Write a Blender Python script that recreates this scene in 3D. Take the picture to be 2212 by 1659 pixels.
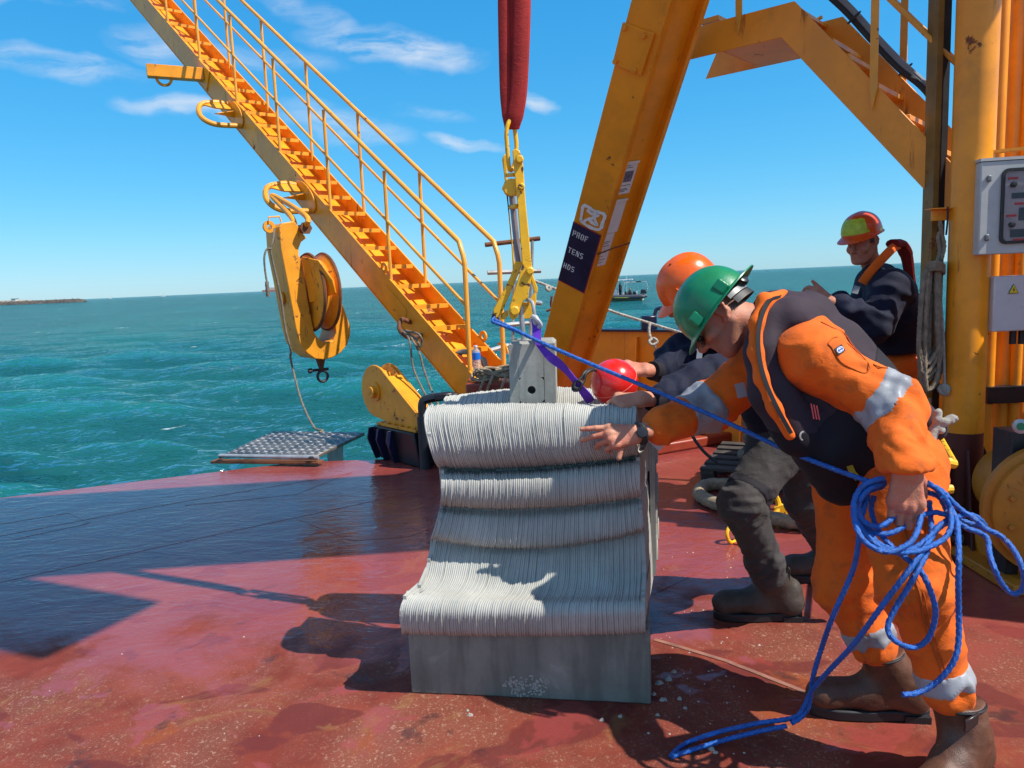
import bpy, bmesh, math, random
import numpy as np
from mathutils import Vector, Matrix
R = math.radians
random.seed(7); rng = np.random.default_rng(7)
scn = bpy.context.scene
for o in list(bpy.data.objects): bpy.data.objects.remove(o, do_unlink=True)
C = scn.collection

# ---------------------------------------------------------------- camera
EYE = Vector((0, 0, 1.5)); FPX = 1642.0; PITCH = R(-7.76); ROLL = R(2.5)
R0 = Vector((1, 0, 0)); F0 = Vector((0, math.cos(PITCH), math.sin(PITCH))); U0 = Vector((0, -math.sin(PITCH), math.cos(PITCH)))
cr, sr = math.cos(ROLL), math.sin(ROLL)
RIGHT = R0*cr - U0*sr; UP = R0*sr + U0*cr
cam = bpy.data.cameras.new('camera'); cam_o = bpy.data.objects.new('camera', cam); C.objects.link(cam_o)
m = Matrix.Identity(4)
for i in range(3): m[i][0], m[i][1], m[i][2], m[i][3] = RIGHT[i], UP[i], -F0[i], EYE[i]
cam_o.matrix_world = m
cam.sensor_width = 36; cam.lens = 36*FPX/2212; cam.clip_start = .05; cam.clip_end = 40000
scn.camera = cam_o

# ---------------------------------------------------------------- sun, sky, exposure
SUN_EL = R(53); SUN_AZ = R(67)          # azimuth: angle of the shadow direction from +Y towards -X
to_sun = Vector((math.sin(SUN_AZ)*math.cos(SUN_EL), -math.cos(SUN_AZ)*math.cos(SUN_EL), math.sin(SUN_EL)))
sl = bpy.data.lights.new('sun', 'SUN'); sl.energy = 5.0; sl.angle = R(.55); sl.color = (1, .95, .86)
so = bpy.data.objects.new('sun', sl); C.objects.link(so)
so.rotation_euler = (-to_sun).to_track_quat('-Z', 'Y').to_euler(); so.location = (6, -4, 9)
scn.view_settings.view_transform = 'Standard'; scn.view_settings.look = 'None'
scn.view_settings.exposure = 0.40; scn.view_settings.gamma = 1.0
scn.view_settings.use_curve_mapping = False
world = bpy.data.worlds.new('World'); scn.world = world; world.use_nodes = True

class NT:
    """small node-graph helper"""
    def __init__(s, tree): s.t = tree; s.n = tree.nodes; s.l = tree.links
    def node(s, typ, **kw):
        n = s.n.new(typ)
        for k, v in kw.items(): setattr(n, k, v)
        return n
    def put(s, sock, v):
        if hasattr(v, 'is_linked') or isinstance(v, bpy.types.NodeSocket): s.l.new(v, sock)
        elif v is not None:
            try: sock.default_value = v
            except Exception:
                sock.default_value = tuple(v) + (1,) if len(v) == 3 else v[:3]
    def math(s, op, a, b=None, c=None, clamp=False):
        n = s.node('ShaderNodeMath', operation=op, use_clamp=clamp)
        for i, v in enumerate((a, b, c)):
            if v is not None: s.put(n.inputs[i], v)
        return n.outputs[0]
    def vmath(s, op, a, b=None):
        n = s.node('ShaderNodeVectorMath', operation=op)
        s.put(n.inputs[0], a)
        if b is not None: s.put(n.inputs[1], b)
        return n.outputs['Value'] if op in ('DOT_PRODUCT', 'LENGTH', 'DISTANCE') else n.outputs[0]
    def mix(s, f, a, b, blend='MIX'):
        n = s.node('ShaderNodeMix', data_type='RGBA', blend_type=blend)
        s.put(n.inputs[0], f); s.put(n.inputs[6], a if not isinstance(a, tuple) else (a + (1,))[:4]); s.put(n.inputs[7], b if not isinstance(b, tuple) else (b + (1,))[:4])
        return n.outputs[2]
    def fmix(s, f, a, b):
        n = s.node('ShaderNodeMix', data_type='FLOAT')
        s.put(n.inputs[0], f); s.put(n.inputs[2], a); s.put(n.inputs[3], b)
        return n.outputs[0]
    def ramp(s, f, lo, hi):     # linear 0..1 between lo and hi
        n = s.node('ShaderNodeMapRange', clamp=True, interpolation_type='SMOOTHSTEP')
        s.put(n.inputs[0], f); n.inputs[1].default_value = lo; n.inputs[2].default_value = hi
        return n.outputs[0]
    def noise(s, vec, scale, detail=4, rough=.55, dist=0.0, scl=None):
        if scl is not None:
            mp = s.node('ShaderNodeMapping'); mp.inputs['Scale'].default_value = scl; s.put(mp.inputs[0], vec); vec = mp.outputs[0]
        n = s.node('ShaderNodeTexNoise'); s.put(n.inputs['Vector'], vec)
        n.inputs['Scale'].default_value = scale; n.inputs['Detail'].default_value = detail
        n.inputs['Roughness'].default_value = rough; n.inputs['Distortion'].default_value = dist
        return n.outputs[0]
    def voro(s, vec, scale, feature='F1'):
        n = s.node('ShaderNodeTexVoronoi', feature=feature); s.put(n.inputs['Vector'], vec); n.inputs['Scale'].default_value = scale
        return n.outputs[0]
    def obj(s): return s.node('ShaderNodeTexCoord').outputs['Object']
    def bump(s, h, strength, dist=.01, normal=None):
        n = s.node('ShaderNodeBump'); n.inputs['Strength'].default_value = strength; n.inputs['Distance'].default_value = dist
        s.put(n.inputs['Height'], h)
        if normal is not None: s.put(n.inputs['Normal'], normal)
        return n.outputs[0]

# world: Nishita sky plus thin wind-drawn clouds
w = NT(world.node_tree); w.n.clear()
wo = w.node('ShaderNodeOutputWorld'); bg = w.node('ShaderNodeBackground'); bg.inputs[1].default_value = .076
sky = w.node('ShaderNodeTexSky', sky_type='NISHITA'); sky.sun_disc = False
sky.sun_elevation = SUN_EL; sky.sun_rotation = math.atan2(to_sun.x, to_sun.y)
sky.altitude = 0; sky.air_density = 1.0; sky.dust_density = .1; sky.ozone_density = 3.0
hs = w.node('ShaderNodeHueSaturation'); hs.inputs['Saturation'].default_value = 1.22; hs.inputs['Value'].default_value = 1.0; hs.inputs['Hue'].default_value = .497
w.l.new(sky.outputs[0], hs.inputs['Color'])
sp_ = w.node('ShaderNodeSeparateColor'); w.l.new(hs.outputs[0], sp_.inputs[0]); cm_ = w.node('ShaderNodeCombineColor')
for i_, (g_, a_, p_) in enumerate(((.474, .77, 1.03), (.84, .85, .60), (.99, .65, .47))):   # deep, clear maritime blue
    w.l.new(w.math('MULTIPLY', w.math('POWER', w.math('DIVIDE', sp_.outputs[i_], a_*10), p_), g_*10), cm_.inputs[i_])
SKYCOL = cm_.outputs[0]

def rayd(x, y):
    a, b = (x - 1106)/FPX, (829.5 - y)/FPX
    return F0 + RIGHT*a + UP*b
def P(x, y, Y):                # a point of the place: photo column/row (2212 wide) at a chosen depth Y in metres
    d = rayd(x, y); return EYE + d*(Y/d.y)
def G(x, y, z=0.0):            # the same, on the horizontal plane at height z
    d = rayd(x, y); return EYE + d*((z - EYE.z)/d.z)

gen0 = w.node('ShaderNodeTexCoord').outputs['Generated']
wn_ = w.node('ShaderNodeTexNoise'); w.l.new(gen0, wn_.inputs['Vector']); wn_.inputs['Scale'].default_value = 11; wn_.inputs['Detail'].default_value = 4
gen = w.vmath('ADD', gen0, w.vmath('MULTIPLY', w.vmath('SUBTRACT', wn_.outputs['Color'], (.5, .5, .5)), (.10, .10, .035)))
CLOUDS = [  # centre (photo px), half length, half height, tilt deg, strength
    (860,105,140,30,-6,.80),(690,40,150,24,-28,.36),(370,108,90,34,-8,.50),(90,140,115,20,-9,.62),(205,160,70,14,-6,.30),
    (730,270,120,36,-10,.42),(395,238,90,17,-7,.60),(1145,222,36,15,-18,.62),(995,306,56,14,-10,.60),(925,240,75,14,-6,.32),
    (560,120,120,20,-6,.30),(2185,270,40,14,-6,.5),(60,2,200,12,-2,.35)]
total = None
for (x, y, hl, hh, tilt, st) in CLOUDS:
    c = rayd(x, y).normalized(); t = R(tilt)
    e1 = (RIGHT*math.cos(t) + UP*math.sin(t)); e1 = (e1 - c*e1.dot(c)).normalized(); e2 = c.cross(e1).normalized()
    u = w.math('DIVIDE', w.vmath('DOT_PRODUCT', gen, tuple(e1)), hl*1.25/FPX)
    v = w.math('DIVIDE', w.vmath('DOT_PRODUCT', gen, tuple(e2)), hh*1.08/FPX)
    d2 = w.math('ADD', w.math('MULTIPLY', u, u), w.math('MULTIPLY', v, v))
    g = w.math('MULTIPLY', w.math('POWER', w.math('SUBTRACT', 1.0, w.math('MULTIPLY', d2, .72), clamp=True), 1.25), st)
    front = w.math('GREATER_THAN', w.vmath('DOT_PRODUCT', gen, tuple(c)), .3)
    g = w.math('MULTIPLY', g, front)
    total = g if total is None else w.math('MAXIMUM', total, g)
nz = w.noise(gen, 10, 9, .60, .35, scl=(1, 1, 4.6))
nz2 = w.noise(gen, 2.2, 5, .55, .3, scl=(1, 1, 3.5))
msk = w.math('MULTIPLY', total, w.ramp(nz, .30, .66))
# cloud added as fill light, wisps all round the rest of the sky
el = w.node('ShaderNodeSeparateXYZ'); w.l.new(gen, el.inputs[0])
infront = w.ramp(el.outputs[1], .45, .6)
fill_wisps = w.math('MULTIPLY', w.math('MULTIPLY', w.ramp(nz2, .46, .62), .75), w.math('MULTIPLY', w.math('SUBTRACT', 1.0, infront), w.ramp(el.outputs[2], .04, .2)))
msk = w.math('MAXIMUM', msk, fill_wisps)
col = w.mix(msk, SKYCOL, (8.8, 9.0, 9.4))
w.l.new(col, bg.inputs[0]); w.l.new(bg.outputs[0], wo.inputs[0])
# ---------------------------------------------------------------- mesh helpers
ZUP = Vector((0, 0, 1))
def V3(p): return Vector((float(p[0]), float(p[1]), float(p[2])))
def frame_from(d, up=ZUP):
    d = V3(d).normalized()
    s = d.cross(up)
    if s.length < 1e-4: s = d.cross(Vector((0, 1, 0)))
    s.normalize(); return s, s.cross(d).normalized(), d       # side, up, dir
def spline(pts, n=8, closed=False):
    P_ = [V3(p) for p in pts]; N = len(P_); out = []
    seg = N if closed else N - 1
    for i in range(seg):
        p0 = P_[(i-1) % N] if closed or i > 0 else P_[0]*2 - P_[1]
        p1 = P_[i]; p2 = P_[(i+1) % N]
        p3 = P_[(i+2) % N] if closed or i + 2 < N else P_[-1]*2 - P_[-2]
        for k in range(n):
            t = k/n
            out.append(.5*((2*p1) + (p2-p0)*t + (2*p0-5*p1+4*p2-p3)*t*t + (3*p1-p0-3*p2+p3)*t**3))
    if not closed: out.append(P_[-1].copy())
    return out
def resample(pts, step, closed=False):
    P_ = [V3(p) for p in pts]
    if closed: P_ = P_ + [P_[0]]
    a = np.array([tuple(p) for p in P_]); seg = np.linalg.norm(np.diff(a, axis=0), axis=1); s = np.concatenate([[0], np.cumsum(seg)])
    n = max(2, int(s[-1]/step)); q = np.linspace(0, s[-1], n + 1)
    r = np.stack([np.interp(q, s, a[:, i]) for i in range(3)], 1)
    if closed: r = r[:-1]
    return [Vector(p) for p in r]

class MB:
    def __init__(s): s.v = []; s.f = []
    def add(s, vs, fs):
        b = len(s.v); s.v += [tuple(v) for v in vs]; s.f += [tuple(i + b for i in f) for f in fs]; return s
    def hexa(s, p):   # 8 points: bottom ring 0-3, top ring 4-7
        return s.add(p, [(3,2,1,0),(4,5,6,7),(0,1,5,4),(1,2,6,5),(2,3,7,6),(3,0,4,7)])
    def box(s, lo, hi):
        x0,y0,z0 = lo; x1,y1,z1 = hi
        return s.hexa([(x0,y0,z0),(x1,y0,z0),(x1,y1,z0),(x0,y1,z0),(x0,y0,z1),(x1,y0,z1),(x1,y1,z1),(x0,y1,z1)])
    def obox(s, c, ex, ey, ez):   # centre and three half-extent vectors
        c = V3(c); ex, ey, ez = V3(ex), V3(ey), V3(ez)
        return s.hexa([c-ex-ey-ez, c+ex-ey-ez, c+ex+ey-ez, c-ex+ey-ez, c-ex-ey+ez, c+ex-ey+ez, c+ex+ey+ez, c-ex+ey+ez])
    def beam(s, a, b, w, h, up=ZUP):
        a, b = V3(a), V3(b); sd, u, d = frame_from(b-a, up); L = (b-a)/2
        return s.obox((a+b)/2, sd*w/2, L, u*h/2)
    def prism(s, pts, vec, holes=False):
        pts = [V3(p) for p in pts]; vec = V3(vec); n = len(pts)
        nrm = Vector((0,0,0))
        for i in range(n): nrm += pts[i].cross(pts[(i+1) % n])
        if nrm.dot(vec) > 0: pts = pts[::-1]
        vs = pts + [p + vec for p in pts]
        fs = [tuple(range(n)), tuple(range(2*n-1, n-1, -1))] + [(i, i+n, (i+1) % n + n, (i+1) % n) for i in range(n)]
        return s.add(vs, fs)
    def ringprism(s, outer, inner, vec):   # plate with a hole; outer and inner have the same count
        o = [V3(p) for p in outer]; i_ = [V3(p) for p in inner]; vec = V3(vec); n = len(o)
        vs = o + i_ + [p+vec for p in o] + [p+vec for p in i_]; fs = []
        for k in range(n):
            j = (k+1) % n
            fs += [(k, j, j+n, k+n), (k+2*n, k+3*n, j+3*n, j+2*n), (k, k+2*n, j+2*n, j), (k+n, j+n, j+3*n, k+3*n)]
        return s.add(vs, fs)
    def tube(s, pts, r, n=8, closed=False, caps=True, flat=1.0, up=ZUP):
        pts = [V3(p) for p in pts]; N = len(pts)
        rr = r if hasattr(r, '__len__') else [r]*N
        vs = []; prev = None
        for i, p in enumerate(pts):
            if closed: d = pts[(i+1) % N] - pts[i-1]
            else: d = pts[min(i+1, N-1)] - pts[max(i-1, 0)]
            if d.length < 1e-9: d = Vector((0,0,1))
            d.normalize()
            if prev is None:
                sd = d.cross(up)
                if sd.length < .05: sd = d.cross(Vector((0.2, 1, 0)))
            else: sd = prev - d*prev.dot(d)
            if sd.length < 1e-6: sd = d.cross(Vector((1, .3, .2)))
            sd.normalize(); prev = sd; u = sd.cross(d)
            for k in range(n):
                t = 2*math.pi*k/n; vs.append(p + (sd*math.cos(t) + u*math.sin(t)*flat)*rr[i])
        fs = []
        for i in range(N if closed else N-1):
            a, b = i*n, ((i+1) % N)*n
            for k in range(n): fs.append((a+k, a+(k+1) % n, b+(k+1) % n, b+k))
        if caps and not closed: fs += [tuple(range(n-1, -1, -1)), tuple(range((N-1)*n, N*n))]
        return s.add(vs, fs)
    def rope(s, pts, r, pitch=None, strands=3, n=12, closed=False, step=None, depth=.42):
        """laid rope: a lobed section that twists along its run"""
        pitch = pitch or r*7; pts = resample(pts, step or r*.9, closed); N = len(pts); vs = []; prev = None; dist = 0
        for i, p in enumerate(pts):
            d = (pts[(i+1) % N] - pts[i-1]) if closed else (pts[min(i+1, N-1)] - pts[max(i-1, 0)])
            d.normalize() if d.length > 1e-9 else None
            if prev is None:
                sd = d.cross(ZUP)
                if sd.length < .05: sd = d.cross(Vector((0.2, 1, 0)))
            else: sd = prev - d*prev.dot(d)
            sd.normalize(); prev = sd; u = sd.cross(d)
            if i: dist += (p - pts[i-1]).length
            ph = 2*math.pi*dist/pitch
            for k in range(n):
                t = 2*math.pi*k/n; q = r*(1 - depth*(1 - abs(math.cos(strands*.5*(t - ph)))**.8))
                vs.append(p + (sd*math.cos(t) + u*math.sin(t))*q)
        fs = []
        for i in range(N if closed else N-1):
            a, b = i*n, ((i+1) % N)*n
            for k in range(n): fs.append((a+k, a+(k+1) % n, b+(k+1) % n, b+k))
        if not closed: fs += [tuple(range(n-1, -1, -1)), tuple(range((N-1)*n, N*n))]
        return s.add(vs, fs)
    def strap(s, pts, wid, th, wdir):   # flat webbing along a path; wdir: vector or list of vectors across the band
        pts = [V3(p) for p in pts]; N = len(pts); vs = []
        for i, p in enumerate(pts):
            wd = V3(wdir[i] if isinstance(wdir, list) else wdir).normalized()
            d = (pts[min(i+1, N-1)] - pts[max(i-1, 0)]).normalized(); nn = d.cross(wd).normalized(); wd = nn.cross(d).normalized()
            ww = wid[i] if hasattr(wid, '__len__') else wid
            vs += [p - wd*ww/2 - nn*th/2, p + wd*ww/2 - nn*th/2, p + wd*ww/2 + nn*th/2, p - wd*ww/2 + nn*th/2]
        fs = [(3,2,1,0), tuple(range(4*N-4, 4*N))]
        for i in range(N-1):
            a, b = 4*i, 4*i+4
            for k in range(4): fs.append((a+k, a+(k+1) % 4, b+(k+1) % 4, b+k))
        return s.add(vs, fs)
    def lathe(s, prof, c, axis=ZUP, n=24, a0=0.0, a1=None):
        c = V3(c); sd, u, d = frame_from(axis, Vector((0, 0, 1)) if abs(V3(axis).normalized().z) < .9 else Vector((0, 1, 0))); vs = []
        full = a1 is None; m_ = n if full else n + 1; a1 = 2*math.pi if full else a1
        for r, h in prof:
            for k in range(m_):
                t = a0 + (a1-a0)*k/n; vs.append(c + d*h + (sd*math.cos(t) + u*math.sin(t))*r)
        fs = []
        for i in range(len(prof)-1):
            for k in range(n):
                k2 = (k+1) % m_; fs.append((i*m_+k, i*m_+k2, (i+1)*m_+k2, (i+1)*m_+k))
        if full:
            if prof[0][0] > 1e-6: fs.append(tuple(range(m_-1, -1, -1)))
            if prof[-1][0] > 1e-6: fs.append(tuple(range((len(prof)-1)*m_, len(prof)*m_)))
        return s.add(vs, fs)
    def cyl(s, a, b, r, n=16):
        a, b = V3(a), V3(b); return s.lathe([(r, 0), (r, (b-a).length)], a, b-a, n)
    def torus(s, c, axis, RR, r, n=24, m_=8, a0=0, a1=2*math.pi, ref=None):
        c = V3(c); sd, u, d = frame_from(axis, ref or ZUP); full = abs(a1-a0) > 6.28
        k_ = n if full else n+1
        pts = [c + (sd*math.cos(a0+(a1-a0)*k/n) + u*math.sin(a0+(a1-a0)*k/n))*RR for k in range(k_)]
        return s.tube(pts, r, m_, closed=full, up=d)
    def ell(s, c, r, rot=None, n=20, m_=12):
        c = V3(c); vs = []; fs = []
        for i in range(m_+1):
            ph = math.pi*i/m_
            for k in range(n):
                t = 2*math.pi*k/n; p = Vector((r[0]*math.sin(ph)*math.cos(t), r[1]*math.sin(ph)*math.sin(t), r[2]*math.cos(ph)))
                vs.append(c + (rot @ p if rot is not None else p))
        for i in range(m_):
            for k in range(n): fs.append((i*n+k, (i+1)*n+k, (i+1)*n+(k+1) % n, i*n+(k+1) % n))
        return s.add(vs, fs)
    def build(s, name, mat, parent=None, smooth=35, bevel=0, seg=1):
        base = parent_loc(parent)
        me = bpy.data.meshes.new(name)
        me.from_pydata([(v[0]-base[0], v[1]-base[1], v[2]-base[2]) for v in s.v], [], s.f); me.update()
        return finish(name, me, mat, parent, smooth, bevel, seg)

def parent_loc(p):
    loc = Vector((0, 0, 0))
    while p is not None: loc += p.location; p = p.parent
    return loc
def finish(name, me, mat, parent, smooth=35, bevel=0, seg=1):
    bm = bmesh.new(); bm.from_mesh(me)
    bmesh.ops.remove_doubles(bm, verts=bm.verts, dist=1e-6)
    bmesh.ops.recalc_face_normals(bm, faces=bm.faces); bm.to_mesh(me); bm.free()
    return link(name, me, mat, parent, smooth, bevel, seg)
def link(name, me, mat, parent, smooth=35, bevel=0, seg=1):
    if mat is not None: me.materials.append(mat)
    if smooth is not None:
        me.polygons.foreach_set('use_smooth', [True]*len(me.polygons))
        if smooth < 180: me.set_sharp_from_angle(angle=R(smooth))
    o = bpy.data.objects.new(name, me); C.objects.link(o)
    if parent is not None: o.parent = parent
    if bevel:
        b = o.modifiers.new('bevel', 'BEVEL'); b.width = bevel; b.segments = seg; b.limit_method = 'ANGLE'; b.angle_limit = R(40); b.harden_normals = False
    return o
def npmesh(name, V, Fq, mat, parent=None, smooth=180):
    base = np.array(parent_loc(parent)); V = np.asarray(V, np.float32) - base.astype(np.float32); Fq = np.asarray(Fq, np.int32)
    me = bpy.data.meshes.new(name); k = Fq.shape[1]
    me.vertices.add(len(V)); me.vertices.foreach_set('co', V.ravel())
    me.loops.add(Fq.size); me.loops.foreach_set('vertex_index', Fq.ravel())
    me.polygons.add(len(Fq)); me.polygons.foreach_set('loop_start', np.arange(0, Fq.size, k, dtype=np.int32))
    me.update(calc_edges=True); me.validate()
    return link(name, me, mat, parent, smooth)
def thing(name, label, cat, loc, group=None):
    o = bpy.data.objects.new(name, None); C.objects.link(o); o.location = loc; o.empty_display_size = .1
    return tag(o, label, cat, group)
def tag(o, label, cat, group=None, kind=None):
    if label: o['label'] = label
    if cat: o['category'] = cat
    if group: o['group'] = group
    if kind: o['kind'] = kind
    return o
def struct(o): o['kind'] = 'structure'; return o
def stuff(o): o['kind'] = 'stuff'; return o
def solo(mb, name, label, cat, mat, group=None, **kw):   # a thing that is one mesh: origin moved to its base
    vs = np.array(mb.v); b = Vector(((vs[:,0].min()+vs[:,0].max())/2, (vs[:,1].min()+vs[:,1].max())/2, vs[:,2].min()))
    mb.v = [(v[0]-b.x, v[1]-b.y, v[2]-b.z) for v in mb.v]
    o = mb.build(name, mat, None, **kw); o.location = b
    return tag(o, label, cat, group)

# ---------------------------------------------------------------- numpy value noise, SDF bodies
_tab = rng.random((64, 64, 64)).astype(np.float32)*2 - 1
def vnoise(Pn, f, seed=0):
    q = Pn*f + seed*17.13; i = np.floor(q).astype(int); t = q - i; t = t*t*(3-2*t); r = 0
    for dx in (0, 1):
        for dy in (0, 1):
            for dz in (0, 1):
                wgt = (t[:,0] if dx else 1-t[:,0])*(t[:,1] if dy else 1-t[:,1])*(t[:,2] if dz else 1-t[:,2])
                r = r + wgt*_tab[(i[:,0]+dx) % 64, (i[:,1]+dy) % 64, (i[:,2]+dz) % 64]
    return r
class SDF:
    def __init__(s, lo, hi, h):
        s.lo = np.array(lo, float); s.h = h; s.n = np.ceil((np.array(hi, float)-s.lo)/h).astype(int)+1
        s.D = np.full(s.n, 9.0, np.float32); s.ax = [s.lo[i] + h*np.arange(s.n[i]) for i in range(3)]
    def _apply(s, fn, lo, hi, k, sub):
        pad = k + 4*s.h; sl_ = []
        for i in range(3):
            a = max(0, int((lo[i]-pad-s.lo[i])/s.h)); b = min(s.n[i], int((hi[i]+pad-s.lo[i])/s.h)+2)
            if b <= a: return s
            sl_.append(slice(a, b))
        X = s.ax[0][sl_[0]][:,None,None]; Y = s.ax[1][sl_[1]][None,:,None]; Z = s.ax[2][sl_[2]][None,None,:]
        d = fn(X, Y, Z).astype(np.float32); D = s.D[tuple(sl_)]
        if sub:
            d = -d
            if k > 0: hh = np.clip(.5-.5*(D-d)/k, 0, 1); D = D*(1-hh)+d*hh + k*hh*(1-hh)
            else: D = np.maximum(D, d)
        else:
            if k > 0: hh = np.clip(.5+.5*(D-d)/k, 0, 1); D = D*(1-hh)+d*hh - k*hh*(1-hh)
            else: D = np.minimum(D, d)
        s.D[tuple(sl_)] = D; return s
    def cap(s, a, b, ra, rb=None, k=.02, sub=False):
        rb = ra if rb is None else rb; a = np.array(a, float); b = np.array(b, float); ba = b-a; L2 = max(ba@ba, 1e-12); m_ = max(ra, rb)
        def fn(X, Y, Z):
            px, py, pz = X-a[0], Y-a[1], Z-a[2]; t = np.clip((px*ba[0]+py*ba[1]+pz*ba[2])/L2, 0, 1)
            return np.sqrt((px-t*ba[0])**2+(py-t*ba[1])**2+(pz-t*ba[2])**2) - (ra+(rb-ra)*t)
        return s._apply(fn, np.minimum(a, b)-m_, np.maximum(a, b)+m_, k, sub)
    def chain(s, pts, rs, k=.02):
        for i in range(len(pts)-1): s.cap(pts[i], pts[i+1], rs[i], rs[i+1], k)
        return s
    def ell(s, c, r, M=None, k=.02, sub=False):
        c = np.array(c, float); r = np.array(r, float); M = np.eye(3) if M is None else np.array(M, float); m_ = r.max()
        def fn(X, Y, Z):
            px, py, pz = X-c[0], Y-c[1], Z-c[2]
            q = [M[0,i]*px+M[1,i]*py+M[2,i]*pz for i in range(3)]
            k0 = np.sqrt(sum((q[i]/r[i])**2 for i in range(3))); k1 = np.sqrt(sum((q[i]/r[i]**2)**2 for i in range(3)))
            return k0*(k0-1)/np.maximum(k1, 1e-6)
        return s._apply(fn, c-m_, c+m_, k, sub)
    def box(s, c, half, M=None, rad=.01, k=.02, sub=False):
        c = np.array(c, float); hf = np.array(half, float)-rad; M = np.eye(3) if M is None else np.array(M, float); m_ = np.linalg.norm(half)
        def fn(X, Y, Z):
            px, py, pz = X-c[0], Y-c[1], Z-c[2]
            q = [np.abs(M[0,i]*px+M[1,i]*py+M[2,i]*pz)-hf[i] for i in range(3)]
            return np.sqrt(sum(np.maximum(v, 0)**2 for v in q)) + np.minimum(np.maximum(np.maximum(q[0], q[1]), q[2]), 0) - rad
        return s._apply(fn, c-m_, c+m_, k, sub)
    def plane_cut(s, p, n):   # keep what lies behind the plane
        n = np.array(n, float)/np.linalg.norm(n); p = np.array(p, float)
        d = (s.ax[0][:,None,None]-p[0])*n[0]+(s.ax[1][None,:,None]-p[1])*n[1]+(s.ax[2][None,None,:]-p[2])*n[2]
        s.D = np.maximum(s.D, d.astype(np.float32)); return s
    def mesh(s, smooth=1):
        D = s.D; ins = D < 0
        cnt = np.zeros([x-1 for x in D.shape], np.int8)
        for dx in (0,1):
            for dy in (0,1):
                for dz in (0,1): cnt += ins[dx:D.shape[0]-1+dx, dy:D.shape[1]-1+dy, dz:D.shape[2]-1+dz]
        act = (cnt > 0) & (cnt < 8); idx = np.argwhere(act)
        off = np.array([(a,b,c) for a in (0,1) for b in (0,1) for c in (0,1)])
        vals = np.stack([D[tuple((idx+o).T)] for o in off], 1)
        acc = np.zeros((len(idx), 3)); num = np.zeros(len(idx))
        for a in range(8):
            for b in range(a+1, 8):
                if np.abs(off[a]-off[b]).sum() != 1: continue
                va, vb = vals[:,a], vals[:,b]; cr_ = (va < 0) != (vb < 0); t = np.where(cr_, va/np.where(cr_, va-vb, 1), 0)
                acc += np.where(cr_[:,None], off[a]+(off[b]-off[a])*t[:,None], 0); num += cr_
        V = s.lo + s.h*(idx + acc/num[:,None])
        mp = np.full(act.shape, -1, np.int32); mp[tuple(idx.T)] = np.arange(len(idx))
        Fs = []
        for ax in range(3):
            u, v_ = [(1,2),(2,0),(0,1)][ax]
            sa = [slice(None)]*3; sb = [slice(None)]*3; sa[ax] = slice(0,-1); sb[ax] = slice(1,None)
            i0, i1 = ins[tuple(sa)], ins[tuple(sb)]; e = np.argwhere(i0 != i1)
            ok = (e[:,u] > 0)&(e[:,v_] > 0)&(e[:,u] < D.shape[u]-1)&(e[:,v_] < D.shape[v_]-1); e = e[ok]
            flip = i0[tuple(e.T)]
            du = np.zeros(3, int); du[u] = 1; dv = np.zeros(3, int); dv[v_] = 1
            q = np.stack([mp[tuple((e-du-dv).T)], mp[tuple((e-dv).T)], mp[tuple(e.T)], mp[tuple((e-du).T)]], 1)
            q[~flip] = q[~flip][:, ::-1]; Fs.append(q)
        Fq = np.concatenate(Fs)
        for _ in range(smooth): V = lap(V, Fq, .5)
        return V, Fq
def lap(V, Fq, f=.5):
    acc = np.zeros_like(V); num = np.zeros(len(V))
    for a in range(4):
        b = (a+1) % 4
        np.add.at(acc, Fq[:,a], V[Fq[:,b]]); np.add.at(num, Fq[:,a], 1)
        np.add.at(acc, Fq[:,b], V[Fq[:,a]]); np.add.at(num, Fq[:,b], 1)
    return V*(1-f) + f*acc/np.maximum(num, 1)[:,None]
def normals(V, Fq):
    n = np.cross(V[Fq[:,2]]-V[Fq[:,0]], V[Fq[:,3]]-V[Fq[:,1]]); N = np.zeros_like(V)
    for a in range(4): np.add.at(N, Fq[:,a], n)
    return N/np.maximum(np.linalg.norm(N, axis=1), 1e-12)[:,None]
def wrinkle(V, Fq, amp=.004, f=9, seed=0, stretch=(1,1,1), wgt=None):
    """cloth folds: ridged noise pushed along the normals"""
    N = normals(V, Fq); q = V*np.array(stretch)
    q = q + .05*np.stack([vnoise(V, 5, seed+i) for i in (3,4,5)], 1)
    a = 1 - np.abs(vnoise(q, f, seed))*2; b = 1-np.abs(vnoise(q, f*2.1, seed+1))*2; c = vnoise(V, f*.5, seed+2)
    d = amp*(a*.9 + b*.4 + c*.6)
    if wgt is not None: d = d*wgt
    return V + N*d[:,None]
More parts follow.
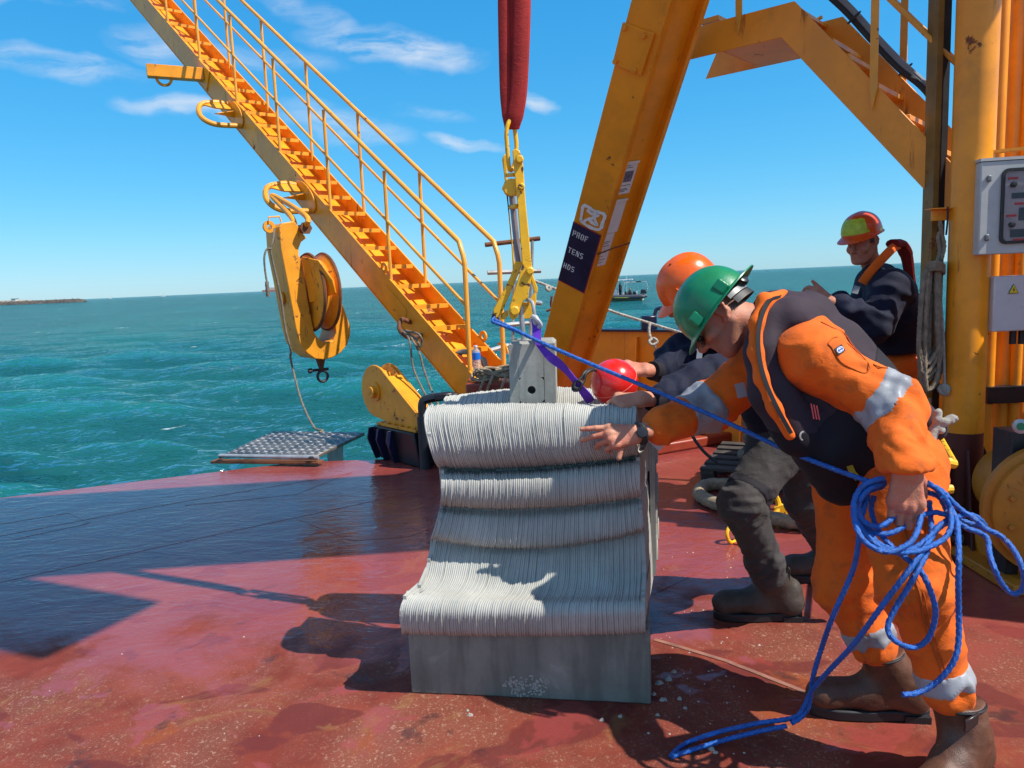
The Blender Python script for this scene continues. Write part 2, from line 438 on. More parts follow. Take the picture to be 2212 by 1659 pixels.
def limb_folds(V, Fq, limbs):
    """creases that wrap round a limb, strongest at the joints: limbs = [(a, b, amp, folds per metre, seed, [(t, width, gain)])]"""
    N = normals(V, Fq); D = np.zeros(len(V))
    for (a, b, amp, fr, seed, foc) in limbs:
        a, b = np.array(a, float), np.array(b, float); d = b-a; L_ = np.linalg.norm(d); d /= L_; q = (V-a)@d; r_ = V-a-q[:,None]*d; dist = np.linalg.norm(r_, axis=1)
        e1 = np.cross(d, (.3, .5, .81)); e1 /= np.linalg.norm(e1); e2_ = np.cross(d, e1); c_, s_ = (r_@e1)/np.maximum(dist, 1e-6), (r_@e2_)/np.maximum(dist, 1e-6)
        n3 = np.stack([(q + .035*c_ - .02*s_)*fr, c_*1.3 + seed, s_*1.3 + q*2], 1); rg = 1-2.2*np.abs(vnoise(n3, 1.0, seed)); rg2 = vnoise(n3*np.array((2.2, 1.4, 1.4)), 1.0, seed+3)
        wgt = np.zeros(len(V)) + .22
        for (tc, wd, gn) in foc: wgt += gn*np.exp(-((q/L_-tc)/wd)**2)
        msk = np.clip((.19-dist)/.05, 0, 1)*np.clip((q+.06)/.06, 0, 1)*np.clip((L_+.06-q)/.06, 0, 1); D += amp*(rg+.35*rg2)*wgt*msk
    return V + N*D[:,None]
def surfpt(V, N, px, py, ymax=99, off=.0):
    """visible point of a built surface seen at a photo position"""
    E_ = np.array(EYE); d = V-E_; d /= np.linalg.norm(d, axis=1)[:,None]; r_ = np.array(rayd(px, py).normalized()); c = np.linalg.norm(d-r_, axis=1); near = c < max(.004, c.min()*1.5)
    i = np.where(near)[0]; i = i[np.argmin(V[i, 1])]; return Vector(V[i]) + Vector(N[i])*off, Vector(N[i])
def submesh(V, Fq, mask):
    Fm = Fq[mask]; used = np.unique(Fm); mp = np.full(len(V), -1); mp[used] = np.arange(len(used)); return V[used], mp[Fm]

# ---------------------------------------------------------------- materials
def new_mat(name):
    mt = bpy.data.materials.new(name); mt.use_nodes = True; t = NT(mt.node_tree)
    b = t.n['Principled BSDF']; return mt, t, b
def paint(name, col, rough=.45, var=.18, rust=0.0, rcol=(.10,.03,.012), scale=5.0, bump=.15, metal=0.0, fine=60, spec=.5, dirt=.0, streak=False):
    mt, t, b = new_mat(name); co = t.obj()
    n1 = t.noise(co, scale, 5, .6); n2 = t.noise(co, fine, 4, .6)
    dark = tuple(c*(1-var) for c in col); lite = tuple(min(1, c*(1+var*.6)) for c in col)
    c_ = t.mix(t.ramp(n1, .3, .7), dark, lite)
    rg = t.fmix(n1, rough*.8, min(1, rough*1.25))
    if dirt:
        d_ = t.noise(co, scale*2.3, 6, .65, .4); dm = t.math('MULTIPLY', t.ramp(d_, .52, .75), dirt)
        c_ = t.mix(dm, c_, tuple(c*.35+.02 for c in col))
    if rust:
        r1 = t.noise(co, scale*2.2, 9, .68, .2)
        rm = t.ramp(r1, .72-.22*rust, .76-.2*rust)
        if streak:
            r2 = t.noise(co, scale*2.0, 6, .6, 0, scl=(3.2, 3.2, .45)); rm = t.math('MAXIMUM', rm, t.math('MULTIPLY', t.ramp(r2, .66-.1*rust, .78-.1*rust), .75))
        rc = t.mix(n2, rcol, tuple(c*2.6 for c in rcol))
        c_ = t.mix(rm, c_, rc); rg = t.fmix(rm, rg, .85)
        hgt = t.math('ADD', t.math('MULTIPLY', n2, .35), t.math('MULTIPLY', rm, -.5))
    else: hgt = n2
    t.put(b.inputs['Base Color'], c_); t.put(b.inputs['Roughness'], rg); b.inputs['Metallic'].default_value = metal
    b.inputs['Specular IOR Level'].default_value = spec
    t.put(b.inputs['Normal'], t.bump(hgt, bump, .004))
    return mt
def cloth(name, col, var=.2, dirt=.3, weave=900, rough=.85, fold=.35, dcol=None):
    mt, t, b = new_mat(name); co = t.obj()
    n1 = t.noise(co, 6, 5, .6); n2 = t.noise(co, 14, 6, .65, .5); wv = t.noise(co, weave, 2, .5)
    c_ = t.mix(t.ramp(n1, .3, .7), tuple(c*(1-var) for c in col), tuple(min(1, c*(1+var*.5)) for c in col))
    c_ = t.mix(t.math('MULTIPLY', t.ramp(n2, .50, .68), dirt), c_, dcol or tuple(c*.35+.01 for c in col))
    c_ = t.mix(.12, c_, t.mix(wv, tuple(c*.6 for c in col), tuple(min(1, c*1.4) for c in col)))
    t.put(b.inputs['Base Color'], c_); b.inputs['Roughness'].default_value = rough
    b.inputs['Specular IOR Level'].default_value = .25
    b.inputs['Sheen Weight'].default_value = .03
    f1 = t.noise(co, 17, 5, .6, 1.4, scl=(1, 1, 1.7)); rid = t.math('ABSOLUTE', t.math('SUBTRACT', f1, .5))
    f2 = t.noise(co, 48, 3, .55, 1.6, scl=(1, 1, 1.5)); rid = t.math('ADD', rid, t.math('MULTIPLY', t.math('ABSOLUTE', t.math('SUBTRACT', f2, .5)), .45)); hgt = t.math('ADD', t.math('MULTIPLY', rid, 1.0), t.math('MULTIPLY', wv, .03))
    t.put(b.inputs['Normal'], t.bump(hgt, min(1, fold*1.0), .012)); return mt
def plain(name, col, rough=.5, metal=0.0, spec=.5, emit=None):
    mt, t, b = new_mat(name); co = t.obj(); n1 = t.noise(co, 30, 4, .6)
    t.put(b.inputs['Base Color'], t.mix(n1, tuple(c*.82 for c in col), tuple(min(1, c*1.12) for c in col)))
    b.inputs['Roughness'].default_value = rough; b.inputs['Metallic'].default_value = metal; b.inputs['Specular IOR Level'].default_value = spec
    return mt
M = {}
YEL = (.88, .315, .009)
M['yellow'] = paint('yellow_steel_paint', YEL, .40, .20, .40, scale=2.8, bump=.28, dirt=.28, streak=True)
M['yellow_worn'] = paint('worn_yellow_paint', (.80, .31, .012), .45, .14, .55, scale=5, bump=.25, dirt=.25, streak=True)
M['yellow_rail'] = paint('yellow_rail_paint', (.80, .34, .03), .45, .15, .42, scale=4, bump=.2)
M['hook_yellow'] = paint('chipped_hook_yellow', (.86, .46, .012), .42, .12, .72, rcol=(.045,.018,.01), scale=11, bump=.35)
M['orange_leg'] = paint('orange_yellow_leg_paint', (.88, .305, .008), .40, .16, .30, scale=2.6, bump=.28, dirt=.26, streak=True)
M['rust'] = paint('rusty_steel', (.16, .055, .02), .8, .4, .6, scale=9, bump=.5)
M['dark_steel'] = paint('dark_greasy_steel', (.035, .034, .036), .5, .3, .35, rcol=(.06,.03,.018), scale=8, bump=.3, metal=.3)
M['black'] = paint('black_paint', (.012, .013, .018), .4, .3, .1, scale=7, bump=.2)
M['navy_paint'] = paint('navy_paint', (.010, .013, .045), .35, .3, .25, scale=6, bump=.2)
M['galv'] = paint('galvanised_steel', (.46, .46, .46), .42, .22, .3, rcol=(.16,.08,.04), scale=9, bump=.2, metal=.6)
M['brown_paint'] = paint('oxide_brown_paint', (.085, .018, .012), .5, .25, .2, scale=4, bump=.2, dirt=.3)
M['red_paint'] = paint('red_oxide_paint', (.30, .045, .022), .38, .25, .15, scale=4, bump=.2, dirt=.3)
M['grey_box'] = paint('grey_enamel', (.48, .49, .47), .45, .07, .0, scale=5, bump=.05, dirt=.25)
M['white_box'] = paint('light_grey_enamel', (.58, .58, .60), .5, .06, .03, scale=9, bump=.05, dirt=.2)
M['rubber'] = plain('black_rubber', (.014, .014, .016), .55)
M['plastic_black'] = plain('black_plastic', (.018, .018, .02), .35)
M['white_paint'] = paint('white_paint', (.74, .73, .70), .5, .1, .1, scale=10, bump=.1, dirt=.25)
M['paper'] = paint('laminated_paper', (.72, .70, .72), .35, .05, 0, scale=12, bump=.05, dirt=.12)
M['ink'] = plain('print_ink', (.03, .03, .05), .6)
M['tan_rope'] = paint('tan_rope_fibre', (.33, .25, .165), .9, .3, 0, scale=30, bump=.6, fine=420, dirt=.35, spec=.1)
M['grey_rope'] = paint('weathered_grey_rope', (.21, .18, .14), .9, .3, 0, scale=30, bump=.6, fine=420, dirt=.35, spec=.1)
M['pale_rope'] = paint('pale_mooring_rope', (.42, .40, .34), .9, .25, 0, scale=30, bump=.5, fine=420, dirt=.35, spec=.1)
M['blue_rope'] = paint('blue_polyprop_rope', (.002, .105, .44), .34, .25, 0, scale=40, bump=.7, fine=500, spec=.6)
M['concrete'] = None
M['skin'] = None
# ================================================================ SETTING
SEA_Z = -1.4
# ---- sea: one sheet from under the hull to the horizon, with real waves
def make_sea():
    th = np.concatenate([np.linspace(-180, -47, 36)[:-1], np.linspace(-47, 47, 720), np.linspace(47, 180, 36)[1:-1]])*math.pi/180
    r = np.concatenate([1/np.linspace(1/4.0, 1/330, 500), 330*np.geomspace(1.04, 100, 60)])
    T, RR = np.meshgrid(th, r); X = RR*np.sin(T); Y = RR*np.cos(T); Z = np.zeros_like(X); S = np.zeros_like(X)
    g = np.random.default_rng(3); sp = np.gradient(r)[:, None]*np.ones_like(X)
    dX = np.zeros_like(X); dY = np.zeros_like(X)
    for i in range(90):
        lam = .35*(14/.35)**g.random(); a = min(.0062*lam, .026)*(.5+1.0*g.random())
        dirn = R(197) + g.normal(0, .42); k = 2*math.pi/lam; ph = g.random()*6.28
        kx, ky = k*math.sin(dirn), k*math.cos(dirn)
        att = np.clip(1.6 - 4.2*sp*abs(math.cos(dirn))/lam, 0, 1)*np.clip(1.4-RR*.0022/lam, 0, 1)
        arg = kx*X + ky*Y + ph; Z += a*att*np.cos(arg); dX -= a*att*.7*math.sin(dirn)*np.sin(arg); dY -= a*att*.7*math.cos(dirn)*np.sin(arg)
    V = np.stack([X+dX, Y+dY, Z+SEA_Z], -1).reshape(-1, 3); nr, nt = X.shape
    i = np.arange(nr-1)[:,None]*nt; j = np.arange(nt)[None,:]; j2 = (j+1) % nt
    Fq = np.stack([i+j, i+nt+j, i+nt+j2, i+j2], -1).reshape(-1, 4)[:, ::-1]
    mt, t, b = new_mat('sea_water'); co = t.obj()
    n1 = t.noise(co, 1.25, 1.5, .5, .5, scl=(.5, 1.0, 1)); n2 = t.noise(co, 3.9, 1.5, .5, .4, scl=(.5, 1, 1)); n3 = t.noise(co, .045, 4, .6)
    big = t.ramp(n3, .35, .65)
    z = t.node('ShaderNodeSeparateXYZ'); t.put(z.inputs[0], co)
    crest = t.ramp(z.outputs[2], SEA_Z-.05, SEA_Z+.22)
    base = t.mix(big, (.008, .078, .082), (.011, .106, .098))
    base = t.mix(t.math('MULTIPLY', crest, .75), base, (.009, .135, .125))
    # whitecaps: broken foam on a few crests
    f1 = t.noise(co, .17, 7, .66, .9, scl=(.5, 1.1, 1)); f2 = t.noise(co, 2.3, 5, .7)
    fm = t.math('MULTIPLY', t.ramp(f1, .655, .69), t.ramp(f2, .46, .60))
    f3 = t.noise(co, .021, 6, .74, .5, scl=(.35, 1.6, 1)); fm = t.math('MAXIMUM', fm, t.math('MULTIPLY', t.math('MULTIPLY', t.ramp(f3, .66, .70), t.ramp(t.noise(co, .35, 4, .7), .50, .62)), .7))
    rd = lambda v: t.math('SUBTRACT', 1.0, t.math('MULTIPLY', t.math('ABSOLUTE', t.math('SUBTRACT', v, .5)), 2.0))
    n3b = t.noise(co, 9.5, 1, .5, .3, scl=(.5, 1, 1)); h = t.math('ADD', t.math('MULTIPLY', rd(n1), .75), t.math('MULTIPLY', rd(n2), .30)); h = t.math('ADD', h, t.math('MULTIPLY', n3b, .10)); nb = t.bump(h, 1.0, .42)
    t.n.remove(b); out = t.n['Material Output']
    df = t.node('ShaderNodeSubsurfaceScattering', falloff='BURLEY'); df.inputs['Scale'].default_value = 5.0; df.inputs['Radius'].default_value = (1, 1, 1); t.put(df.inputs[0], t.mix(fm, base, (.72, .78, .78))); up_n = t.node('ShaderNodeCombineXYZ'); up_n.inputs[2].default_value = 1; t.put(df.inputs['Normal'], up_n.outputs[0])     # light welling up out of the water does not follow the ripples
    gl_ = t.node('ShaderNodeBsdfGlossy'); gl_.inputs['Roughness'].default_value = .07; t.put(gl_.inputs['Normal'], nb)
    fr = t.node('ShaderNodeFresnel'); fr.inputs[0].default_value = 1.33; t.put(fr.inputs[1], nb)
    fac = t.math('MULTIPLY', t.math('MINIMUM', t.math('MULTIPLY', fr.outputs[0], 1.15), .62), t.math('SUBTRACT', 1.0, fm))     # wave slopes keep the mean reflectance low at grazing view
    mx = t.node('ShaderNodeMixShader'); t.put(mx.inputs[0], fac); t.l.new(df.outputs[0], mx.inputs[1]); t.l.new(gl_.outputs[0], mx.inputs[2]); t.l.new(mx.outputs[0], out.inputs[0])
    return struct(npmesh('sea', V, Fq, mt))
make_sea()

# ---- deck
def deck_material():
    mt, t, b = new_mat('red_oxide_deck'); co = t.obj()
    sep = t.node('ShaderNodeSeparateXYZ'); t.put(sep.inputs[0], co)
    big = t.noise(co, .9, 5, .6, .6); mid = t.noise(co, 4.5, 6, .62, .4); fine = t.noise(co, 38, 5, .7); spk = t.noise(co, 62, 3, .6, .6, scl=(1, .8, 1))
    red = t.mix(t.ramp(mid, .3, .72), (.138, .022, .013), (.215, .037, .020))
    red = t.mix(t.math('MULTIPLY', t.ramp(big, .48, .66), .6), red, (.25, .064, .034))
    dust = t.noise(co, 1.7, 6, .66, .8); patch = t.noise(co, 2.6, 3, .5, .35, scl=(.8, 1.25, 1))
    bare = t.ramp(patch, .56, .59)                                     # smoother, newer patches of paint
    wetn = t.math('ADD', t.math('MULTIPLY', sep.outputs[1], .42), t.math('MULTIPLY', t.math('SUBTRACT', big, .5), 1.5))
    wetn = t.math('ADD', wetn, t.math('MULTIPLY', t.math('SUBTRACT', dust, .5), .9))
    wet = t.math('MAXIMUM', t.ramp(wetn, 1.16, 1.42), t.math('MULTIPLY', t.ramp(t.noise(co, 3.3, 4, .6, .5), .57, .62), .85))
    rip = t.noise(co, 3.2, 5, .62, 1.0, scl=(.8, 1.25, 1)); pud = t.math('MULTIPLY', wet, t.ramp(rip, .36, .58))
    spk2 = t.noise(co, 120, 3, .65, .4); worn = t.ramp(dust, .36, .62)
    scuff = t.math('MAXIMUM', t.math('MULTIPLY', t.ramp(spk, .57, .68), .55), t.math('MULTIPLY', t.ramp(spk2, .56, .70), .6))
    scuff = t.math('MULTIPLY', t.math('MULTIPLY', scuff, worn), t.math('SUBTRACT', 1.0, t.math('MULTIPLY', bare, .9)))
    scuff = t.math('MULTIPLY', scuff, t.fmix(wet, 1.0, .12))
    c_ = t.mix(t.math('MULTIPLY', worn, .40), red, (.19, .080, .050)); c_ = t.mix(t.math('MULTIPLY', bare, .75), c_, (.115, .020, .018))
    c_ = t.mix(scuff, c_, (.46, .29, .20))
    ye = t.math('MULTIPLY', t.ramp(t.noise(co, 2.4, 7, .7, 1.0),   .56, .66), .55); c_ = t.mix(ye, c_, (.24, .115, .04))
    rst = t.math('MULTIPLY', t.ramp(t.noise(co, 1.3, 6, .66, .7), .60, .70), .6); c_ = t.mix(rst, c_, (.26, .060, .012))
    oil = t.math('MULTIPLY', t.ramp(t.noise(co, 4.1, 5, .6, .3), .60, .68), .65); c_ = t.mix(oil, c_, (.035, .016, .016))
    c_ = t.mix(t.math('MULTIPLY', wet, .55), c_, (.30, .044, .038))
    t.put(b.inputs['Base Color'], c_); t.put(b.inputs['Roughness'], t.fmix(fine, .55, .85)); b.inputs['Specular IOR Level'].default_value = .22
    hd = t.math('ADD', t.math('MULTIPLY', fine, .6), t.math('MULTIPLY', mid, .25)); hd = t.math('ADD', hd, t.math('MULTIPLY', scuff, -.25)); t.put(b.inputs['Normal'], t.bump(hd, .40, .008))
    # film of water lying over the paint
    amp_ = t.ramp(t.noise(co, 1.9, 3, .6, .8), .38, .66); wav = t.noise(co, 9, 3, .6, 1.6, scl=(.55, 1.3, 1)); wav2 = t.math('MULTIPLY', t.noise(co, 34, 3, .6, 1.0, scl=(.6, 1.2, 1)), amp_)
    hw = t.math('ADD', t.math('MULTIPLY', wav, .55), t.math('MULTIPLY', wav2, t.fmix(pud, .30, .10))); hw = t.math('ADD', hw, t.math('MULTIPLY', rip, .8))
    t.put(b.inputs['Coat Weight'], t.fmix(wet, t.math('MULTIPLY', oil, .5), 1.0)); t.put(b.inputs['Coat Roughness'], t.fmix(pud, .20, .05)); b.inputs['Coat IOR'].default_value = 1.40
    t.put(b.inputs['Coat Normal'], t.bump(hw, .55, .013))
    return mt
M['deck'] = deck_material()
edge = [(-9, 3.87), (-4.014, 5.758), (-1.926, 6.544), (-.653, 6.50), (.30, 7.95), (3.0, 5.68), (8, 1.5), (8, -7), (-9, -7)]
mb = MB(); mb.prism([(x, y, -.35) for x, y in edge], (0, 0, .35)); deck = struct(mb.build('deck', M['deck'], None, bevel=.012, seg=2))
mb = MB(); mb.prism([(x*.992, y*.992, -2.6) for x, y in edge], (0, 0, 2.246)); struct(mb.build('hull', M['black'], None))
# rubbing bar along the open edge
def seam(pts, wdt=.012, h=.004, mat='deck'):
    if mat == 'deck': wdt *= .7; h = .0016
    s = MB(); pts = resample(pts, .05)
    pts = [p + Vector((random.uniform(-.0015, .0015), random.uniform(-.0015, .0015), 0)) for p in pts]
    s.strap([p + Vector((0, 0, h/2)) for p in pts], wdt, h, [Vector((0,0,1)).cross(pts[min(i+1, len(pts)-1)]-pts[max(0, i-1)]) for i in range(len(pts))])
    return s.build('weld_seam', M[mat], deck, smooth=None)
M['seam_worn'] = paint('scuffed_weld', (.27, .12, .085), .7, .3, .3, scale=9, bump=.4)
M['seam_dark'] = paint('dark_weld', (.13, .024, .02), .5, .3, .3, scale=9, bump=.4)
seam([G(1414, 1382), G(1560, 1425), G(1725, 1490), G(1900, 1556)], .020, .003, 'seam_worn')
seam([G(1420, 1279), G(1600, 1193), G(1780, 1110)], .012, .005, 'deck')
seam([G(1700, 1487), G(2212, 1330)], .012, .005, 'deck')
seam([G(0, 1158), G(330, 1095), G(760, 1022)], .012, .005, 'deck')
seam([G(0, 1258), G(420, 1165), G(900, 1062)], .010, .004, 'deck')
seam([G(400, 1000+92), G(640, 1068), G(760, 1020)], .010, .004, 'deck')
seam([G(640, 1120), G(760, 1168), G(880, 1160), G(950, 1135)], .012, .005, 'deck')
seam([G(0, 1132), G(150, 1108), G(195, 1130), G(30, 1165)], .010, .004, 'deck')
seam([(-6, 1.0, 0), (6, 1.9, 0)], .012, .005, 'deck')
# small raised coaming beyond the pallet
co_ = MB(); 
cA, cB = G(1395, 985), G(1545, 950); cA.z = cB.z = 0
co_.beam(cA+Vector((0,0,.045)), cB+Vector((.5,.12,.045)), .10, .09); co_.beam(G(1440,955)+Vector((0,0,.07)), G(1545,935)+Vector((0.4,0,.07)), .16, .14)
solo(co_, 'hatch_coaming', 'low red painted coaming on the deck beyond the wooden pallet', 'coaming', M['red_paint'], bevel=.02, seg=3)

# ---- horizon things
def breakwater():
    L = 150; n = 260; a = P(-60, 654, 900); bq = P(183, 646.5, 760); a.z = bq.z = SEA_Z
    prof = [(-7, -1.5), (-5, .6), (-3, 2.0), (-1, 2.7), (1.2, 2.9), (3, 2.1), (5, .5), (7, -1.5)]
    ax = (bq-a).normalized(); sd = Vector((-ax.y, ax.x, 0)); vs = []; fs = []; m_ = len(prof); g = np.random.default_rng(5)
    for i in range(n):
        c = a.lerp(bq, i/(n-1)); taper = min(1, (n-1-i)/8+.12)
        for (u, v) in prof:
            vs.append(c + sd*(u*taper + g.normal(0, .5)) + Vector((0, 0, v*taper*1.1 + g.normal(0, .5))) + ax*g.normal(0, .3))
    for i in range(n-1):
        for k in range(m_-1): fs.append((i*m_+k, i*m_+k+1, (i+1)*m_+k+1, (i+1)*m_+k))
    s = MB(); s.add(vs, fs)
    return solo(s, 'breakwater', 'long dark rock breakwater low on the far left horizon', 'breakwater', paint('breakwater_rock', (.085, .072, .062), .9, .4, 0, scale=.4, bump=.4, fine=3), smooth=10)
breakwater()
s = MB(); c = P(10, 649, 930); c.z = SEA_Z
s.ell(c + Vector((0, 8, 0)), (48, 16, 5.2)); 
solo(s, 'islet', 'low sandy islet behind the rock breakwater', 'islet', paint('sandy_ground', (.30, .24, .16), .9, .35, 0, scale=.1, bump=.3, fine=1))
t_ = thing('hut', 'tiny pale hut on the islet at the far left', 'hut', c + Vector((13, 0, 4.6)))
s = MB(); s.box((c.x+10, c.y-3, c.z+3), (c.x+15, c.y+3, c.z+6.6)); s.build('wall', M['grey_box'], t_)
s = MB(); s.box((c.x+9.6, c.y-3.5, c.z+6.6), (c.x+15.4, c.y+3.5, c.z+7.0)); s.build('roof', M['dark_steel'], t_)
def far_boat(px, py, dist, hgt, label, col):
    p = P(px, py, dist); p.z = SEA_Z; t_ = thing('distant_boat', label, 'boat', p, None)
    s = MB(); L = hgt*.9; s.prism([p+Vector((-L/2,0,.9)), p+Vector((L/2,0,.9)), p+Vector((L*.4,0,0)), p+Vector((-L*.42,0,0))], (0, 1.6, 0)); s.build('hull', M[col], t_)
    s = MB(); s.cyl(p+Vector((0,.8,.9)), p+Vector((0,.8,hgt)), .12, 6); s.build('mast', M['white_paint'], t_)
    s = MB(); s.prism([p+Vector((.15,.75,1.4)), p+Vector((L*.45,.75,1.5)), p+Vector((.15,.75,hgt*.96))], (0,.1,0)); s.build('sail', M['white_paint'], t_)
far_boat(237, 637.5, 2600, 13, 'tiny white sail just right of the rock breakwater', 'white_paint')
far_boat(352, 633.5, 2300, 17, 'tiny white sailing boat alone on the open horizon', 'white_paint')
p = P(583, 622, 2400); p.z = SEA_Z; t_ = thing('distant_ship', 'tiny reddish ship on the horizon beside the hanging rope tail', 'ship', p)
s = MB(); s.prism([p+Vector((-26,0,6)), p+Vector((30,0,6)), p+Vector((26,0,0)), p+Vector((-24,0,0))], (0, 9, 0)); s.build('hull', paint('ship_red', (.36,.16,.12), .6), t_)
s = MB(); s.box((p.x-4, p.y+1, 4.0), (p.x+22, p.y+8, 12)); s.build('superstructure', paint('ship_buff', (.5,.38,.33), .6), t_)
s = MB(); s.cyl((p.x+8, p.y+4, 12), (p.x+8, p.y+4, 19), .8, 8); s.build('funnel', M['white_paint'], t_)
# ================================================================ STEELWORK
def disc_pts(c, u, v, r, n=20, a0=0, a1=2*math.pi):
    return [V3(c) + V3(u)*r*math.cos(a0+(a1-a0)*k/n) + V3(v)*r*math.sin(a0+(a1-a0)*k/n) for k in range(n)]
def bolt(root, p, nrm, r=.016, h=.014, mat='yellow'):
    s = MB(); s.lathe([(r, -.002), (r, h*.8), (r*.8, h)], p, nrm, 6); return s.build('bolt', M[mat], root)

# ---- stair boom: inclined channel with steps between its side plates and rails on both sides
A0 = P(1019, 806, 6.3); A1 = P(321, 0, 11.6)
ax = (A1-A0).normalized(); lat = Vector((ax.y, -ax.x, 0)).normalized(); nrm = lat.cross(ax).normalized()
if nrm.z < 0: nrm = -nrm
L = (A1-A0).length; LX = L + 2.6; SW = .40; FD = .27; s0 = -.42
boom = thing('stair_boom', 'yellow inclined boom with steps and handrails rising to the upper left', 'boom', Vector((A0.x, A0.y, 0)))
def bp(s, b=0., n=0.): return A0 + ax*s + lat*b + nrm*n
for b0 in (0, SW):
    s = MB(); s.obox(bp((LX+s0)/2, b0, -FD/2), ax*(LX-s0)/2, lat*.008, nrm*FD/2); s.build('side_plate', M['yellow'], boom, bevel=.003)
    s = MB(); s.obox(bp((LX+s0)/2, b0+(.02 if b0 == 0 else -.02), -FD-.006), ax*(LX-s0)/2, lat*.034, nrm*.006); s.build('lower_flange', M['yellow'], boom, bevel=.002)
s = MB(); s.obox(bp((LX+s0)/2, SW/2, -FD*.62), ax*(LX-s0)/2, lat*(SW/2-.0095), nrm*.005); s.build('bottom_plate', M['yellow'], boom)
st = .02; k = 0; stations = []
while st < LX-.4:
    stations.append(st); st += .335 if k < 18 else .6; k += 1
hz = Vector((ax.x, ax.y, 0)).normalized()
for st in stations:
    s = MB(); dp = .105; c = bp(st, SW/2, -.035)
    s.obox(c - hz*dp*.1, lat*(SW/2-.010), hz*dp/2, Vector((0,0,.004))); 
    tr = s.build('tread', M['yellow'], boom)
    s = MB(); s.obox(c - hz*(dp*.6) + Vector((0,0,-.016)), lat*(SW/2-.012), hz*.004, Vector((0,0,.018))); s.build('lip', M['yellow'], tr)
# rails
RH = 1.02
for bi, b0 in enumerate((.012, SW-.012)):
    top = []; mid = []
    foot = bp(0.03, b0, -.02)
    s = MB(); kn = foot + Vector((0,0,RH-.10)); 
    slope0 = bp(.18, b0) + Vector((0,0,RH)); end = bp(LX, b0) + Vector((0,0,RH))
    s.tube([foot + Vector((0,0,-.12)), kn - Vector((0,0,.02)), kn + Vector((0,0,.05)) + hz*.015, slope0 - ax*.06, slope0, end], .021, 10); s.build('top_rail', M['yellow_rail'], boom)
    s = MB(); s.tube([bp(.05, b0)+Vector((0,0,RH*.52)), bp(LX, b0)+Vector((0,0,RH*.52))], .014, 8); s.build('middle_rail', M['yellow_rail'], boom)
    for st in np.arange(1.35, LX-.3, 1.28):
        s = MB(); q = bp(st, b0, -.10 if bi == 0 else -.06); s.tube([q, q+Vector((0,0,RH+.08 if bi == 0 else RH+.05))], .017, 8); s.build('rail_post', M['yellow_rail'], boom)
# lugs on the near plate: a bracket beam with a ring, two horn cleats, a half ring, an oval patch
def horn(st):
    c = bp(st, -.008, -FD*.50); out = -lat
    r_ = MB(); pl = disc_pts(c + out*.004, ax, nrm, 1, 24)
    pl = [c + out*.003 + (p - c - out*.004).dot(ax)*ax*.27 + (p - c - out*.004).dot(nrm)*nrm*.125 for p in pl]; r_.prism(pl, out*.016)
    pr = r_.build('pad_plate', M['yellow'], boom, bevel=.003)
    s = MB(); pts = spline([c + ax*.20 + nrm*.02, c + ax*.21 + out*.16 + nrm*.03, c + ax*.16 + out*.36 - nrm*.0, c - ax*.02 + out*.42 - nrm*.06, c - ax*.15 + out*.30 - nrm*.09, c - ax*.20 + out*.0 - nrm*.06], 8)
    s.tube(pts, .030, 10); s.build('horn', M['yellow_worn'], boom)
    s = MB(); s.prism([c + ax*.20 + nrm*.02, c + ax*.20 + out*.15 + nrm*.03, c + ax*.14 + out*.33, c + ax*.06 + out*.22 + nrm*.01, c + ax*.05 + nrm*.02], nrm*.014); s.build('horn_web', M['yellow'], boom)
    s = MB(); s.prism([c - ax*.02 + nrm*.05, c - ax*.02 + out*.26 - nrm*.02, c - ax*.02 - nrm*.04], ax*.012); s.build('gusset', M['yellow'], boom)
    return c
def station_at(px, py):      # boom station whose near edge comes closest to a photo position
    best = min(np.arange(-.3, LX, .02), key=lambda q: (lambda v: (v[0]-px)**2+(v[1]-py)**2)(proj(bp(q, 0, -FD/2))))
    return float(best)
def proj(p):
    d = p-EYE; z = d.dot(F0); return (1106+FPX*d.dot(RIGHT)/z, 829.5-FPX*d.dot(UP)/z)
sH1 = station_at(655, 430); sH2 = station_at(505, 250); sB = station_at(432, 172); sRing = station_at(900, 710); sOv = station_at(843, 660)
hc = horn(sH1); horn(sH2)
c = bp(sB, -.01, -FD*.45)
s = MB(); s.obox(c - lat*.006, ax*.19, lat*.010, nrm*.13); s.build('end_plate', M['yellow'], boom, bevel=.003)
s = MB(); hd = Vector((-.93, -.37, .02)).normalized(); s.beam(c, c + hd*.66, .13, .15); s.build('bracket_beam', M['yellow'], boom, bevel=.006)
s = MB(); q = c + hd*.47 + Vector((0,0,-.075)); s.torus(q, hd.cross(ZUP), .085, .018, 16, 8, math.pi, 2*math.pi); s.build('bracket_ring', M['yellow_worn'], boom)
c = bp(sRing, -.01, -FD*.55)
s = MB(); s.tube(spline([c+ax*.11, c+ax*.12-lat*.10+nrm*.03, c+ax*.02-lat*.17, c-ax*.08-lat*.12-nrm*.02, c-ax*.09], 6), .021, 10); s.build('half_ring', M['rust'], boom); ring_c = c - lat*.13
c = bp(sOv, -.009, -FD*.5)
ov = [c + ax*(.17 if math.cos(a) > 0 else -.17) + (ax*math.cos(a)+nrm*math.sin(a))*.055 for a in np.linspace(0, 2*math.pi, 25)[:-1]]
s = MB(); s.prism(ov, -lat*.006); s.build('oval_patch', M['yellow'], boom, bevel=.002)
for st, b0 in ((station_at(838, 595), .0), (.42, SW)):
    c = bp(st, b0, .03); o_ = disc_pts(c, ax, nrm, .05, 16); i_ = disc_pts(c, ax, nrm, .024, 16); s = MB(); s.ringprism(o_, i_, lat*.016); s.build('lifting_eye', M['yellow'], boom)
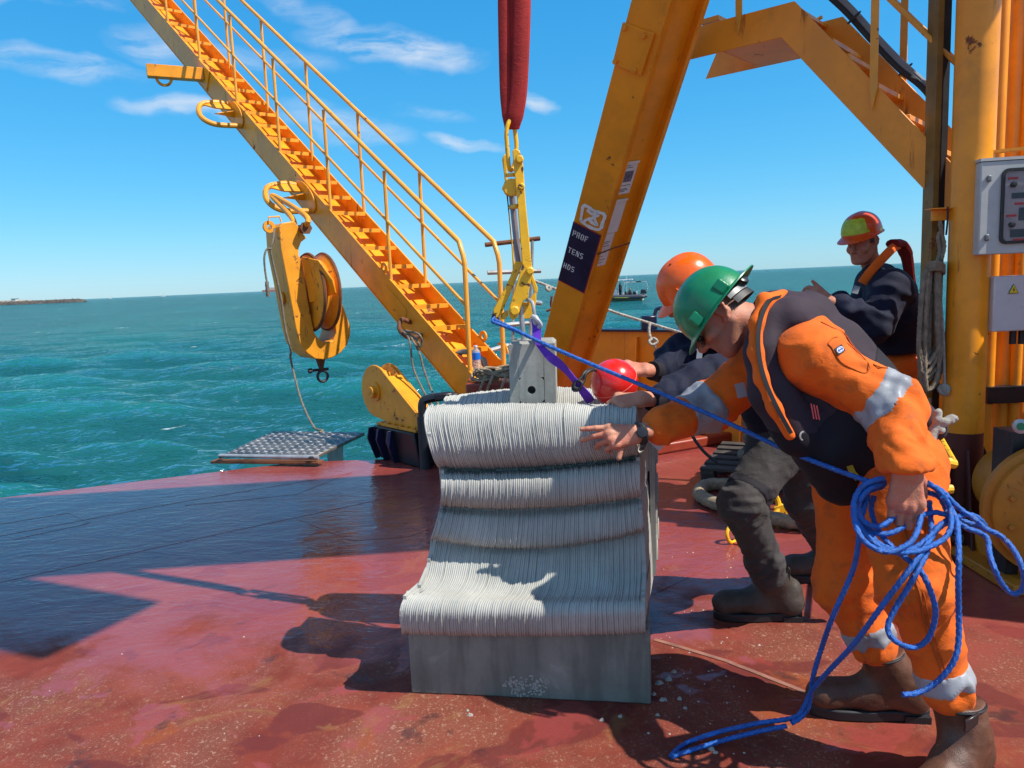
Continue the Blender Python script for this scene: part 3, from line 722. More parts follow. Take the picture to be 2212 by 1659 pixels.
# red pedestal the boom stands on
ped = MB(); q = Vector((A0.x+.42, A0.y+.30, 0)); ped.box((A0.x-.03, 5.86, 0), (A0.x+.46, 6.75, A0.z-.035)); 
solo(ped, 'boom_pedestal', 'dark red steel pedestal at the foot of the stair boom', 'pedestal', M['red_paint'], bevel=.012, seg=2)

# ---- snatch block hanging from the lower horn
e = Vector((.80, .60, 0)).normalized(); nf = Vector((.60, -.80, 0)); kx = .2441*7.3/FPX
BC = P(688, 632, 7.3)
def sb(x, y, n=0.): return BC + e*((x-610)*kx/.90) + ZUP*((710-y)*kx) + nf*n
blk = thing('snatch_block', 'large yellow snatch block with a rusty sheave hanging from the boom', 'pulley block', BC)
Tt = .36
body = [(318,150),(345,118),(440,100),(478,160),(500,205),(530,240),(482,275),(458,330),(455,390),(478,440),(500,790),(528,1050),(565,1115),(620,1150),(680,1135),(712,1070),(712,780),(772,780),(812,920),(838,1030),(834,1100),(800,1185),(740,1250),(665,1287),(590,1297),(520,1283),(455,1225),(405,1135),(382,1000),(345,600),(316,330)]
s = MB(); s.prism([sb(x, y, .06) for x, y in body], nf*-Tt); s.build('yoke', M['yellow_worn'], blk, bevel=.008, seg=2)
s = MB(); s.lathe([(0.0, 0), (.062, 0), (.062, .016), (.040, .016), (.036, .004), (0, .004)], sb(350, 745, .06-Tt/2) , -e, 20); s.build('axle_boss', M['yellow_worn'], blk)
sc = sb(612, 706, -.04); RS = .36
prof = [(0, -.10), (.30, -.10), (RS, -.085), (RS, -.062), (.305, -.03), (.285, 0), (.305, .03), (RS, .062), (RS, .085), (.30, .10), (0, .10)]
s = MB(); s.lathe(prof, sc, e, 40); sh = s.build('sheave', M['yellow_worn'], blk, smooth=25)
for sg in (-1, 1):
    s = MB(); s.torus(sc + e*sg*.074, e, RS, .016, 40, 6); s.build('rim', M['rust'], sh)
s = MB(); s.prism([sb(470, 400, .07), sb(520, 440, .30), sb(600, 610, .36), sb(622, 720, .34), sb(505, 795, .07)], e*.02); s.build('cheek_plate', M['yellow'], blk, bevel=.004)
s = MB(); s.lathe([(.018, 0), (.05, .12), (.075, .15)], sb(598, 1400, -.04), ZUP, 14); s.build('swivel_neck', M['rust'], blk)
for xx, yy in ((280, 140),):
    c = sb(xx, yy, -.06); s = MB(); s.ringprism(disc_pts(c, e, ZUP, .055, 16), disc_pts(c - ZUP*.003, e, ZUP, .024, 16), nf*-.03); s.build('lug', M['yellow_worn'], blk)
s = MB(); s.tube([sb(275, 110, -.05), sb(275, 62, -.05), sb(360, 55, -.05), sb(372, 100, -.05)], .008, 6); s.build('handle', M['yellow_rail'], blk)
s = MB(); s.cyl(sb(500, 165, .12), sb(500, 165, -.22), .040, 14); s.lathe([(.058, 0), (.058, .03)], sb(500, 165, .12), nf, 6); s.build('shackle_pin', M['rust'], blk)
s = MB(); top = hc - lat*.36 - nrm*.06
s.tube(spline([sb(500, 165, -.16), sb(498, 60, -.16), top + Vector((0.0,0,.05)), sb(520, 60, .10), sb(500, 165, .10)], 8), .026, 10); solo(s, 'bow_shackle', 'rusty yellow bow shackle linking the snatch block to the boom', 'shackle', M['yellow_worn'])
s = MB(); c = sb(605, 1452, -.04); s.torus(c, nf, .052, .014, 20, 8); s.cyl(sb(565,1392,-.04)-e*.06, sb(640,1392,-.04)+e*.02, .014, 10); s.lathe([(.026,0),(.026,.03)], sb(565,1392,-.04)-e*.06, -e, 6)
solo(s, 'small_shackle', 'small black shackle below the snatch block', 'shackle', M['dark_steel'])
# ropes of the block
s = MB(); s.rope(spline([sb(300, 160, .0), sb(262, 270, .05), sb(240, 340, .05), sb(252, 450, .05), sb(285, 740, .06), sb(300, 1000, .06), sb(335, 1190, .04), P(628, 777, 7.2), P(646, 850, 7.1), P(662, 893, 7.0), P(678, 922, 6.92), P(686, 928, 6.85), P(697, 930, 6.8), P(690, 934, 6.75)], 8), .011)
solo(s, 'hanging_rope', 'thin grey rope running down the snatch block to the tread plate', 'rope', M['grey_rope'])
s = MB(); s.rope(spline([sb(240, 330, .07), sb(205, 335, .07), sb(182, 400, .07), sb(182, 500, .06), sb(188, 600, .06)], 8), .010); s.rope(spline([sb(188, 600, .06), sb(187, 660, .06), sb(188, 725, .06)], 6), .019)
solo(s, 'rope_tail', 'short frayed rope tail hanging left of the snatch block', 'rope', M['grey_rope'])
s = MB(); q = ring_c
s.rope(spline([q+Vector((-.02,0,0)), P(884, 735, 6.5), P(893, 795, 6.45), P(915, 845, 6.35), P(935, 878, 6.2), P(948, 905, 6.1)], 8), .010); s.rope(spline([q+Vector((.02,0,0)), P(905, 760, 6.5), P(916, 800, 6.45), P(935, 850, 6.35), P(950, 880, 6.2), P(960, 905, 6.1)], 8), .010)
s.rope(spline([q, P(904, 722, 6.45), P(912, 740, 6.45), P(906, 750, 6.45), P(901, 735, 6.45), q], 6), .011)
solo(s, 'mooring_line', 'doubled grey line hanging from the half ring low on the boom', 'rope', M['grey_rope'])

# ---- stern roller on its black stand
e2 = Vector((.66, -.75, 0)).normalized(); t2 = Vector((.75, .66, 0)).normalized(); RC = P(811, 846, 6.62)
rol = thing('stern_roller', 'yellow stern sheave in a tapered housing at the deck edge', 'roller', Vector((RC.x, RC.y, 0)))
def rp(u, v, t=0.): return RC + e2*u + ZUP*v + t2*t
r0 = .235
out = [rp(r0*math.cos(a), r0*math.sin(a)) for a in np.linspace(R(48), R(248), 22)]
pol = out + [rp(.20, -.262), rp(.70, -.268), rp(.70, -.19)]
for tt in (0, .155):
    s = MB(); s.prism([p + t2*tt for p in pol], t2*.016); s.build('cheek', M['yellow_worn'], rol, bevel=.004)
s = MB(); s.prism([rp(.19, .145, .016), rp(.70, -.185, .016), rp(.70, -.20, .016), rp(.175, .138, .016)], t2*.139); s.build('cover_plate', M['yellow'], rol)
s = MB(); s.lathe([(0, .02), (.222, .02), (.222, .035), (.185, .06), (.185, .11), (.222, .135), (.222, .152), (0, .152)], RC, t2, 32); s.build('sheave', M['yellow_worn'], rol, smooth=25)
s = MB(); s.lathe([(.085, -.016), (.085, .0)], RC, t2, 20); s.build('boss_plate', M['yellow'], rol)
s = MB(); s.lathe([(.0, -.062), (.012, -.062), (.014, -.055), (.045, -.056), (.052, -.048), (.052, -.016)], RC, t2, 20); s.build('axle_cap', M['yellow_worn'], rol, smooth=30)
s = MB(); s.obox(rp(.34, -.275, .085), e2*.30, t2*.12, ZUP*.012); s.build('base_plate', M['yellow_worn'], rol, bevel=.003)
for u in np.linspace(.1, .6, 6):
    bolt(rol, rp(u, -.263, -.02), ZUP, .014, .014, 'yellow_worn')
st_ = thing('roller_stand', 'black steel stand under the yellow stern roller', 'stand', Vector((RC.x, RC.y, 0)))
zt = RC.z - .289
def rs(u, t, z): p = rp(u, 0, t); p.z = z; return p
s = MB(); s.hexa([rs(.02,-.02,0), rs(.66,-.02,0), rs(.66,.30,0), rs(.02,.30,0), rs(.02,-.06,zt), rs(.64,-.06,zt), rs(.64,.25,zt), rs(.02,.25,zt)]); s.build('column', M['black'], st_, bevel=.012, seg=2)
for u in (.02, .16, .32):
    s = MB(); s.prism([rs(u,-.061,zt-.01), rs(u,-.11,zt-.01), rs(u,-.13,zt-.1), rs(u,-.06,0), rs(u,-.02,0)], e2*.016); s.build('rib', M['navy_paint'], st_, bevel=.002)
s = MB(); s.obox(rs(.35,.29,.16)+t2*.03, e2*.30, t2*.05, ZUP*.14); s.build('red_foot', M['red_paint'], st_, bevel=.02)
# black bitt horn behind the roller
bz = thing('deck_cleat', 'black deck cleat between the roller and the concrete module', 'cleat', G(945, 985, 0))
q0, q1 = P(912, 873, 6.1), P(995, 868, 6.1)
s = MB(); s.tube(spline([q0-ZUP*.14, q0+ZUP*.0, q0+ZUP*.04+Vector((.05,0,0)), q1+ZUP*.05-Vector((.08,0,0)), q1, q1-ZUP*.18+Vector((.03,0,0))], 6), .036, 10); s.build('horn', M['black'], bz)
s = MB(); s.beam(q0+Vector((.10,0,.05)), q1+Vector((-.06,0,.055)), .07, .055); s.build('top_bar', M['black'], bz, bevel=.01)
for q in (q0, q1+Vector((.03,0,0))):
    s = MB(); s.cyl((q.x, q.y, 0), (q.x, q.y, q.z-.1), .05, 12); s.build('post', M['black'], bz)

# ---- hinged tread plate at the deck edge
tp = thing('tread_plate', 'grey chequered tread plate hinged at the deck edge above the water', 'plate', G(560, 1000))
a, b_, c, d = G(459, 1001), G(688, 1001), P(788, 938, 7.55), P(560, 936, 7.75)
a = Vector((-2.66, 6.60, .035)); b_ = P(690, 992, 6.45); b_.z = .055
hh = .075; a = P(487, 979, 6.62); b_ = P(686, 983, 6.40); c = P(788, 934, 7.25); d = P(590, 931, 7.55)
up_ = ((b_-a).cross(d-a)).normalized()
s = MB(); s.prism([a, b_, c, d], -up_*.03); s.build('plate', None, tp, bevel=.004)
mt, t, bs = new_mat('chequer_plate'); co = t.obj()
n1 = t.noise(co, 5, 5, .6); t.put(bs.inputs['Base Color'], t.mix(t.ramp(n1, .35, .65), (.055,.045,.040), (.17,.15,.13))); bs.inputs['Metallic'].default_value = .55; t.put(bs.inputs['Roughness'], t.fmix(n1, .34, .6))
M['chequer'] = mt; tp.children[0].data.materials.clear(); tp.children[0].data.materials.append(mt)
s = MB(); u_ = (b_-a); v_ = (d-a); nu, nv = 24, 18          # raised diamonds
for i in range(nu):
    for j in range(nv):
        if (i+j) % 2: continue
        p = a + u_*((i+.5)/nu) + (d-a).lerp(c-b_, (i+.5)/nu)*((j+.5)/nv); dr = (u_.normalized()*(1 if i % 2 else -1) + v_.normalized()).normalized(); sd = dr.cross(up_)
        s.add([p-dr*.028, p+sd*.009, p+dr*.028, p-sd*.009, p+up_*.007], [(0,1,4),(1,2,4),(2,3,4),(3,0,4)])
stuff(s.build('tread_pattern', M['galv'], tp, smooth=None))
a2, b2 = G(458, 1002), G(700, 1002)
s = MB(); s.beam(P(462, 996, 6.62), P(694, 998, 6.36), .10, .022); s.build('hinge_plate', M['rust'], tp, bevel=.003)
s = MB(); s.tube([P(474, 984, 6.56), P(688, 988, 6.34)], .017, 10); s.build('hinge_barrel', M['galv'], tp)
bolt(tp, P(672, 991, 6.33), ZUP, .022, .02, 'dark_steel'); bolt(tp, P(478, 989, 6.6), ZUP, .022, .02, 'dark_steel')
s = MB(); s.hexa([P(706,975,6.75)-ZUP*.25, P(728,968,6.9)-ZUP*.25, P(736,968,6.95)-ZUP*.25, P(712,978,6.8)-ZUP*.25, P(706,975,6.75), P(735,958,6.95), P(742,958,7.0), P(714,972,6.8)]); s.build('support_leg', M['galv'], tp)

# ---- galvanised side ladder behind the hook
ld = thing('pipe_ladder', 'galvanised pipe ladder standing behind the release hook', 'ladder', P(1120, 790, 6.8))
rungs = [((1048,529),(1166,515)), ((1053,589),(1168,585)), ((1150,652),(1168,655)), ((1080,703),(1150,697)), ((1060,757),(1100,745))]
for i, (p0, p1) in enumerate(rungs):
    s = MB(); s.tube([P(*p0, 6.75), P(*p1, 6.85)], .021, 10); s.build('rung', M['rust'] if i == 0 else M['galv'], ld)
for xx, y0 in ((1112, 505), (1150, 520)):
    s = MB(); s.tube([P(xx, y0, 6.83), P(xx-6, 800, 6.83)], .014, 8); s.build('upright', M['galv'], ld)
for pts in ([(1071,682),(1086,712),(1079,716)], [(1075,742),(1092,745),(1098,765)], [(1192,640),(1190,660),(1196,668)], [(1180,672),(1190,668),(1196,672)]):
    s = MB(); s.tube([P(x, y, 6.6) for x, y in pts], .011, 8); solo(s, 'hook_bar', {1071:'bent yellow bar above the boom foot', 1075:'short yellow bent bar beside the rope pile', 1192:'upper rusty hook bar on the left of the tall leg', 1180:'lower rusty hook bar on the left of the tall leg'}[pts[0][0]], 'bar', M['rust'] if pts[0][0] > 1100 else M['yellow_rail'])

# ---- tall A-frame leg with stencilled panel
leg = thing('gantry_upright', 'tall slanting orange-yellow frame leg with a navy stencilled panel', 'frame leg', G(1240, 985))
def extr(p, q, tt): return p + (q-p)*tt
qb = [P(1152, 800, 6.36), P(1214, 800, 6.2), P(1270, 800, 6.40)]; qt = [P(1368, 0, 4.66), P(1450, 0, 4.52), P(1537, 0, 4.70)]
l0 = ((qb[0]-qb[1]) + (qt[0]-qt[1]))/2; r0_ = ((qb[2]-qb[1]) + (qt[2]-qt[1]))/2; la = (qt[1]-qb[1]).normalized()
l0 = l0 - la*l0.dot(la); r0_ = r0_ - la*r0_.dot(la)
Eb = [qb[1]+l0, qb[1], qb[1]+r0_]; Et = [qt[1]+l0, qt[1], qt[1]+r0_]
Eb = [extr(b, t_, -.22) for b, t_ in zip(Eb, Et)]
TE = 1.62
Eu = [extr(b, t_, TE) for b, t_ in zip(Eb, Et)]
lx = (Eb[1]-Eb[0]); rx = (Eb[2]-Eb[1])
nl = lx.cross(la).normalized(); nl = nl if nl.y < 0 else -nl
nr = rx.cross(la).normalized(); nr = nr if nr.y < 0 else -nr
s = MB(); tkl = -nl*.03
s.hexa([Eb[0], Eb[1], Eb[1]+tkl, Eb[0]+tkl, Eu[0], Eu[1], Eu[1]+tkl, Eu[0]+tkl]); s.build('front_flange', M['orange_leg'], leg, bevel=.004)
# recessed web and rear flange
def on_r(f, tt, inset=0.): return extr(Eb[1].lerp(Eb[2], f), Eu[1].lerp(Eu[2], f), tt) - nr*inset
s = MB(); s.hexa([on_r(.12,0,.05), on_r(.985,0,.05), on_r(.985,0,.07), on_r(.12,0,.07), on_r(.12,1,.05), on_r(.985,1,.05), on_r(.985,1,.07), on_r(.12,1,.07)]); s.build('web', M['orange_leg'], leg)
s = MB(); s.hexa([on_r(.88,0,-.0), on_r(1,0,-.0), on_r(1,0,.22), on_r(.88,0,.22), on_r(.88,1,0), on_r(1,1,0), on_r(1,1,.22), on_r(.88,1,.22)]); s.build('rear_flange', M['orange_leg'], leg, bevel=.004)
s = MB(); s.hexa([on_r(.0,0,.031), on_r(.14,0,.0), on_r(.14,0,.2), on_r(.0,0,.2), on_r(.0,1,.031), on_r(.14,1,.0), on_r(.14,1,.2), on_r(.0,1,.2)]); s.build('stiffener', M['orange_leg'], leg)
def on_l(f, tt, out=0.): return extr(Eb[0].lerp(Eb[1], f), Eu[0].lerp(Eu[1], f), tt) + nl*out
def tt_at(py, f=.5, side='l'):
    fn = on_l if side == 'l' else on_r
    return float(min(np.arange(0, 1, .0005), key=lambda q: abs(proj(fn(f, q))[1]-py)))
# bolted cover plate
def onface(px, py, out=0.): d = rayd(px, py); return EYE + d*((Eb[1]-EYE).dot(nl)/d.dot(nl)) + nl*out
s = MB(); s.prism([onface(*q, .001) for q in ((1348,47),(1416,71),(1388,162),(1326,136))], nl*.022); cp = s.build('cover_plate', M['orange_leg'], leg, bevel=.003)
for q in ((1353,58),(1394,76),(1333,131),(1374,150)): bolt(cp, onface(*q, .022), nl, .017, .016, 'orange_leg')
# stencilled panel
t0, t1 = tt_at(618), tt_at(493)
s = MB(); s.prism([on_l(.0, t0, .002), on_l(1, t0, .002), on_l(1, t1, .002), on_l(.0, t1, .002)], nl*.003); pn = s.build('stencil_panel', M['navy_paint'], leg)
s = MB()
for q in (t0, t1): s.strap([on_l(.0, q, .0056), on_l(1, q, .0056)], .007, .002, la)
s.strap([on_l(.985, t0, .0056), on_l(.985, t1, .0056)], .006, .002, lx)
s.build('red_border', paint('red_line', (.35,.02,.03), .5), pn, smooth=None)
GLY = {'P':[(0,0,.26,1),(.40,.88,1,1),(.40,.42,1,.54),(.78,.5,1,.92)],'R':[(0,0,.26,1),(.40,.88,.95,1),(.40,.44,.95,.56),(.72,.52,.98,.94),(.66,0,.95,.46)],
 'O':[(0,.1,.28,.9),(.72,.1,1,.9),(.2,.9,.44,1),(.56,.9,.8,1),(.2,0,.44,.1),(.56,0,.8,.1)],'F':[(0,0,.26,1),(.38,.87,1,1),(.38,.45,.8,.57)],
 'T':[(.37,0,.63,.86),(0,.86,.44,1),(.56,.86,1,1)],'E':[(0,0,.26,1),(.38,.87,1,1),(.38,.45,.85,.57),(.38,0,1,.13)],
 'N':[(0,0,.20,1),(.80,0,1,1),(.22,.62,.44,.98),(.40,.34,.62,.7),(.56,.04,.80,.42)],'S':[(.15,.87,.95,1),(0,.56,.28,.9),(.18,.44,.84,.56),(.72,.1,1,.44),(.05,0,.85,.13)],
 'H':[(0,0,.27,1),(.73,0,1,1),(.27,.43,.73,.57)],'D':[(0,0,.28,1),(.28,.86,.74,1),(.28,0,.74,.14),(.73,.12,1,.88)]}
def stencil(word, px, py, root, hgt=.046, wch=.024, gap=.0095, slant=1):
    q = tt_at(py); fb = float(min(np.arange(0, 1, .005), key=lambda f: abs(proj(on_l(f, q))[0]-px)))
    o = on_l(fb, q, .0055); ex = Vector((lx.x, lx.y, lx.z)).normalized(); ex = (ex + la*.0).normalized(); ey = la; s = MB(); x = 0
    for ch in word:
        for (x0, y0, x1, y1) in GLY[ch]:
            pts = [o + ex*(x + xx*wch) + ey*(yy*hgt) for xx, yy in ((x0,y0),(x1,y0),(x1,y1),(x0,y1))]; s.prism(pts, nl*.001)
        x += wch + gap
    return s.build('lettering', M['white_paint'], root, smooth=None)
stencil('PROF', 1237, 520, pn); stencil('TENS', 1227, 556, pn); stencil('HDS', 1217, 590, pn)
# hand-painted white mark
q0, q1 = tt_at(488), tt_at(450)
def mk(u, v): return on_l(.20+.72*u, q0+(q1-q0)*v, .004)
s = MB(); rnd = random.Random(4)
for path in ([(.05,.08),(.5,.0),(.95,.12),(1,.55),(.98,.98),(.5,.92),(.02,.96),(.0,.5),(.05,.08)], [(.18,.8),(.45,.72),(.7,.9)], [(.75,.85),(.5,.5),(.25,.25),(.2,.1)], [(.55,.62),(.72,.4),(.82,.25)], [(.42,.35),(.6,.28),(.78,.3)]):
    pts = resample(spline([mk(u, v) for u, v in path], 6), .012)
    s.strap(pts, [.022+rnd.uniform(-.006,.006) for _ in pts], .003, [nl.cross(pts[min(i+1,len(pts)-1)]-pts[max(i-1,0)]) for i in range(len(pts))])
s.build('white_mark', M['white_paint'], leg, smooth=None)
# laminated sheets taped in the web
def sheet(py0, py1, f0=.20, f1=.60, off=.048):
    ta, tb = tt_at(py1, .3, 'r'), tt_at(py0, .3, 'r'); s = MB(); n = 8; pts = []
    s.prism([on_r(f0, ta, off), on_r(f1, ta, off), on_r(f1, tb, off), on_r(f0, tb, off)], nr*.002); return s.build('paper_sheet', M['paper'], leg, smooth=None), ta, tb
sh1, ta, tb = sheet(358, 428); 
s = MB(); f = lambda u, v: on_r(.20+.40*u, ta+(tb-ta)*v, .0455)
s.prism([f(.25,.38), f(.85,.38), f(.85,.72), f(.25,.72)], nr*.0006); s.build('printed_picture', paint('print_photo', (.16,.15,.22), .5, .6, scale=60, bump=0), sh1, smooth=None)
s = MB(); [s.prism([f(.2,v), f(.2+w_,v), f(.2+w_,v+.018), f(.2,v+.018)], nr*.0006) for v, w_ in ((.08,.4),(.12,.6),(.16,.5),(.27,.66),(.82,.5),(.88,.3))]; s.build('print_lines', M['ink'], sh1, smooth=None)
s = MB(); s.strap([on_r(.13, tb, .040), on_r(.60, tb, .036)], .014, .004, la); s.build('tape', M['white_paint'], sh1, smooth=None)
sh2, ta, tb = sheet(440, 512); s = MB(); s.strap([on_r(.13, tb, .040), on_r(.58, tb, .034)], .016, .004, la); s.build('tape', M['white_paint'], sh2, smooth=None)
sh3, ta, tb = sheet(514, 583, .20, .54); f3 = lambda u, v: on_r(.20+.34*u, ta+(tb-ta)*v, .0455)
s = MB(); [s.prism([f3(.2,v), f3(.2+w_,v), f3(.2+w_,v+.014), f3(.2,v+.014)], nr*.0006) for v, w_ in ((.10,.4),(.2,.6),(.3,.3),(.42,.5),(.62,.6),(.70,.45),(.75,.6))]; s.build('print_lines', M['ink'], sh3, smooth=None)
q = tt_at(535, .5, 'r'); s = MB(); s.strap([on_r(.02, q-.004, -.004), on_r(.5, q+.0, -.004), on_r(.97, q+.002, -.004)], .012, .003, la); s.build('strapping_band', M['rust'], leg, smooth=None)
# overhead cross head (above the picture) that carries the sling
ch = thing('overhead_gantry', 'yellow gantry beam overhead that carries the red sling', 'crossbeam', Eu[1] + Vector((0, .3, 0)))
cz = 4.70
s = MB(); s.beam((-.55, 3.45, cz), (Eu[1].x+2.2, 3.75, cz), 1.65, .55); s.build('crossbeam', M['yellow'], ch, bevel=.02)
s = MB(); s.beam((-.35, 2.68, cz+.1), (1.30, 1.95, cz+.1), .62, .4); s.build('shadow_arm', M['yellow'], ch, bevel=.02)  # unseen arm, placed and sized to throw the left deck shadow
s = MB(); s.lathe([(.10, 0), (.10, .3)], (0.0, 3.04, cz-.55), ZUP, 14); s.build('sling_hook', M['dark_steel'], ch)

# ---- platform and steps on the right, joined to the leg
pf = thing('platform_stair', 'yellow platform with steps descending to the right post', 'stairs', P(2030, 440, 4.2))
lv = Vector((.66, .75, 0)).normalized(); W2 = .54; dr = Vector((.75, -.66, 0)).normalized()
def onstr(px, py, back=0.):     # point on the near stringer plane (vertical, along dr through the platform corner)
    o = P(1716, 2, 4.62); d = rayd(px, py); nn = lv; t_ = (o-EYE).dot(nn)/d.dot(nn); return EYE + d*t_ + lv*back
poly = [(1440,140),(1468,69),(1578,38),(1716,2),(2022,317),(2080,376),(2080,496),(2024,439),(1687,81)]
poly_far = [(1440,140),(1468,69),(1578,38),(1752,-12),(2022,268),(2080,328),(2080,496),(2024,439),(1687,81)]
for bk in (0, W2):
    s = MB(); s.prism([onstr(x, y, bk) for x, y in (poly if bk == 0 else poly_far)], lv*.014); s.build('stringer', M['orange_leg'], pf, bevel=.003)
s = MB(); pA, pB = onstr(1560, 112), onstr(1687, 81); dz = Vector((0,0,.012))
s.prism([pA+lv*.0145+dz, pB+lv*.0145+dz, pB+lv*(W2-.0005)+dz, pA+lv*(W2-.0005)+dz], (0,0,-.010)); s.build('platform_soffit', M['orange_leg'], pf)
s = MB(); s.prism([onstr(1578,44)+lv*.0145, onstr(1716,8)+lv*.0145, onstr(1716,8)+lv*(W2-.0005), onstr(1578,44)+lv*(W2-.0005)], (0,0,-.02)); s.build('platform_plate', M['yellow'], pf)
s = MB(); s.prism([pA+lv*.0145, pA+lv*(W2-.0005), onstr(1545,62)+lv*(W2-.0005), onstr(1545,62)+lv*.0145], dr*.01); s.build('end_web', M['orange_leg'], pf)
tdir = (onstr(2022,317)-onstr(1716,2)).normalized()
for i, (px, py) in enumerate(((1766,60),(1800,92),(1862,155),(1928,222),(1998,294))):
    c0 = onstr(px, py, .0145); s = MB(); s.obox(c0 + lv*(W2/2-.0145) + tdir*.0 - ZUP*.085, lv*(W2/2-.016), dr*.085, Vector((0,0,.014))); s.build('tread', M['yellow'], pf, bevel=.002)
c0 = onstr(1530, 30, .0145); s = MB(); s.obox(c0 + lv*(W2/2-.0145) - ZUP*.03, lv*(W2/2-.016), dr*.06, Vector((0,0,.014))); s.build('tread', M['yellow'], pf)
def rail(pts, r=.016, nm='rail', m_='yellow_rail'):
    s = MB(); s.tube(pts, r, 8); return s.build(nm, M[m_], pf)
for bk in (-.012, W2+.02):
    for (bx, by, hgt) in ((1599, 78, .72), (1888, 240, .95), (1960, 205, .95)):
        if bk > 0 and bx == 1599: continue
        if bk < 0 and bx == 1960: continue
        q = onstr(bx, by, bk); s = MB(); s.prism([q + dr*-.004, q + dr*.02 + ZUP*.12, q + dr*.02 + ZUP*hgt, q - dr*.02 + ZUP*hgt, q - dr*.02 + ZUP*.12], lv*-.010); s.build('rail_stanchion', M['yellow_rail'], pf)
    off = 1.0
    a_, b_ = onstr(1716, 2, bk), onstr(2060, 356, bk)
    rail([a_ + ZUP*.92, b_ + ZUP*.92]); rail([a_ + ZUP*.50, b_ + ZUP*.50], .013); 
rail(spline([onstr(1600, 10, W2), onstr(1640, 14, W2), onstr(1680, 4, W2), onstr(1705, -10, W2)], 5), .012)
# cable bundle down the stair
cb = thing('cable_bundle', 'bundle of grey and black cables tied along the stair rail', 'cables', P(2030, 210, 4.3))
for i, (dx, dy, mm) in enumerate(((0,0,'grey_cable'),(5,9,'rubber'),(-6,6,'rubber'),(9,2,'pale_cable'),(3,-6,'grey_cable'),(13,10,'rubber'))):
    M.setdefault('grey_cable', plain('grey_cable', (.22,.23,.25), .4)); M.setdefault('pale_cable', plain('pale_cable', (.42,.36,.28), .5))
    pts = spline([P(1790+dx, -20+dy, 4.62), P(1835+dx, 22+dy, 4.58), P(1892+dx, 85+dy, 4.5), P(1945+dx, 140+dy, 4.42), P(1990+dx, 178+dy*.6, 4.36), P(2012+dx*.7, 205+dy*.5, 4.3), P(2024+dx*.5, 236, 4.25), P(2032, 300, 4.2)], 8)
    s = MB(); s.tube(pts, .012+.002*(i % 3), 8); s.build('cable', M[mm], cb)
for px, py in ((1845, 38), (1956, 150)):
    q = P(px, py, 4.5); s = MB(); s.torus(q, Vector((.6, -.1, -.7)), .04, .006, 14, 5); s.build('cable_tie', M['rubber'], cb)

# ---- round post with flared base
PY = 3.95; pc = P(2088, 700, PY); pc.z = 0
post = thing('round_post', 'thick round yellow post with a dark red foot on the right', 'post', pc)
topz = 4.9; zb = P(2088, 930, PY).z
s = MB(); s.lathe([(.097, zb), (.097, topz)], pc, ZUP, 40); s.build('shaft', M['yellow'], post)
s = MB(); s.lathe([(.0965, 0), (.0965, zb-.001)], pc, ZUP, 40); s.build('foot', M['brown_paint'], post)
for a_ in (205, 335, 250):
    d = Vector((math.cos(R(a_)), math.sin(R(a_)), 0)); s = MB(); sd = Vector((-d.y, d.x, 0))
    s.prism([pc+d*.09+ZUP*.0, pc+d*.33, pc+d*.30+ZUP*.05, pc+d*.10+ZUP*(zb-.08)], sd*.014); s.build('gusset', M['brown_paint'], post, bevel=.002)
s = MB(); s.box((pc.x-.32, pc.y-.32, .001), (pc.x+.32, pc.y+.32, .02)); s.build('foot_plate', M['brown_paint'], post)
# channel iron left of the post with its clip
ci = thing('channel_iron', 'dark steel channel standing against the round post', 'channel', P(2030, 500, 4.06))
c1 = P(2030, 400, 4.07)
s = MB(); s.box((c1.x-.034, c1.y, 0), (c1.x-.004, c1.y+.012, 4.9)); s.box((c1.x-.034, c1.y+.012, 0), (c1.x-.022, c1.y+.10, 4.9)); s.build('flange', M['olive'] if 'olive' in M else M.setdefault('olive', paint('olive_worn_paint', (.23,.12,.018), .55, .3, .5, scale=6, bump=.3)), ci)
s = MB(); s.box((c1.x-.0035, c1.y+.02, 0), (c1.x+.045, c1.y+.03, 4.9)); s.build('web', M['dark_steel'], ci)
br = thing('clip_angle', 'small yellow angle clip bolted to the channel beside the post', 'bracket', P(2030, 465, 3.98))
q = P(2032, 458, 4.02); s = MB(); s.box((q.x-.062, q.y-.03, q.z-.045), (q.x+.04, q.y-.018, q.z+.01)); s.box((q.x-.085, q.y-.075, q.z+.0105), (q.x+.04, q.y-.0, q.z+.017)); s.build('angle', M['orange_leg'], br, bevel=.002)
for dx in (-.04, .0): bolt(br, (q.x+dx, q.y-.030, q.z-.018), (0,-1,0), .006, .005, 'orange_leg')
s = MB(); s.tube([(q.x-.008, q.y-.078, q.z+.02), (q.x-.008, q.y-.079, q.z-.06), (q.x-.002, q.y-.06, q.z-.12)], .005, 6); s.build('lashing', M['rubber'], br)

# ---- pipes and frame behind and right of the post
pr = thing('pipe_rack', 'row of upright yellow pipes right of the round post', 'pipes', P(2170, 900, 4.35))
for i, (px, r_, dep) in enumerate(((2133,.020,4.2),(2147,.034,4.3),(2180,.044,4.35),(2198,.024,4.45),(2208,.03,4.3),(2222,.04,4.4))):
    q = P(px, 500, dep); s = MB(); s.cyl((q.x, q.y, .02), (q.x, q.y, 4.6), r_, 14); s.build('pipe', M['yellow'] if i % 2 == 0 else M['orange_leg'], pr)
s = MB(); q0, q1 = P(2100, 334, 3.93), P(2290, 312, 3.80); s.beam(q0, q1, .07, .012); s.build('ledge', M['orange_leg'], pr)
for (a_, b_) in (((2125,5),(2240,90)), ((2125,155),(2240,250)), ((2125,180),(2230,270))):
    s = MB(); s.tube([P(*a_, 4.7), P(*b_, 4.6)], .02, 8); s.build('brace', M['yellow_rail'], pr)
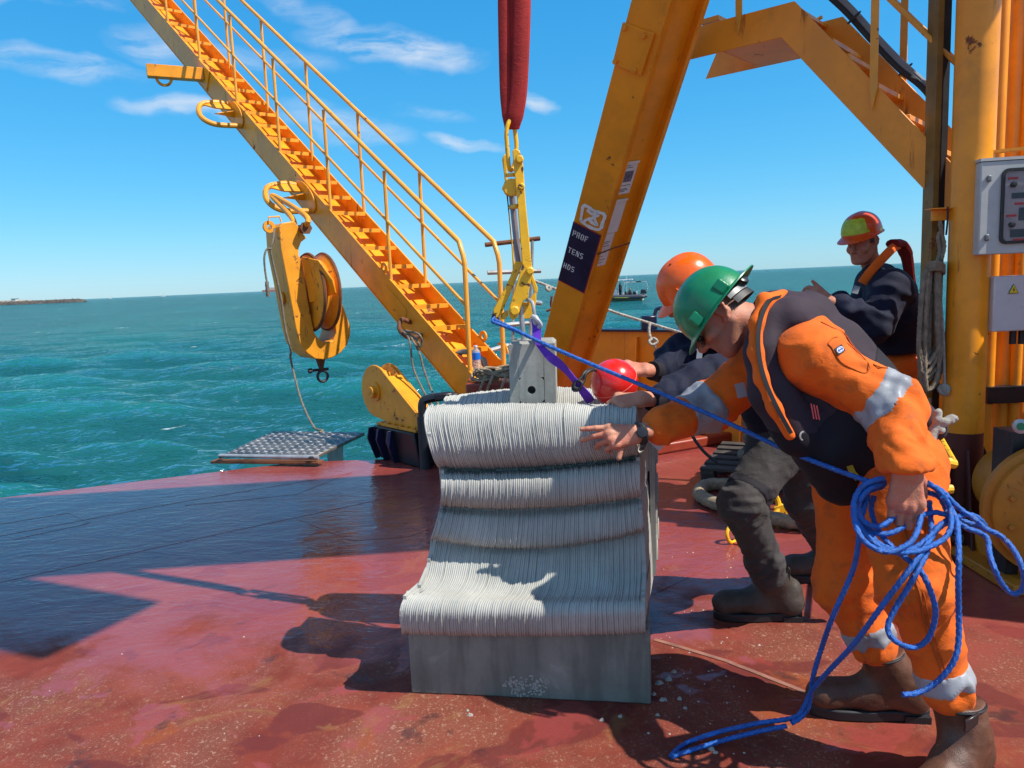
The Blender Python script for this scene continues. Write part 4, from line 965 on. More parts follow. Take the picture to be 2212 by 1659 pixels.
# control cabinet
cab = thing('control_cabinet', 'grey control cabinet with a windowed door on the right edge', 'cabinet', P(2160, 560, 3.82))
cx0 = P(2116, 452, 3.80); wv_ = Vector((.985, -.17, 0)); dv = Vector((.17, .985, 0)); zt_, zb_ = P(2116, 350, 3.80).z, P(2116, 551, 3.80).z
def cpnt(u, z, out=0.): q = cx0 + wv_*u - dv*out; q.z = z; return q
Wc = .46
s = MB(); s.hexa([cpnt(0,zb_), cpnt(Wc,zb_), cpnt(Wc,zb_,-.16), cpnt(0,zb_,-.16), cpnt(0,zt_), cpnt(Wc,zt_), cpnt(Wc,zt_,-.16), cpnt(0,zt_,-.16)]); s.build('case', M['grey_box'], cab, bevel=.006, seg=2)
s = MB(); s.prism([cpnt(-.004,zt_+.002,.004), cpnt(Wc,zt_+.002,.004), cpnt(Wc,zt_+.016,.004), cpnt(-.004,zt_+.016,.004)], dv*.17); s.build('rain_lip', M['grey_box'], cab)
zm0, zm1 = P(2155, 528, 3.8).z, P(2155, 366, 3.8).z; u0 = .092; u1 = .42; rr_ = .03
def rrect(u0, u1, z0, z1, r_, out, n=5):
    pts = []
    for (cu, cz_, a0) in ((u1-r_, z1-r_, 0), (u0+r_, z1-r_, 90), (u0+r_, z0+r_, 180), (u1-r_, z0+r_, 270)):
        for k in range(n+1): a_ = R(a0+90*k/n); pts.append(cpnt(cu+r_*math.cos(a_), cz_+r_*math.sin(a_), out))
    return pts
s = MB(); s.ringprism(rrect(u0,u1,zm0,zm1,rr_,.001), rrect(u0+.014,u1-.014,zm0+.014,zm1-.014,rr_*.7,.001), -dv*.012); s.build('window_gasket', M['rubber'], cab)
s = MB(); s.prism(rrect(u0+.012,u1-.012,zm0+.012,zm1-.012,rr_*.7,.001), -dv*.002); ip = s.build('instrument_panel', paint('panel_grey', (.30,.29,.31), .5, .15, scale=14, bump=.05), cab, smooth=None)
zz = lambda py: P(2180, py, 3.8).z + .004
for (px, py) in ((2172+3, 404-2), (2172+3, 488)):
    q = cpnt(.145, zz(py), .003); s = MB(); s.lathe([(.014, 0), (.014, .012), (.010, .014)], q, -dv, 16); s.build('knob', M['plastic_black'], ip)
for (ua, ub, ya, yb, mm) in ((.14,.30,432,420,'screen'),(.175,.30,480,452,'screen'),(.14,.30,515,498,'screen'),(.12,.165,391,386,'redlabel'),(.155,.24,446,441,'redlabel'),(.12,.165,471,466,'redlabel'),(.155,.24,524,518,'redlabel'),(.2,.25,400,382,'screen')):
    M.setdefault('screen', plain('panel_display', (.04,.04,.05), .25)); M.setdefault('redlabel', plain('red_label', (.45,.03,.03), .5))
    z0_, z1_ = zz(ya), zz(yb); s = MB(); s.prism([cpnt(ua,z0_,.0032), cpnt(ub,z0_,.0032), cpnt(ub,z1_,.0032), cpnt(ua,z1_,.0032)], -dv*.002); s.build('display' if mm == 'screen' else 'label_strip', M[mm], ip, smooth=None)
mt, t, bs = new_mat('window_acrylic'); bs.inputs['Transmission Weight'].default_value = 1; bs.inputs['Roughness'].default_value = .05; bs.inputs['Base Color'].default_value = (.86,.85,.88,1); bs.inputs['IOR'].default_value = 1.1
s = MB(); s.prism(rrect(u0+.013,u1-.013,zm0+.013,zm1-.013,rr_*.7,.0145), -dv*.001); s.build('window_pane', mt, cab, smooth=None)
for py in (386, 513):
    q = cpnt(.036, P(2136, py, 3.8).z, .001); s = MB(); s.obox(q - dv*.004, wv_*.011, dv*.006, ZUP*.016); s.build('door_latch', paint('latch_grey', (.14,.15,.16), .4), cab, bevel=.006, seg=2)
# small white electrical box with a warning sign
eb = thing('electrical_box', 'light grey electrical box with a yellow warning triangle', 'electrical box', P(2180, 720, 3.85))
x0 = P(2146, 660, 3.85); ez0, ez1 = P(2146, 717, 3.85).z, P(2146, 598, 3.85).z
s = MB(); s.box((x0.x, x0.y, ez0), (x0.x+.42, x0.y+.14, ez1)); s.build('case', M['white_box'], eb, bevel=.006, seg=2)
q = P(2189, 626, 3.846); s = MB(); s.prism([q+Vector((-.026,-.001,-.018)), q+Vector((.026,-.001,-.018)), q+Vector((0,-.001,.030))], (0,-.0012,0)); wt = s.build('warning_triangle', plain('black_edge', (.02,.02,.02), .5), eb, smooth=None)
s = MB(); s.prism([q+Vector((-.022,-.0024,-.0155)), q+Vector((.022,-.0024,-.0155)), q+Vector((0,-.0024,.0255))], (0,-.001,0)); s.build('triangle_field', plain('warning_yellow', (.80,.62,.02), .5), wt, smooth=None)
s = MB(); s.prism([q+Vector(v) for v in ((.002,-.0036,.013),(-.006,-.0036,-.001),(.000,-.0036,.000),(-.003,-.0036,-.012),(.006,-.0036,.003),(.000,-.0036,.002))], (0,-.001,0)); s.build('lightning_bolt', plain('sign_black', (.02,.02,.02), .5), wt, smooth=None)
s = MB(); 
for px in (2188, 2207): q = P(px, 722, 3.9); s.cyl((q.x, q.y, q.z-.05), (q.x, q.y, q.z+.03), .016, 10)
s.build('cable_gland', M['dark_steel'], eb)
# yellow housing and dark frame below
s = MB(); q = P(2140, 850, 4.25); s.box((q.x-.02, q.y-.012, P(2140,868,4.2).z-.02), (q.x+1.2, q.y+.06, P(2140,868,4.2).z+.075)); solo(s, 'crossbar', 'black steel crossbar between the yellow pipes', 'bar', M['black'], bevel=.004)
s = MB(); q = P(2150, 780, 4.9); s.box((q.x-.05, 4.75, .0), (q.x+1.4, 5.0, P(2170, 560, 4.9).z)); solo(s, 'machine_housing', 'yellow machine housing behind the upright pipes', 'housing', M['orange_leg'], bevel=.02, seg=2)
s = MB(); s.tube(spline([P(2156, 760, 4.5), P(2160, 735, 4.5), P(2180, 730, 4.5), P(2215, 732, 4.5), P(2222, 800, 4.5)], 6), .04, 12); solo(s, 'pipe_bend', 'fat pale yellow pipe bend below the electrical box', 'pipe', M['yellow'])
# winch end casting
wn = thing('winch', 'round yellow winch end casting at the right edge', 'winch', G(2210, 1250))
wc = P(2290, 1105, 3.25); waxis = Vector((-.25, -.97, 0))
s = MB(); s.lathe([(0, .06), (.06, .06), (.066, .045), (.255, .04), (.275, .03), (.275, 0), (.305, -.005), (.305, -.05), (.20, -.06), (.20, -.5)], wc, waxis, 44); s.build('end_casting', M['orange_dk'] if 'orange_dk' in M else M.setdefault('orange_dk', paint('ochre_winch_paint', (.50,.20,.012), .5, .15, .4, scale=7, bump=.25, dirt=.3)), wn, smooth=30)
for k in range(10):
    a_ = R(18+36*k); sd, u_, d_ = frame_from(waxis, ZUP); bolt(wn, wc + (sd*math.cos(a_)+u_*math.sin(a_))*.215 + d_*.04, d_, .014, .016, 'orange_dk')
s = MB(); s.box((wc.x-.10, wc.y+.03, 0), (wc.x+.35, wc.y+.45, wc.z-.16)); s.build('bed', M['orange_dk'], wn, bevel=.01)
s = MB(); s.box((wc.x-.20, wc.y-.02, 0.001), (wc.x+.4, wc.y+.5, .05)); s.build('foot_plate', M['orange_dk'], wn, bevel=.006)
sd, u_, d_ = frame_from(waxis, ZUP)
def wl(x, y): return wc + sd*x + u_*y + d_*.0405
s = MB(); 
lt = {'I':[((.5,0),(.5,1))],'N':[((0,0),(0,1)),((0,1),(1,0)),((1,0),(1,1))],'G':[((1,.8),(.5,1)),((.5,1),(0,.5)),((0,.5),(.5,0)),((.5,0),(1,.2)),((1,.2),(1,.5)),((1,.5),(.6,.5))]}
sgn = -1 if proj(wc+sd*.1)[0] < proj(wc)[0] else 1
for i, chh in enumerate('ING'):
    a_ = R(150 - i*11); rr0 = .235
    rad = Vector((math.cos(a_)*sgn, math.sin(a_))); tan = Vector((math.sin(a_)*sgn, -math.cos(a_)))
    for (p0, p1) in lt[chh]:
        f_ = lambda p: (rad*(rr0+p[1]*-.05) + tan*((p[0]-.5)*.026))
        A_, B_ = f_(p0), f_(p1); s.tube([wl(A_.x, A_.y), wl(B_.x, B_.y)], .0028, 6)
s.build('cast_lettering', M['orange_dk'], wn)
s = MB(); q = P(2202, 920, 3.3); s.lathe([(.028,0),(.032,.01),(.032,.03),(.020,.034)], q, (-.4,-.9,.1), 20); kb = solo(s, 'push_button_box', 'round grey push button housing above the winch', 'button', M['galv'])
s = MB(); s.lathe([(.0,.036),(.017,.036),(.018,.030)], q, (-.4,-.9,.1), 16); s.v = [tuple(Vector(v)) for v in s.v]; o = s.build('green_button', plain('green_cap', (.02,.22,.08), .4), kb)
s = MB(); s.box((P(2200,930,3.35).x-.02, 3.36, 0), (P(2200,930,3.35).x+.3, 3.5, P(2200,935,3.35).z)); solo(s, 'button_stand', 'dark steel stand under the push button housing', 'stand', M['dark_steel'], bevel=.004)

# ---- bulwark behind the men
B0, B1 = Vector((.52, 7.74, 0)), Vector((3.3, 5.42, 0)); bd = (B1-B0).normalized(); bnv = Vector((bd.y, -bd.x, 0)); bnv = bnv if bnv.y < 0 else -bnv
bw = thing('bulwark', 'yellow painted bulwark plating along the far side of the deck', 'bulwark', B0)
BL = (B1-B0).length + 2.4; BHt = .97
nP = 8
for i in range(nP):
    s0_, s1_ = BL*i/nP, BL*(i+1)/nP - .004; s = MB(); s.obox(B0 + bd*(s0_+s1_)/2 + ZUP*BHt/2, bd*(s1_-s0_)/2, bnv*.006, ZUP*BHt/2); s.build('panel', M['orange_leg'], bw)
s = MB(); s.beam(B0 + ZUP*(BHt+.012), B0 + bd*BL + ZUP*(BHt+.012), .12, .022); s.build('cap_rail', M['navy_paint'], bw, bevel=.004)
for k in np.arange(.9, BL, 1.05):
    q = B0 + bd*k; s = MB(); s.prism([q + bnv*.0065, q + bnv*.16, q + bnv*.05 + ZUP*(BHt-.05), q + bnv*.0065 + ZUP*(BHt-.05)], bd*.012); s.build('stay', M['orange_leg'], bw)
# navy bitts on the bulwark
for (px, w_, lab) in ((1400, .10, 'navy bollard on the bulwark cap right of the tall leg'),):
    q = P(px, 716, 7.1); q = B0 + bd*((q-B0).dot(bd)) + ZUP*(BHt+.02)
    t_ = thing('bitt', lab, 'bitt', q)
    s = MB(); s.box((q.x-.06, q.y-.05, q.z), (q.x+.08, q.y+.05, q.z+.13)); s.build('block', M['navy_paint'], t_, bevel=.01)
    s = MB(); s.tube(spline([q+Vector((.06,0,.06)), q+Vector((.07,0,.15)), q+Vector((.10,0,.19)), q+Vector((.22,-.02,.20))], 5), .017, 8); s.build('horn', M['navy_paint'], t_)
q = P(1487, 716, 6.6); q = B0 + bd*((q-B0).dot(bd)) + ZUP*(BHt+.02)
s = MB(); s.torus(q+ZUP*.03, bd.cross(ZUP), .05, .014, 16, 8); solo(s, 'cap_ring', 'small navy ring on the bulwark cap behind the green helmet', 'ring', M['navy_paint'])
# pale mooring rope from the leg across the bulwark
s = MB(); s.rope(spline([P(1150, 605, 7.3), P(1190, 620, 7.2), P(1310, 668, 7.1), P(1400, 697, 6.95), P(1480, 721, 6.7), P(1560, 740, 6.4)], 8), .014)
s.rope(spline([P(1404, 697, 6.93), P(1402, 715, 6.9), P(1406, 732, 6.88), P(1416, 750, 6.86), P(1428, 780, 6.85)], 6), .014)
s.rope(spline([P(1412, 730, 6.87), P(1402, 738, 6.84), P(1410, 745, 6.83), P(1420, 738, 6.84), P(1412, 730, 6.86)], 6), .014)
s.rope(spline([P(1185, 616, 7.2), P(1180, 622, 7.18), P(1186, 628, 7.17), P(1191, 620, 7.19)], 5), .016)
solo(s, 'pale_mooring_rope', 'pale knotted mooring rope stretched over the yellow bulwark', 'rope', M['pale_rope'])

# added shadow casing just beyond the right edge; it shades the winch and the foot of the post
mc = thing('shadow_caster', 'added tall yellow shadow casing standing to the right of the winch', 'caster', Vector((3.9, 3.0, 0)))
s = MB(); s.box((3.30, 2.45, 0), (4.5, 3.75, 2.25)); s.build('caster', M['orange_leg'], mc, bevel=.02, seg=2)
s = MB(); s.box((3.25, 2.40, 2.2505), (4.55, 3.80, 2.30)); s.build('lid', M['yellow'], mc, bevel=.01)
# ================================================================ REEF MODULE AND RIGGING
def concrete(name, col, wet=0.0, bump=.35):
    mt, t, b = new_mat(name); co = t.obj()
    n1 = t.noise(co, 3.2, 6, .62, .3); n2 = t.noise(co, 55, 6, .7); n3 = t.noise(co, 9, 5, .6, .6); st = t.noise(co, 5, 5, .6, 0, scl=(2.4, 2.4, .35))
    c_ = t.mix(t.ramp(n1, .3, .7), tuple(c*.78 for c in col), tuple(c*1.10 for c in col))
    c_ = t.mix(t.math('MULTIPLY', t.ramp(n2, .45, .75), .22), c_, tuple(c*.55 for c in col))
    if wet: c_ = t.mix(t.math('MULTIPLY', t.ramp(st, .42, .62), wet), c_, tuple(c*.42 for c in col)); c_ = t.mix(t.math('MULTIPLY', t.ramp(n3, .62, .74), wet*.7), c_, tuple(min(1, c*1.7) for c in col))
    t.put(b.inputs['Base Color'], c_); b.inputs['Roughness'].default_value = .88; b.inputs['Specular IOR Level'].default_value = .3
    pores = t.ramp(t.voro(co, 90), .0, .14)
    h = t.math('ADD', t.math('MULTIPLY', n2, .7), t.math('MULTIPLY', pores, .5)); t.put(b.inputs['Normal'], t.bump(h, bump, .004)); return mt
M['printed'] = concrete('printed_concrete', (.42, .415, .38), 0, .3)
M['concrete'] = concrete('cast_concrete', (.235, .22, .185), .55, .4)
M['concrete_post'] = concrete('cast_post_concrete', (.35, .345, .31), .35, .4)
M['stones'] = concrete('exposed_aggregate', (.42, .38, .33), 0, .6)

RO = Vector((-.422, 2.643, 0)); rX = Vector((.986, -.166, 0)).normalized(); rY = Vector((.166, .986, 0)).normalized(); RW = .877; RD = .80
def rl(u, d, z): return RO + rX*u + rY*d + ZUP*z
reef = thing('reef_module', 'grey 3D-printed concrete reef module with wavy ribbed faces on a cast base', 'concrete block', RO + rX*RW/2 + rY*RD/2)
# base: slightly uneven cast block
BZ = .275
s = MB(); n = 16
def basept(u, d, z): return rl(u + .004*math.sin(9*z+u*3), d + .004*math.sin(u*11), z)
ring = [(RW*i/n, 0) for i in range(n)] + [(RW, RD*i/n) for i in range(n)] + [(RW*(1-i/n), RD) for i in range(n)] + [(0, RD*(1-i/n)) for i in range(n)]
s.prism([rl(u + random.uniform(-.002,.002), d + random.uniform(-.002,.002), .0) for u, d in ring], (0, 0, BZ)); s.build('base_block', M['concrete'], reef, smooth=25, bevel=.006, seg=2)
# honeycombed patch of exposed stones low on the front
s = MB(); rr = random.Random(2)
for k in range(150):
    a_ = rr.uniform(0, 6.28); q = rr.random()**.6; u = .43 + .075*q*math.cos(a_)*1.1; z = .048 + .043*q*math.sin(a_); r_ = rr.uniform(.0025, .006)
    if z < .006: continue
    s.ell(rl(u, -.0005, z), (r_, r_*.4, r_*rr.uniform(.6, 1)), n=6, m_=4)
stuff(s.build('exposed_stones', M['stones'], reef))
s = MB()
for k in range(60):
    u = rr.uniform(.0, RW); r_ = rr.uniform(.004, .012); s.ell(rl(u, rr.uniform(-.012, .004), BZ + rr.uniform(-.006, .008)), (r_*1.6, r_, r_*.7), n=6, m_=4)
stuff(s.build('mortar_crumbs', M['printed'], reef))
# printed curtain: profile (depth, height) read on the left and right edges, blended across
def zfor(px, py, d):          # height of a photo row seen on the module at local depth d
    o = rl(0, d, 0); dr_ = rayd(px, py); t_ = (o-EYE).dot(rY)/dr_.dot(rY); return (EYE+dr_*t_).z
PROF = [  # local depth, photo row at left / middle / right
 (.045,1372,1378,1370),(-.030,1366,1371,1364),(-.052,1345,1347,1340),(-.056,1320,1325,1318),(-.030,1296,1303,1300),(.008,1281,1293,1292),(.050,1271,1284,1285),
 (.110,1245,1257,1258),(.150,1215,1226,1222),(.178,1188,1200,1182),(.198,1170,1188,1155),(.200,1164,1184,1148),(.155,1161,1181,1143),(.142,1150,1168,1132),(.150,1130,1145,1110),(.172,1108,1118,1090),(.208,1098,1103,1078),
 (.210,1093,1098,1073),(.155,1090,1095,1070),(.118,1080,1084,1058),(.108,1062,1062,1038),(.118,1040,1038,1014),(.150,1024,1022,996),(.212,1016,1014,989),
 (.215,1011,1010,985),(.170,1008,1006,983),(.125,996,992,974),(.104,972,966,952),(.108,945,938,926),(.122,918,912,905),(.148,897,892,890),(.182,884,879,881),(.220,880,874,879)]
def column(f, n_sub=3):
    """front sheet profile (depth, z) at fraction f across the width"""
    pts = []
    for (d, a_, b_, c_) in PROF:
        py = a_*(1-f)*(1-2*f) + 4*b_*f*(1-f) + c_*f*(2*f-1) if True else 0
        px = 905 + (1395-905)*f
        pts.append((d, zfor(px, py, d)))
    return pts
LEFTX = [(1380,868),(1372,868),(1345,863),(1320,864),(1300,872),(1281,900),(1262,914),(1240,918),(1200,928),(1165,938),(1130,946),(1095,951),(1060,953),(1020,953),(1006,944),(985,936),(950,926),(915,917),(893,915),(880,921),(860,926)]
RIGHTX = [(1380,1394),(1345,1394),(1300,1393),(1250,1397),(1200,1395),(1140,1389),(1080,1386),(1066,1383),(993,1382),(984,1372),(940,1373),(880,1374),(860,1374)]
def ucol(f, pts):
    """across-width position of every profile point: the sheet is drawn in at the waist"""
    out = []
    for (d, z) in pts:
        def at_(tab):
            rows_ = sorted(tab); 
            q = rl(.43, d, z); py = proj(q)[1]; px = float(np.interp(py, [r_[0] for r_ in rows_], [r_[1] for r_ in rows_]))
            o = rl(0, d, 0); dr_ = rayd(px, py); t_ = (o-EYE).dot(rY)/dr_.dot(rY); return ((EYE+dr_*t_)-RO).dot(rX)
        a_, b_ = at_(LEFTX), at_(RIGHTX); out.append(a_ + (b_-a_)*f)
    return out
NB = 106
def bead_columns(fn, off, amp_seed):
    g = np.random.default_rng(amp_seed); jit = g.normal(0, .0016, NB); jit[::9] += g.normal(0, .003, len(jit[::9])); return jit
def smooth_prof(pts, n=4):
    v = spline([Vector((p[0], p[1], 0)) for p in pts], n); return [(p.x, p.y) for p in v]
def printed_sheet(name, fn, u0, u1, seed, flip=1, shaped=False):
    """stack of extruded beads: each bead is a rounded rib following the profile"""
    g = np.random.default_rng(seed); V = []; Fq = []; cols = []
    sub = [(-.5, -1.0), (-.33, -.18), (-.12, .10), (.12, .10), (.33, -.18)]       # rounded cross-section across one bead
    wob = None; nc = 0; base_w = None
    if shaped:
        prm = smooth_prof(fn(.5)); UL = np.array(ucol(0, prm)); UR = np.array(ucol(1, prm)); ker = np.ones(5)/5; UL = np.convolve(np.pad(UL, 2, 'edge'), ker, 'valid'); UR = np.convolve(np.pad(UR, 2, 'edge'), ker, 'valid')
    for b in range(NB):
        f = (b+.5)/NB; pr = np.array(smooth_prof(fn(f)))
        d_ = np.gradient(pr, axis=0); nn = np.stack([-d_[:,1], d_[:,0]], 1); nn /= np.maximum(np.linalg.norm(nn, axis=1), 1e-9)[:,None]
        m_ = len(pr); tt = np.linspace(0, 1, m_)
        wv = .0024*np.sin(2*math.pi*(tt*3.1*g.uniform(.6, 1.2)) + g.uniform(0, 6.28)) + g.normal(0, .0011) + .0014*g.normal(0, 1, m_)*.35
        if b % 13 == 5: wv = wv + .004*np.sin(2*math.pi*tt*2+g.uniform(0,6))
        sway = .0022*np.sin(2*math.pi*tt*2.3 + f*9) + .0012*np.sin(2*math.pi*tt*5.1 + f*31)
        for (o_, hh_) in sub:
            fr_ = (b+.5+o_)/NB; u = (UL + (UR-UL)*fr_ + sway) if shaped else (u0 + (u1-u0)*fr_ + sway)
            p2 = pr + nn*(wv*.6 + hh_*.0028)[:,None]*flip
            for k in range(m_): q = rl(float(u[k]), float(p2[k,0]), float(p2[k,1])); V.append((q.x, q.y, q.z))
            cols.append(m_)
    m_ = cols[0]; nc = len(cols)
    i = np.arange(nc-1)[:,None]*m_; j = np.arange(m_-1)[None,:]
    Fq = np.stack([i+j, i+j+1, i+m_+j+1, i+m_+j], -1).reshape(-1, 4)
    if flip < 0: Fq = Fq[:, ::-1]
    return V, Fq
def valley(f):
    zt = column(f)[-1][1]; return [(.245, zt+.002), (.285, zt-.02), (.325, zt-.075), (.35, zt-.14), (.36, zt-.2)]
V, Fq = printed_sheet('f', lambda f: column(f) + valley(f), -.012, RW+.004, 11, shaped=True)
o = npmesh('printed_layers', V, Fq, M['printed'], reef, smooth=60); stuff(o)
# inner wall of the front sheet, and its end plates with the infill cells seen from the side
def shifted(f, k=.062):
    pts = column(f); return [(max(p[0], .09) + k if False else p[0]+k, p[1]) for p in pts]
for f, sg in ((0, -1), (1, 1)):
    a_ = smooth_prof(column(f), 2); b_ = [(d+.055+.012*math.sin(i*.5), z) for i, (d, z) in enumerate(a_)]; ua = ucol(f, a_); s = MB(); th = .012
    for pr, k0, k1 in ((a_, .0, .013), (b_, -.013, 0)):     # two printed walls
        for i in range(len(pr)-1):
            (d0, z0), (d1, z1) = pr[i], pr[i+1]; v0, v1 = ua[i], ua[i+1]; w0, w1 = v0-sg*th, v1-sg*th
            s.hexa([rl(w0,d0+k0,z0), rl(w1,d1+k0,z1), rl(w1,d1+k1,z1), rl(w0,d0+k1,z0), rl(v0,d0+k0,z0), rl(v1,d1+k0,z1), rl(v1,d1+k1,z1), rl(v0,d0+k1,z0)])
    for i in range(0, len(a_)-6, 4):                        # zig-zag infill
        j = min(i+4, len(b_)-1); (d0, z0), (d1, z1) = a_[i], b_[j]; v0, v1 = ua[i], ua[j]
        s.hexa([rl(v0-sg*th,d0,z0), rl(v1-sg*th,d1,z1), rl(v1-sg*th,d1,z1+.014), rl(v0-sg*th,d0,z0+.014), rl(v0,d0,z0), rl(v1,d1,z1), rl(v1,d1,z1+.014), rl(v0,d0,z0+.014)])
    s.build('end_infill', M['printed'], reef, smooth=None)
    s = MB(); n_ = len(a_); vs = [rl(ua[i]-sg*(.004 if sg > 0 else .03), a_[i][0]+.012, a_[i][1]) for i in range(n_)] + [rl(RW+.030 if sg > 0 else ua[i]+.012, .66 if sg > 0 else .42, min(a_[i][1], a_[-1][1]-.02)) for i in range(n_)]
    s.add(vs, [(i, i+1, n_+i+1, n_+i) for i in range(n_-1)]); s.build('end_core', M['printed'], reef, smooth=None)
# crest over to the inner valley, and the rear curtain
def rear(f):
    zt = column(f)[-1][1] + .00 + .03*math.sin(f*math.pi)
    return [(.44, zt-.30), (.45, zt-.2), (.48, zt-.12), (.54, zt-.055), (.61, zt-.025), (.665, zt-.035), (.70, zt-.09), (.71, zt-.18), (.70, zt-.30), (.73, zt-.42), (.72, zt-.56), (.78, zt-.7), (.79, BZ)]
V, Fq = printed_sheet('r', rear, .03, RW+.035, 13); stuff(npmesh('rear_layers', V, Fq, M['printed'], reef, smooth=60))
def side_prof(u, prof, name, sg):
    s = MB(); s.prism([rl(u, d, z) for d, z in prof] + [rl(u, .50, BZ)], rX*.02*sg); return s.build(name, M['printed'], reef, smooth=None)
side_prof(RW+.013, rear(1), 'rear_end', 1); side_prof(.032, rear(0), 'rear_end', 1)
# staggered end plates seen on the right side
rr = random.Random(6)
for k in range(8):
    z0 = .30 + k*.085; d0 = .60 + .02*math.sin(k*2.1); w_ = .09+.03*rr.random(); s = MB()
    s.prism([rl(RW+.034, d0, z0), rl(RW+.034, d0+w_, z0+.01), rl(RW+.034, d0+w_+.01, z0+.10), rl(RW+.034, d0+.02, z0+.105)], rX*(.010+.006*(k % 2))); s.build('end_plate', M['printed'], reef, bevel=.003)

# cast post in the middle with a bolt hole and lifting rod
cpost = thing('concrete_post', 'short grey cast concrete post standing in the reef module', 'concrete post', rl(.44, .40, .5))
pd = .34
q00 = P(1096, 745, 2.98); fu = Vector((.995, -.10, 0)); fd = Vector((.10, .995, 0)); zt = q00.z; zb2 = P(1110, 868, 2.98).z - .12; pw = .182; pdp = .16
tp_ = lambda u, d, z: Vector((q00.x, q00.y, 0)) + fu*u + fd*d + ZUP*z
s = MB(); hole_c = tp_(.088, 0, P(1148, 842, 2.98).z); hr = .0165; cz = hole_c.z
# front face built round a real hole
n = 24; out = []; inn = []
for k in range(n):
    a_ = 2*math.pi*(k+.5)/n; ca, sa = math.cos(a_), math.sin(a_); m_ = max(abs(ca), abs(sa))
    out.append(tp_(.088 + .05*ca/m_, 0, cz + .05*sa/m_)); inn.append(tp_(.088 + hr*ca, 0, cz + hr*sa))
s.ringprism(out, inn, fd*.06)
ch_ = .012
for (u0_, u1_, z0_, z1_) in ((0, .038, zb2, zt), (.138, pw, zb2, zt), (.038, .138, cz+.05, zt), (.038, .138, zb2, cz-.05)):
    s.hexa([tp_(u0_, 0, z0_), tp_(u1_, 0, z0_), tp_(u1_, .06, z0_), tp_(u0_, .06, z0_), tp_(u0_+.004, 0, z1_), tp_(u1_+.004, 0, z1_), tp_(u1_+.004, .06, z1_), tp_(u0_+.004, .06, z1_)])
s.hexa([tp_(0, .06, zb2), tp_(pw, .06, zb2), tp_(pw+.0, pdp, zb2), tp_(.0, pdp, zb2), tp_(.004, .06, zt), tp_(pw+.004, .06, zt), tp_(pw+.004, pdp, zt), tp_(.004, pdp, zt)])
s.hexa([tp_(.004, 0, zt+.0001), tp_(pw+.004, 0, zt+.0001), tp_(pw+.004, pdp, zt+.0001), tp_(.004, pdp, zt+.0001), tp_(.016, .012, zt+.012), tp_(pw-.008, .012, zt+.012), tp_(pw-.008, pdp-.012, zt+.012), tp_(.016, pdp-.012, zt+.012)])
s.build('shaft', M['concrete_post'], cpost, smooth=None)
s = MB(); s.lathe([(.0, -.0), (hr*1.02, -.0), (hr*1.02, .003)], tp_(.088, .05, cz), -fd, 20); s.build('bolt_hole', M['dark_steel'], cpost)
s = MB(); s.tube([tp_(.060, .07, zt-.02), P(1127, 690, 3.05), P(1126, 660, 3.05)], .0105, 10); s.build('lifting_rod', M['galv'], cpost)

# ---- red round sling from above
SY = 3.05
sl_ = thing('round_sling', 'dark red round lifting sling hanging from above', 'sling', P(1107, 280, SY))
M['red_sling'] = cloth('red_sling_cloth', (.34, .022, .020), .3, .4, 500, .8, .3)
rngs = random.Random(3)
for i, (x0, x1, dy, w0) in enumerate(((1090, 1099, .012, .030), (1103, 1103, .030, .026), (1113, 1107, .016, .032), (1127, 1112, -.004, .038), (1133, 1116, .02, .028))):
    xt = 1106 + (x0-1106)*1.02; path = [P(1106 + (x0-1106)*(1.28-.28*1.0), -120, SY+dy), P(xt, 0, SY+dy), P(1106+(x0-1106)*.92, 100, SY+dy), P((x0*.55+x1*.45), 200, SY+dy*.8), P(x1, 255, SY+dy*.5), P(x1-1, 278, SY)]
    top_ = path[0] + (path[0]-path[1])*4.2; pts = spline([top_]+path, 8)
    s = MB(); s.tube(pts, [w0*.85]*(len(pts)-10) + [w0*(.85-.38*k/9) for k in range(10)], 10, flat=.55, up=Vector((0,1,0))); s.build('sling_part', M['red_sling'], sl_)
# ---- quick-release hook
hk = thing('release_hook', 'chipped yellow quick-release hook hanging under the red sling', 'hook', P(1127, 690, SY))
kz = .555/1.8517; 
def hp(x, y, dy=0.): return P(1015.3 + x*.2996, 259.2 + y*.2996, SY+dy)
HN = Vector((-.35, -.94, 0))
def hplate(pts, th, nm, off=0., mat='hook_yellow', bev=.003):
    s = MB(); s.prism([hp(x, y) + Vector((0, off, 0)) for x, y in pts], Vector((0, th, 0))); return s.build(nm, M[mat], hk, bevel=bev, seg=2)
# two long side cheeks (right one nearer), spread apart
right = [(305,230),(330,215),(355,230),(375,280),(384,350),(400,600),(425,850),(438,1000),(452,1120),(486,1210),(484,1250),(462,1240),(440,1160),(425,1215),(418,1280),(385,1300),(340,1420),(310,1440),(285,1420),(275,1380),(300,1290),(375,1050),(360,860),(340,600),(318,380)]
left = [(230,270),(243,235),(260,232),(268,300),(268,520),(290,700),(318,1000),(330,1040),(310,1080),(300,900),(278,650),(258,500),(245,380)]
hplate(right, .022, 'side_cheek', -.035); hplate(left, .022, 'side_cheek', .045)
hplate([(328,1020),(378,1022),(372,1060),(290,1250),(225,1400),(190,1430),(165,1400),(170,1360),(210,1290),(290,1130)], .05, 'release_arm', -.005)
hplate([(345,1390),(372,1310),(410,1320),(448,1270),(478,1230),(478,1300),(462,1400),(440,1430),(400,1435),(360,1428)], .05, 'hook_jaw', .0)
hplate([(225,1400),(270,1370),(275,1410),(250,1440),(222,1436)], .04, 'arm_lug', .0)
for (x0, y0, x1, y1, r_, nm) in ((262,398,318,395,.008,'spreader'),(292,628,340,622,.010,'spreader')):
    s = MB(); s.tube([hp(x0,y0,.03), hp(x1,y1,-.02)], r_, 10); s.build(nm, M['hook_yellow'], hk)
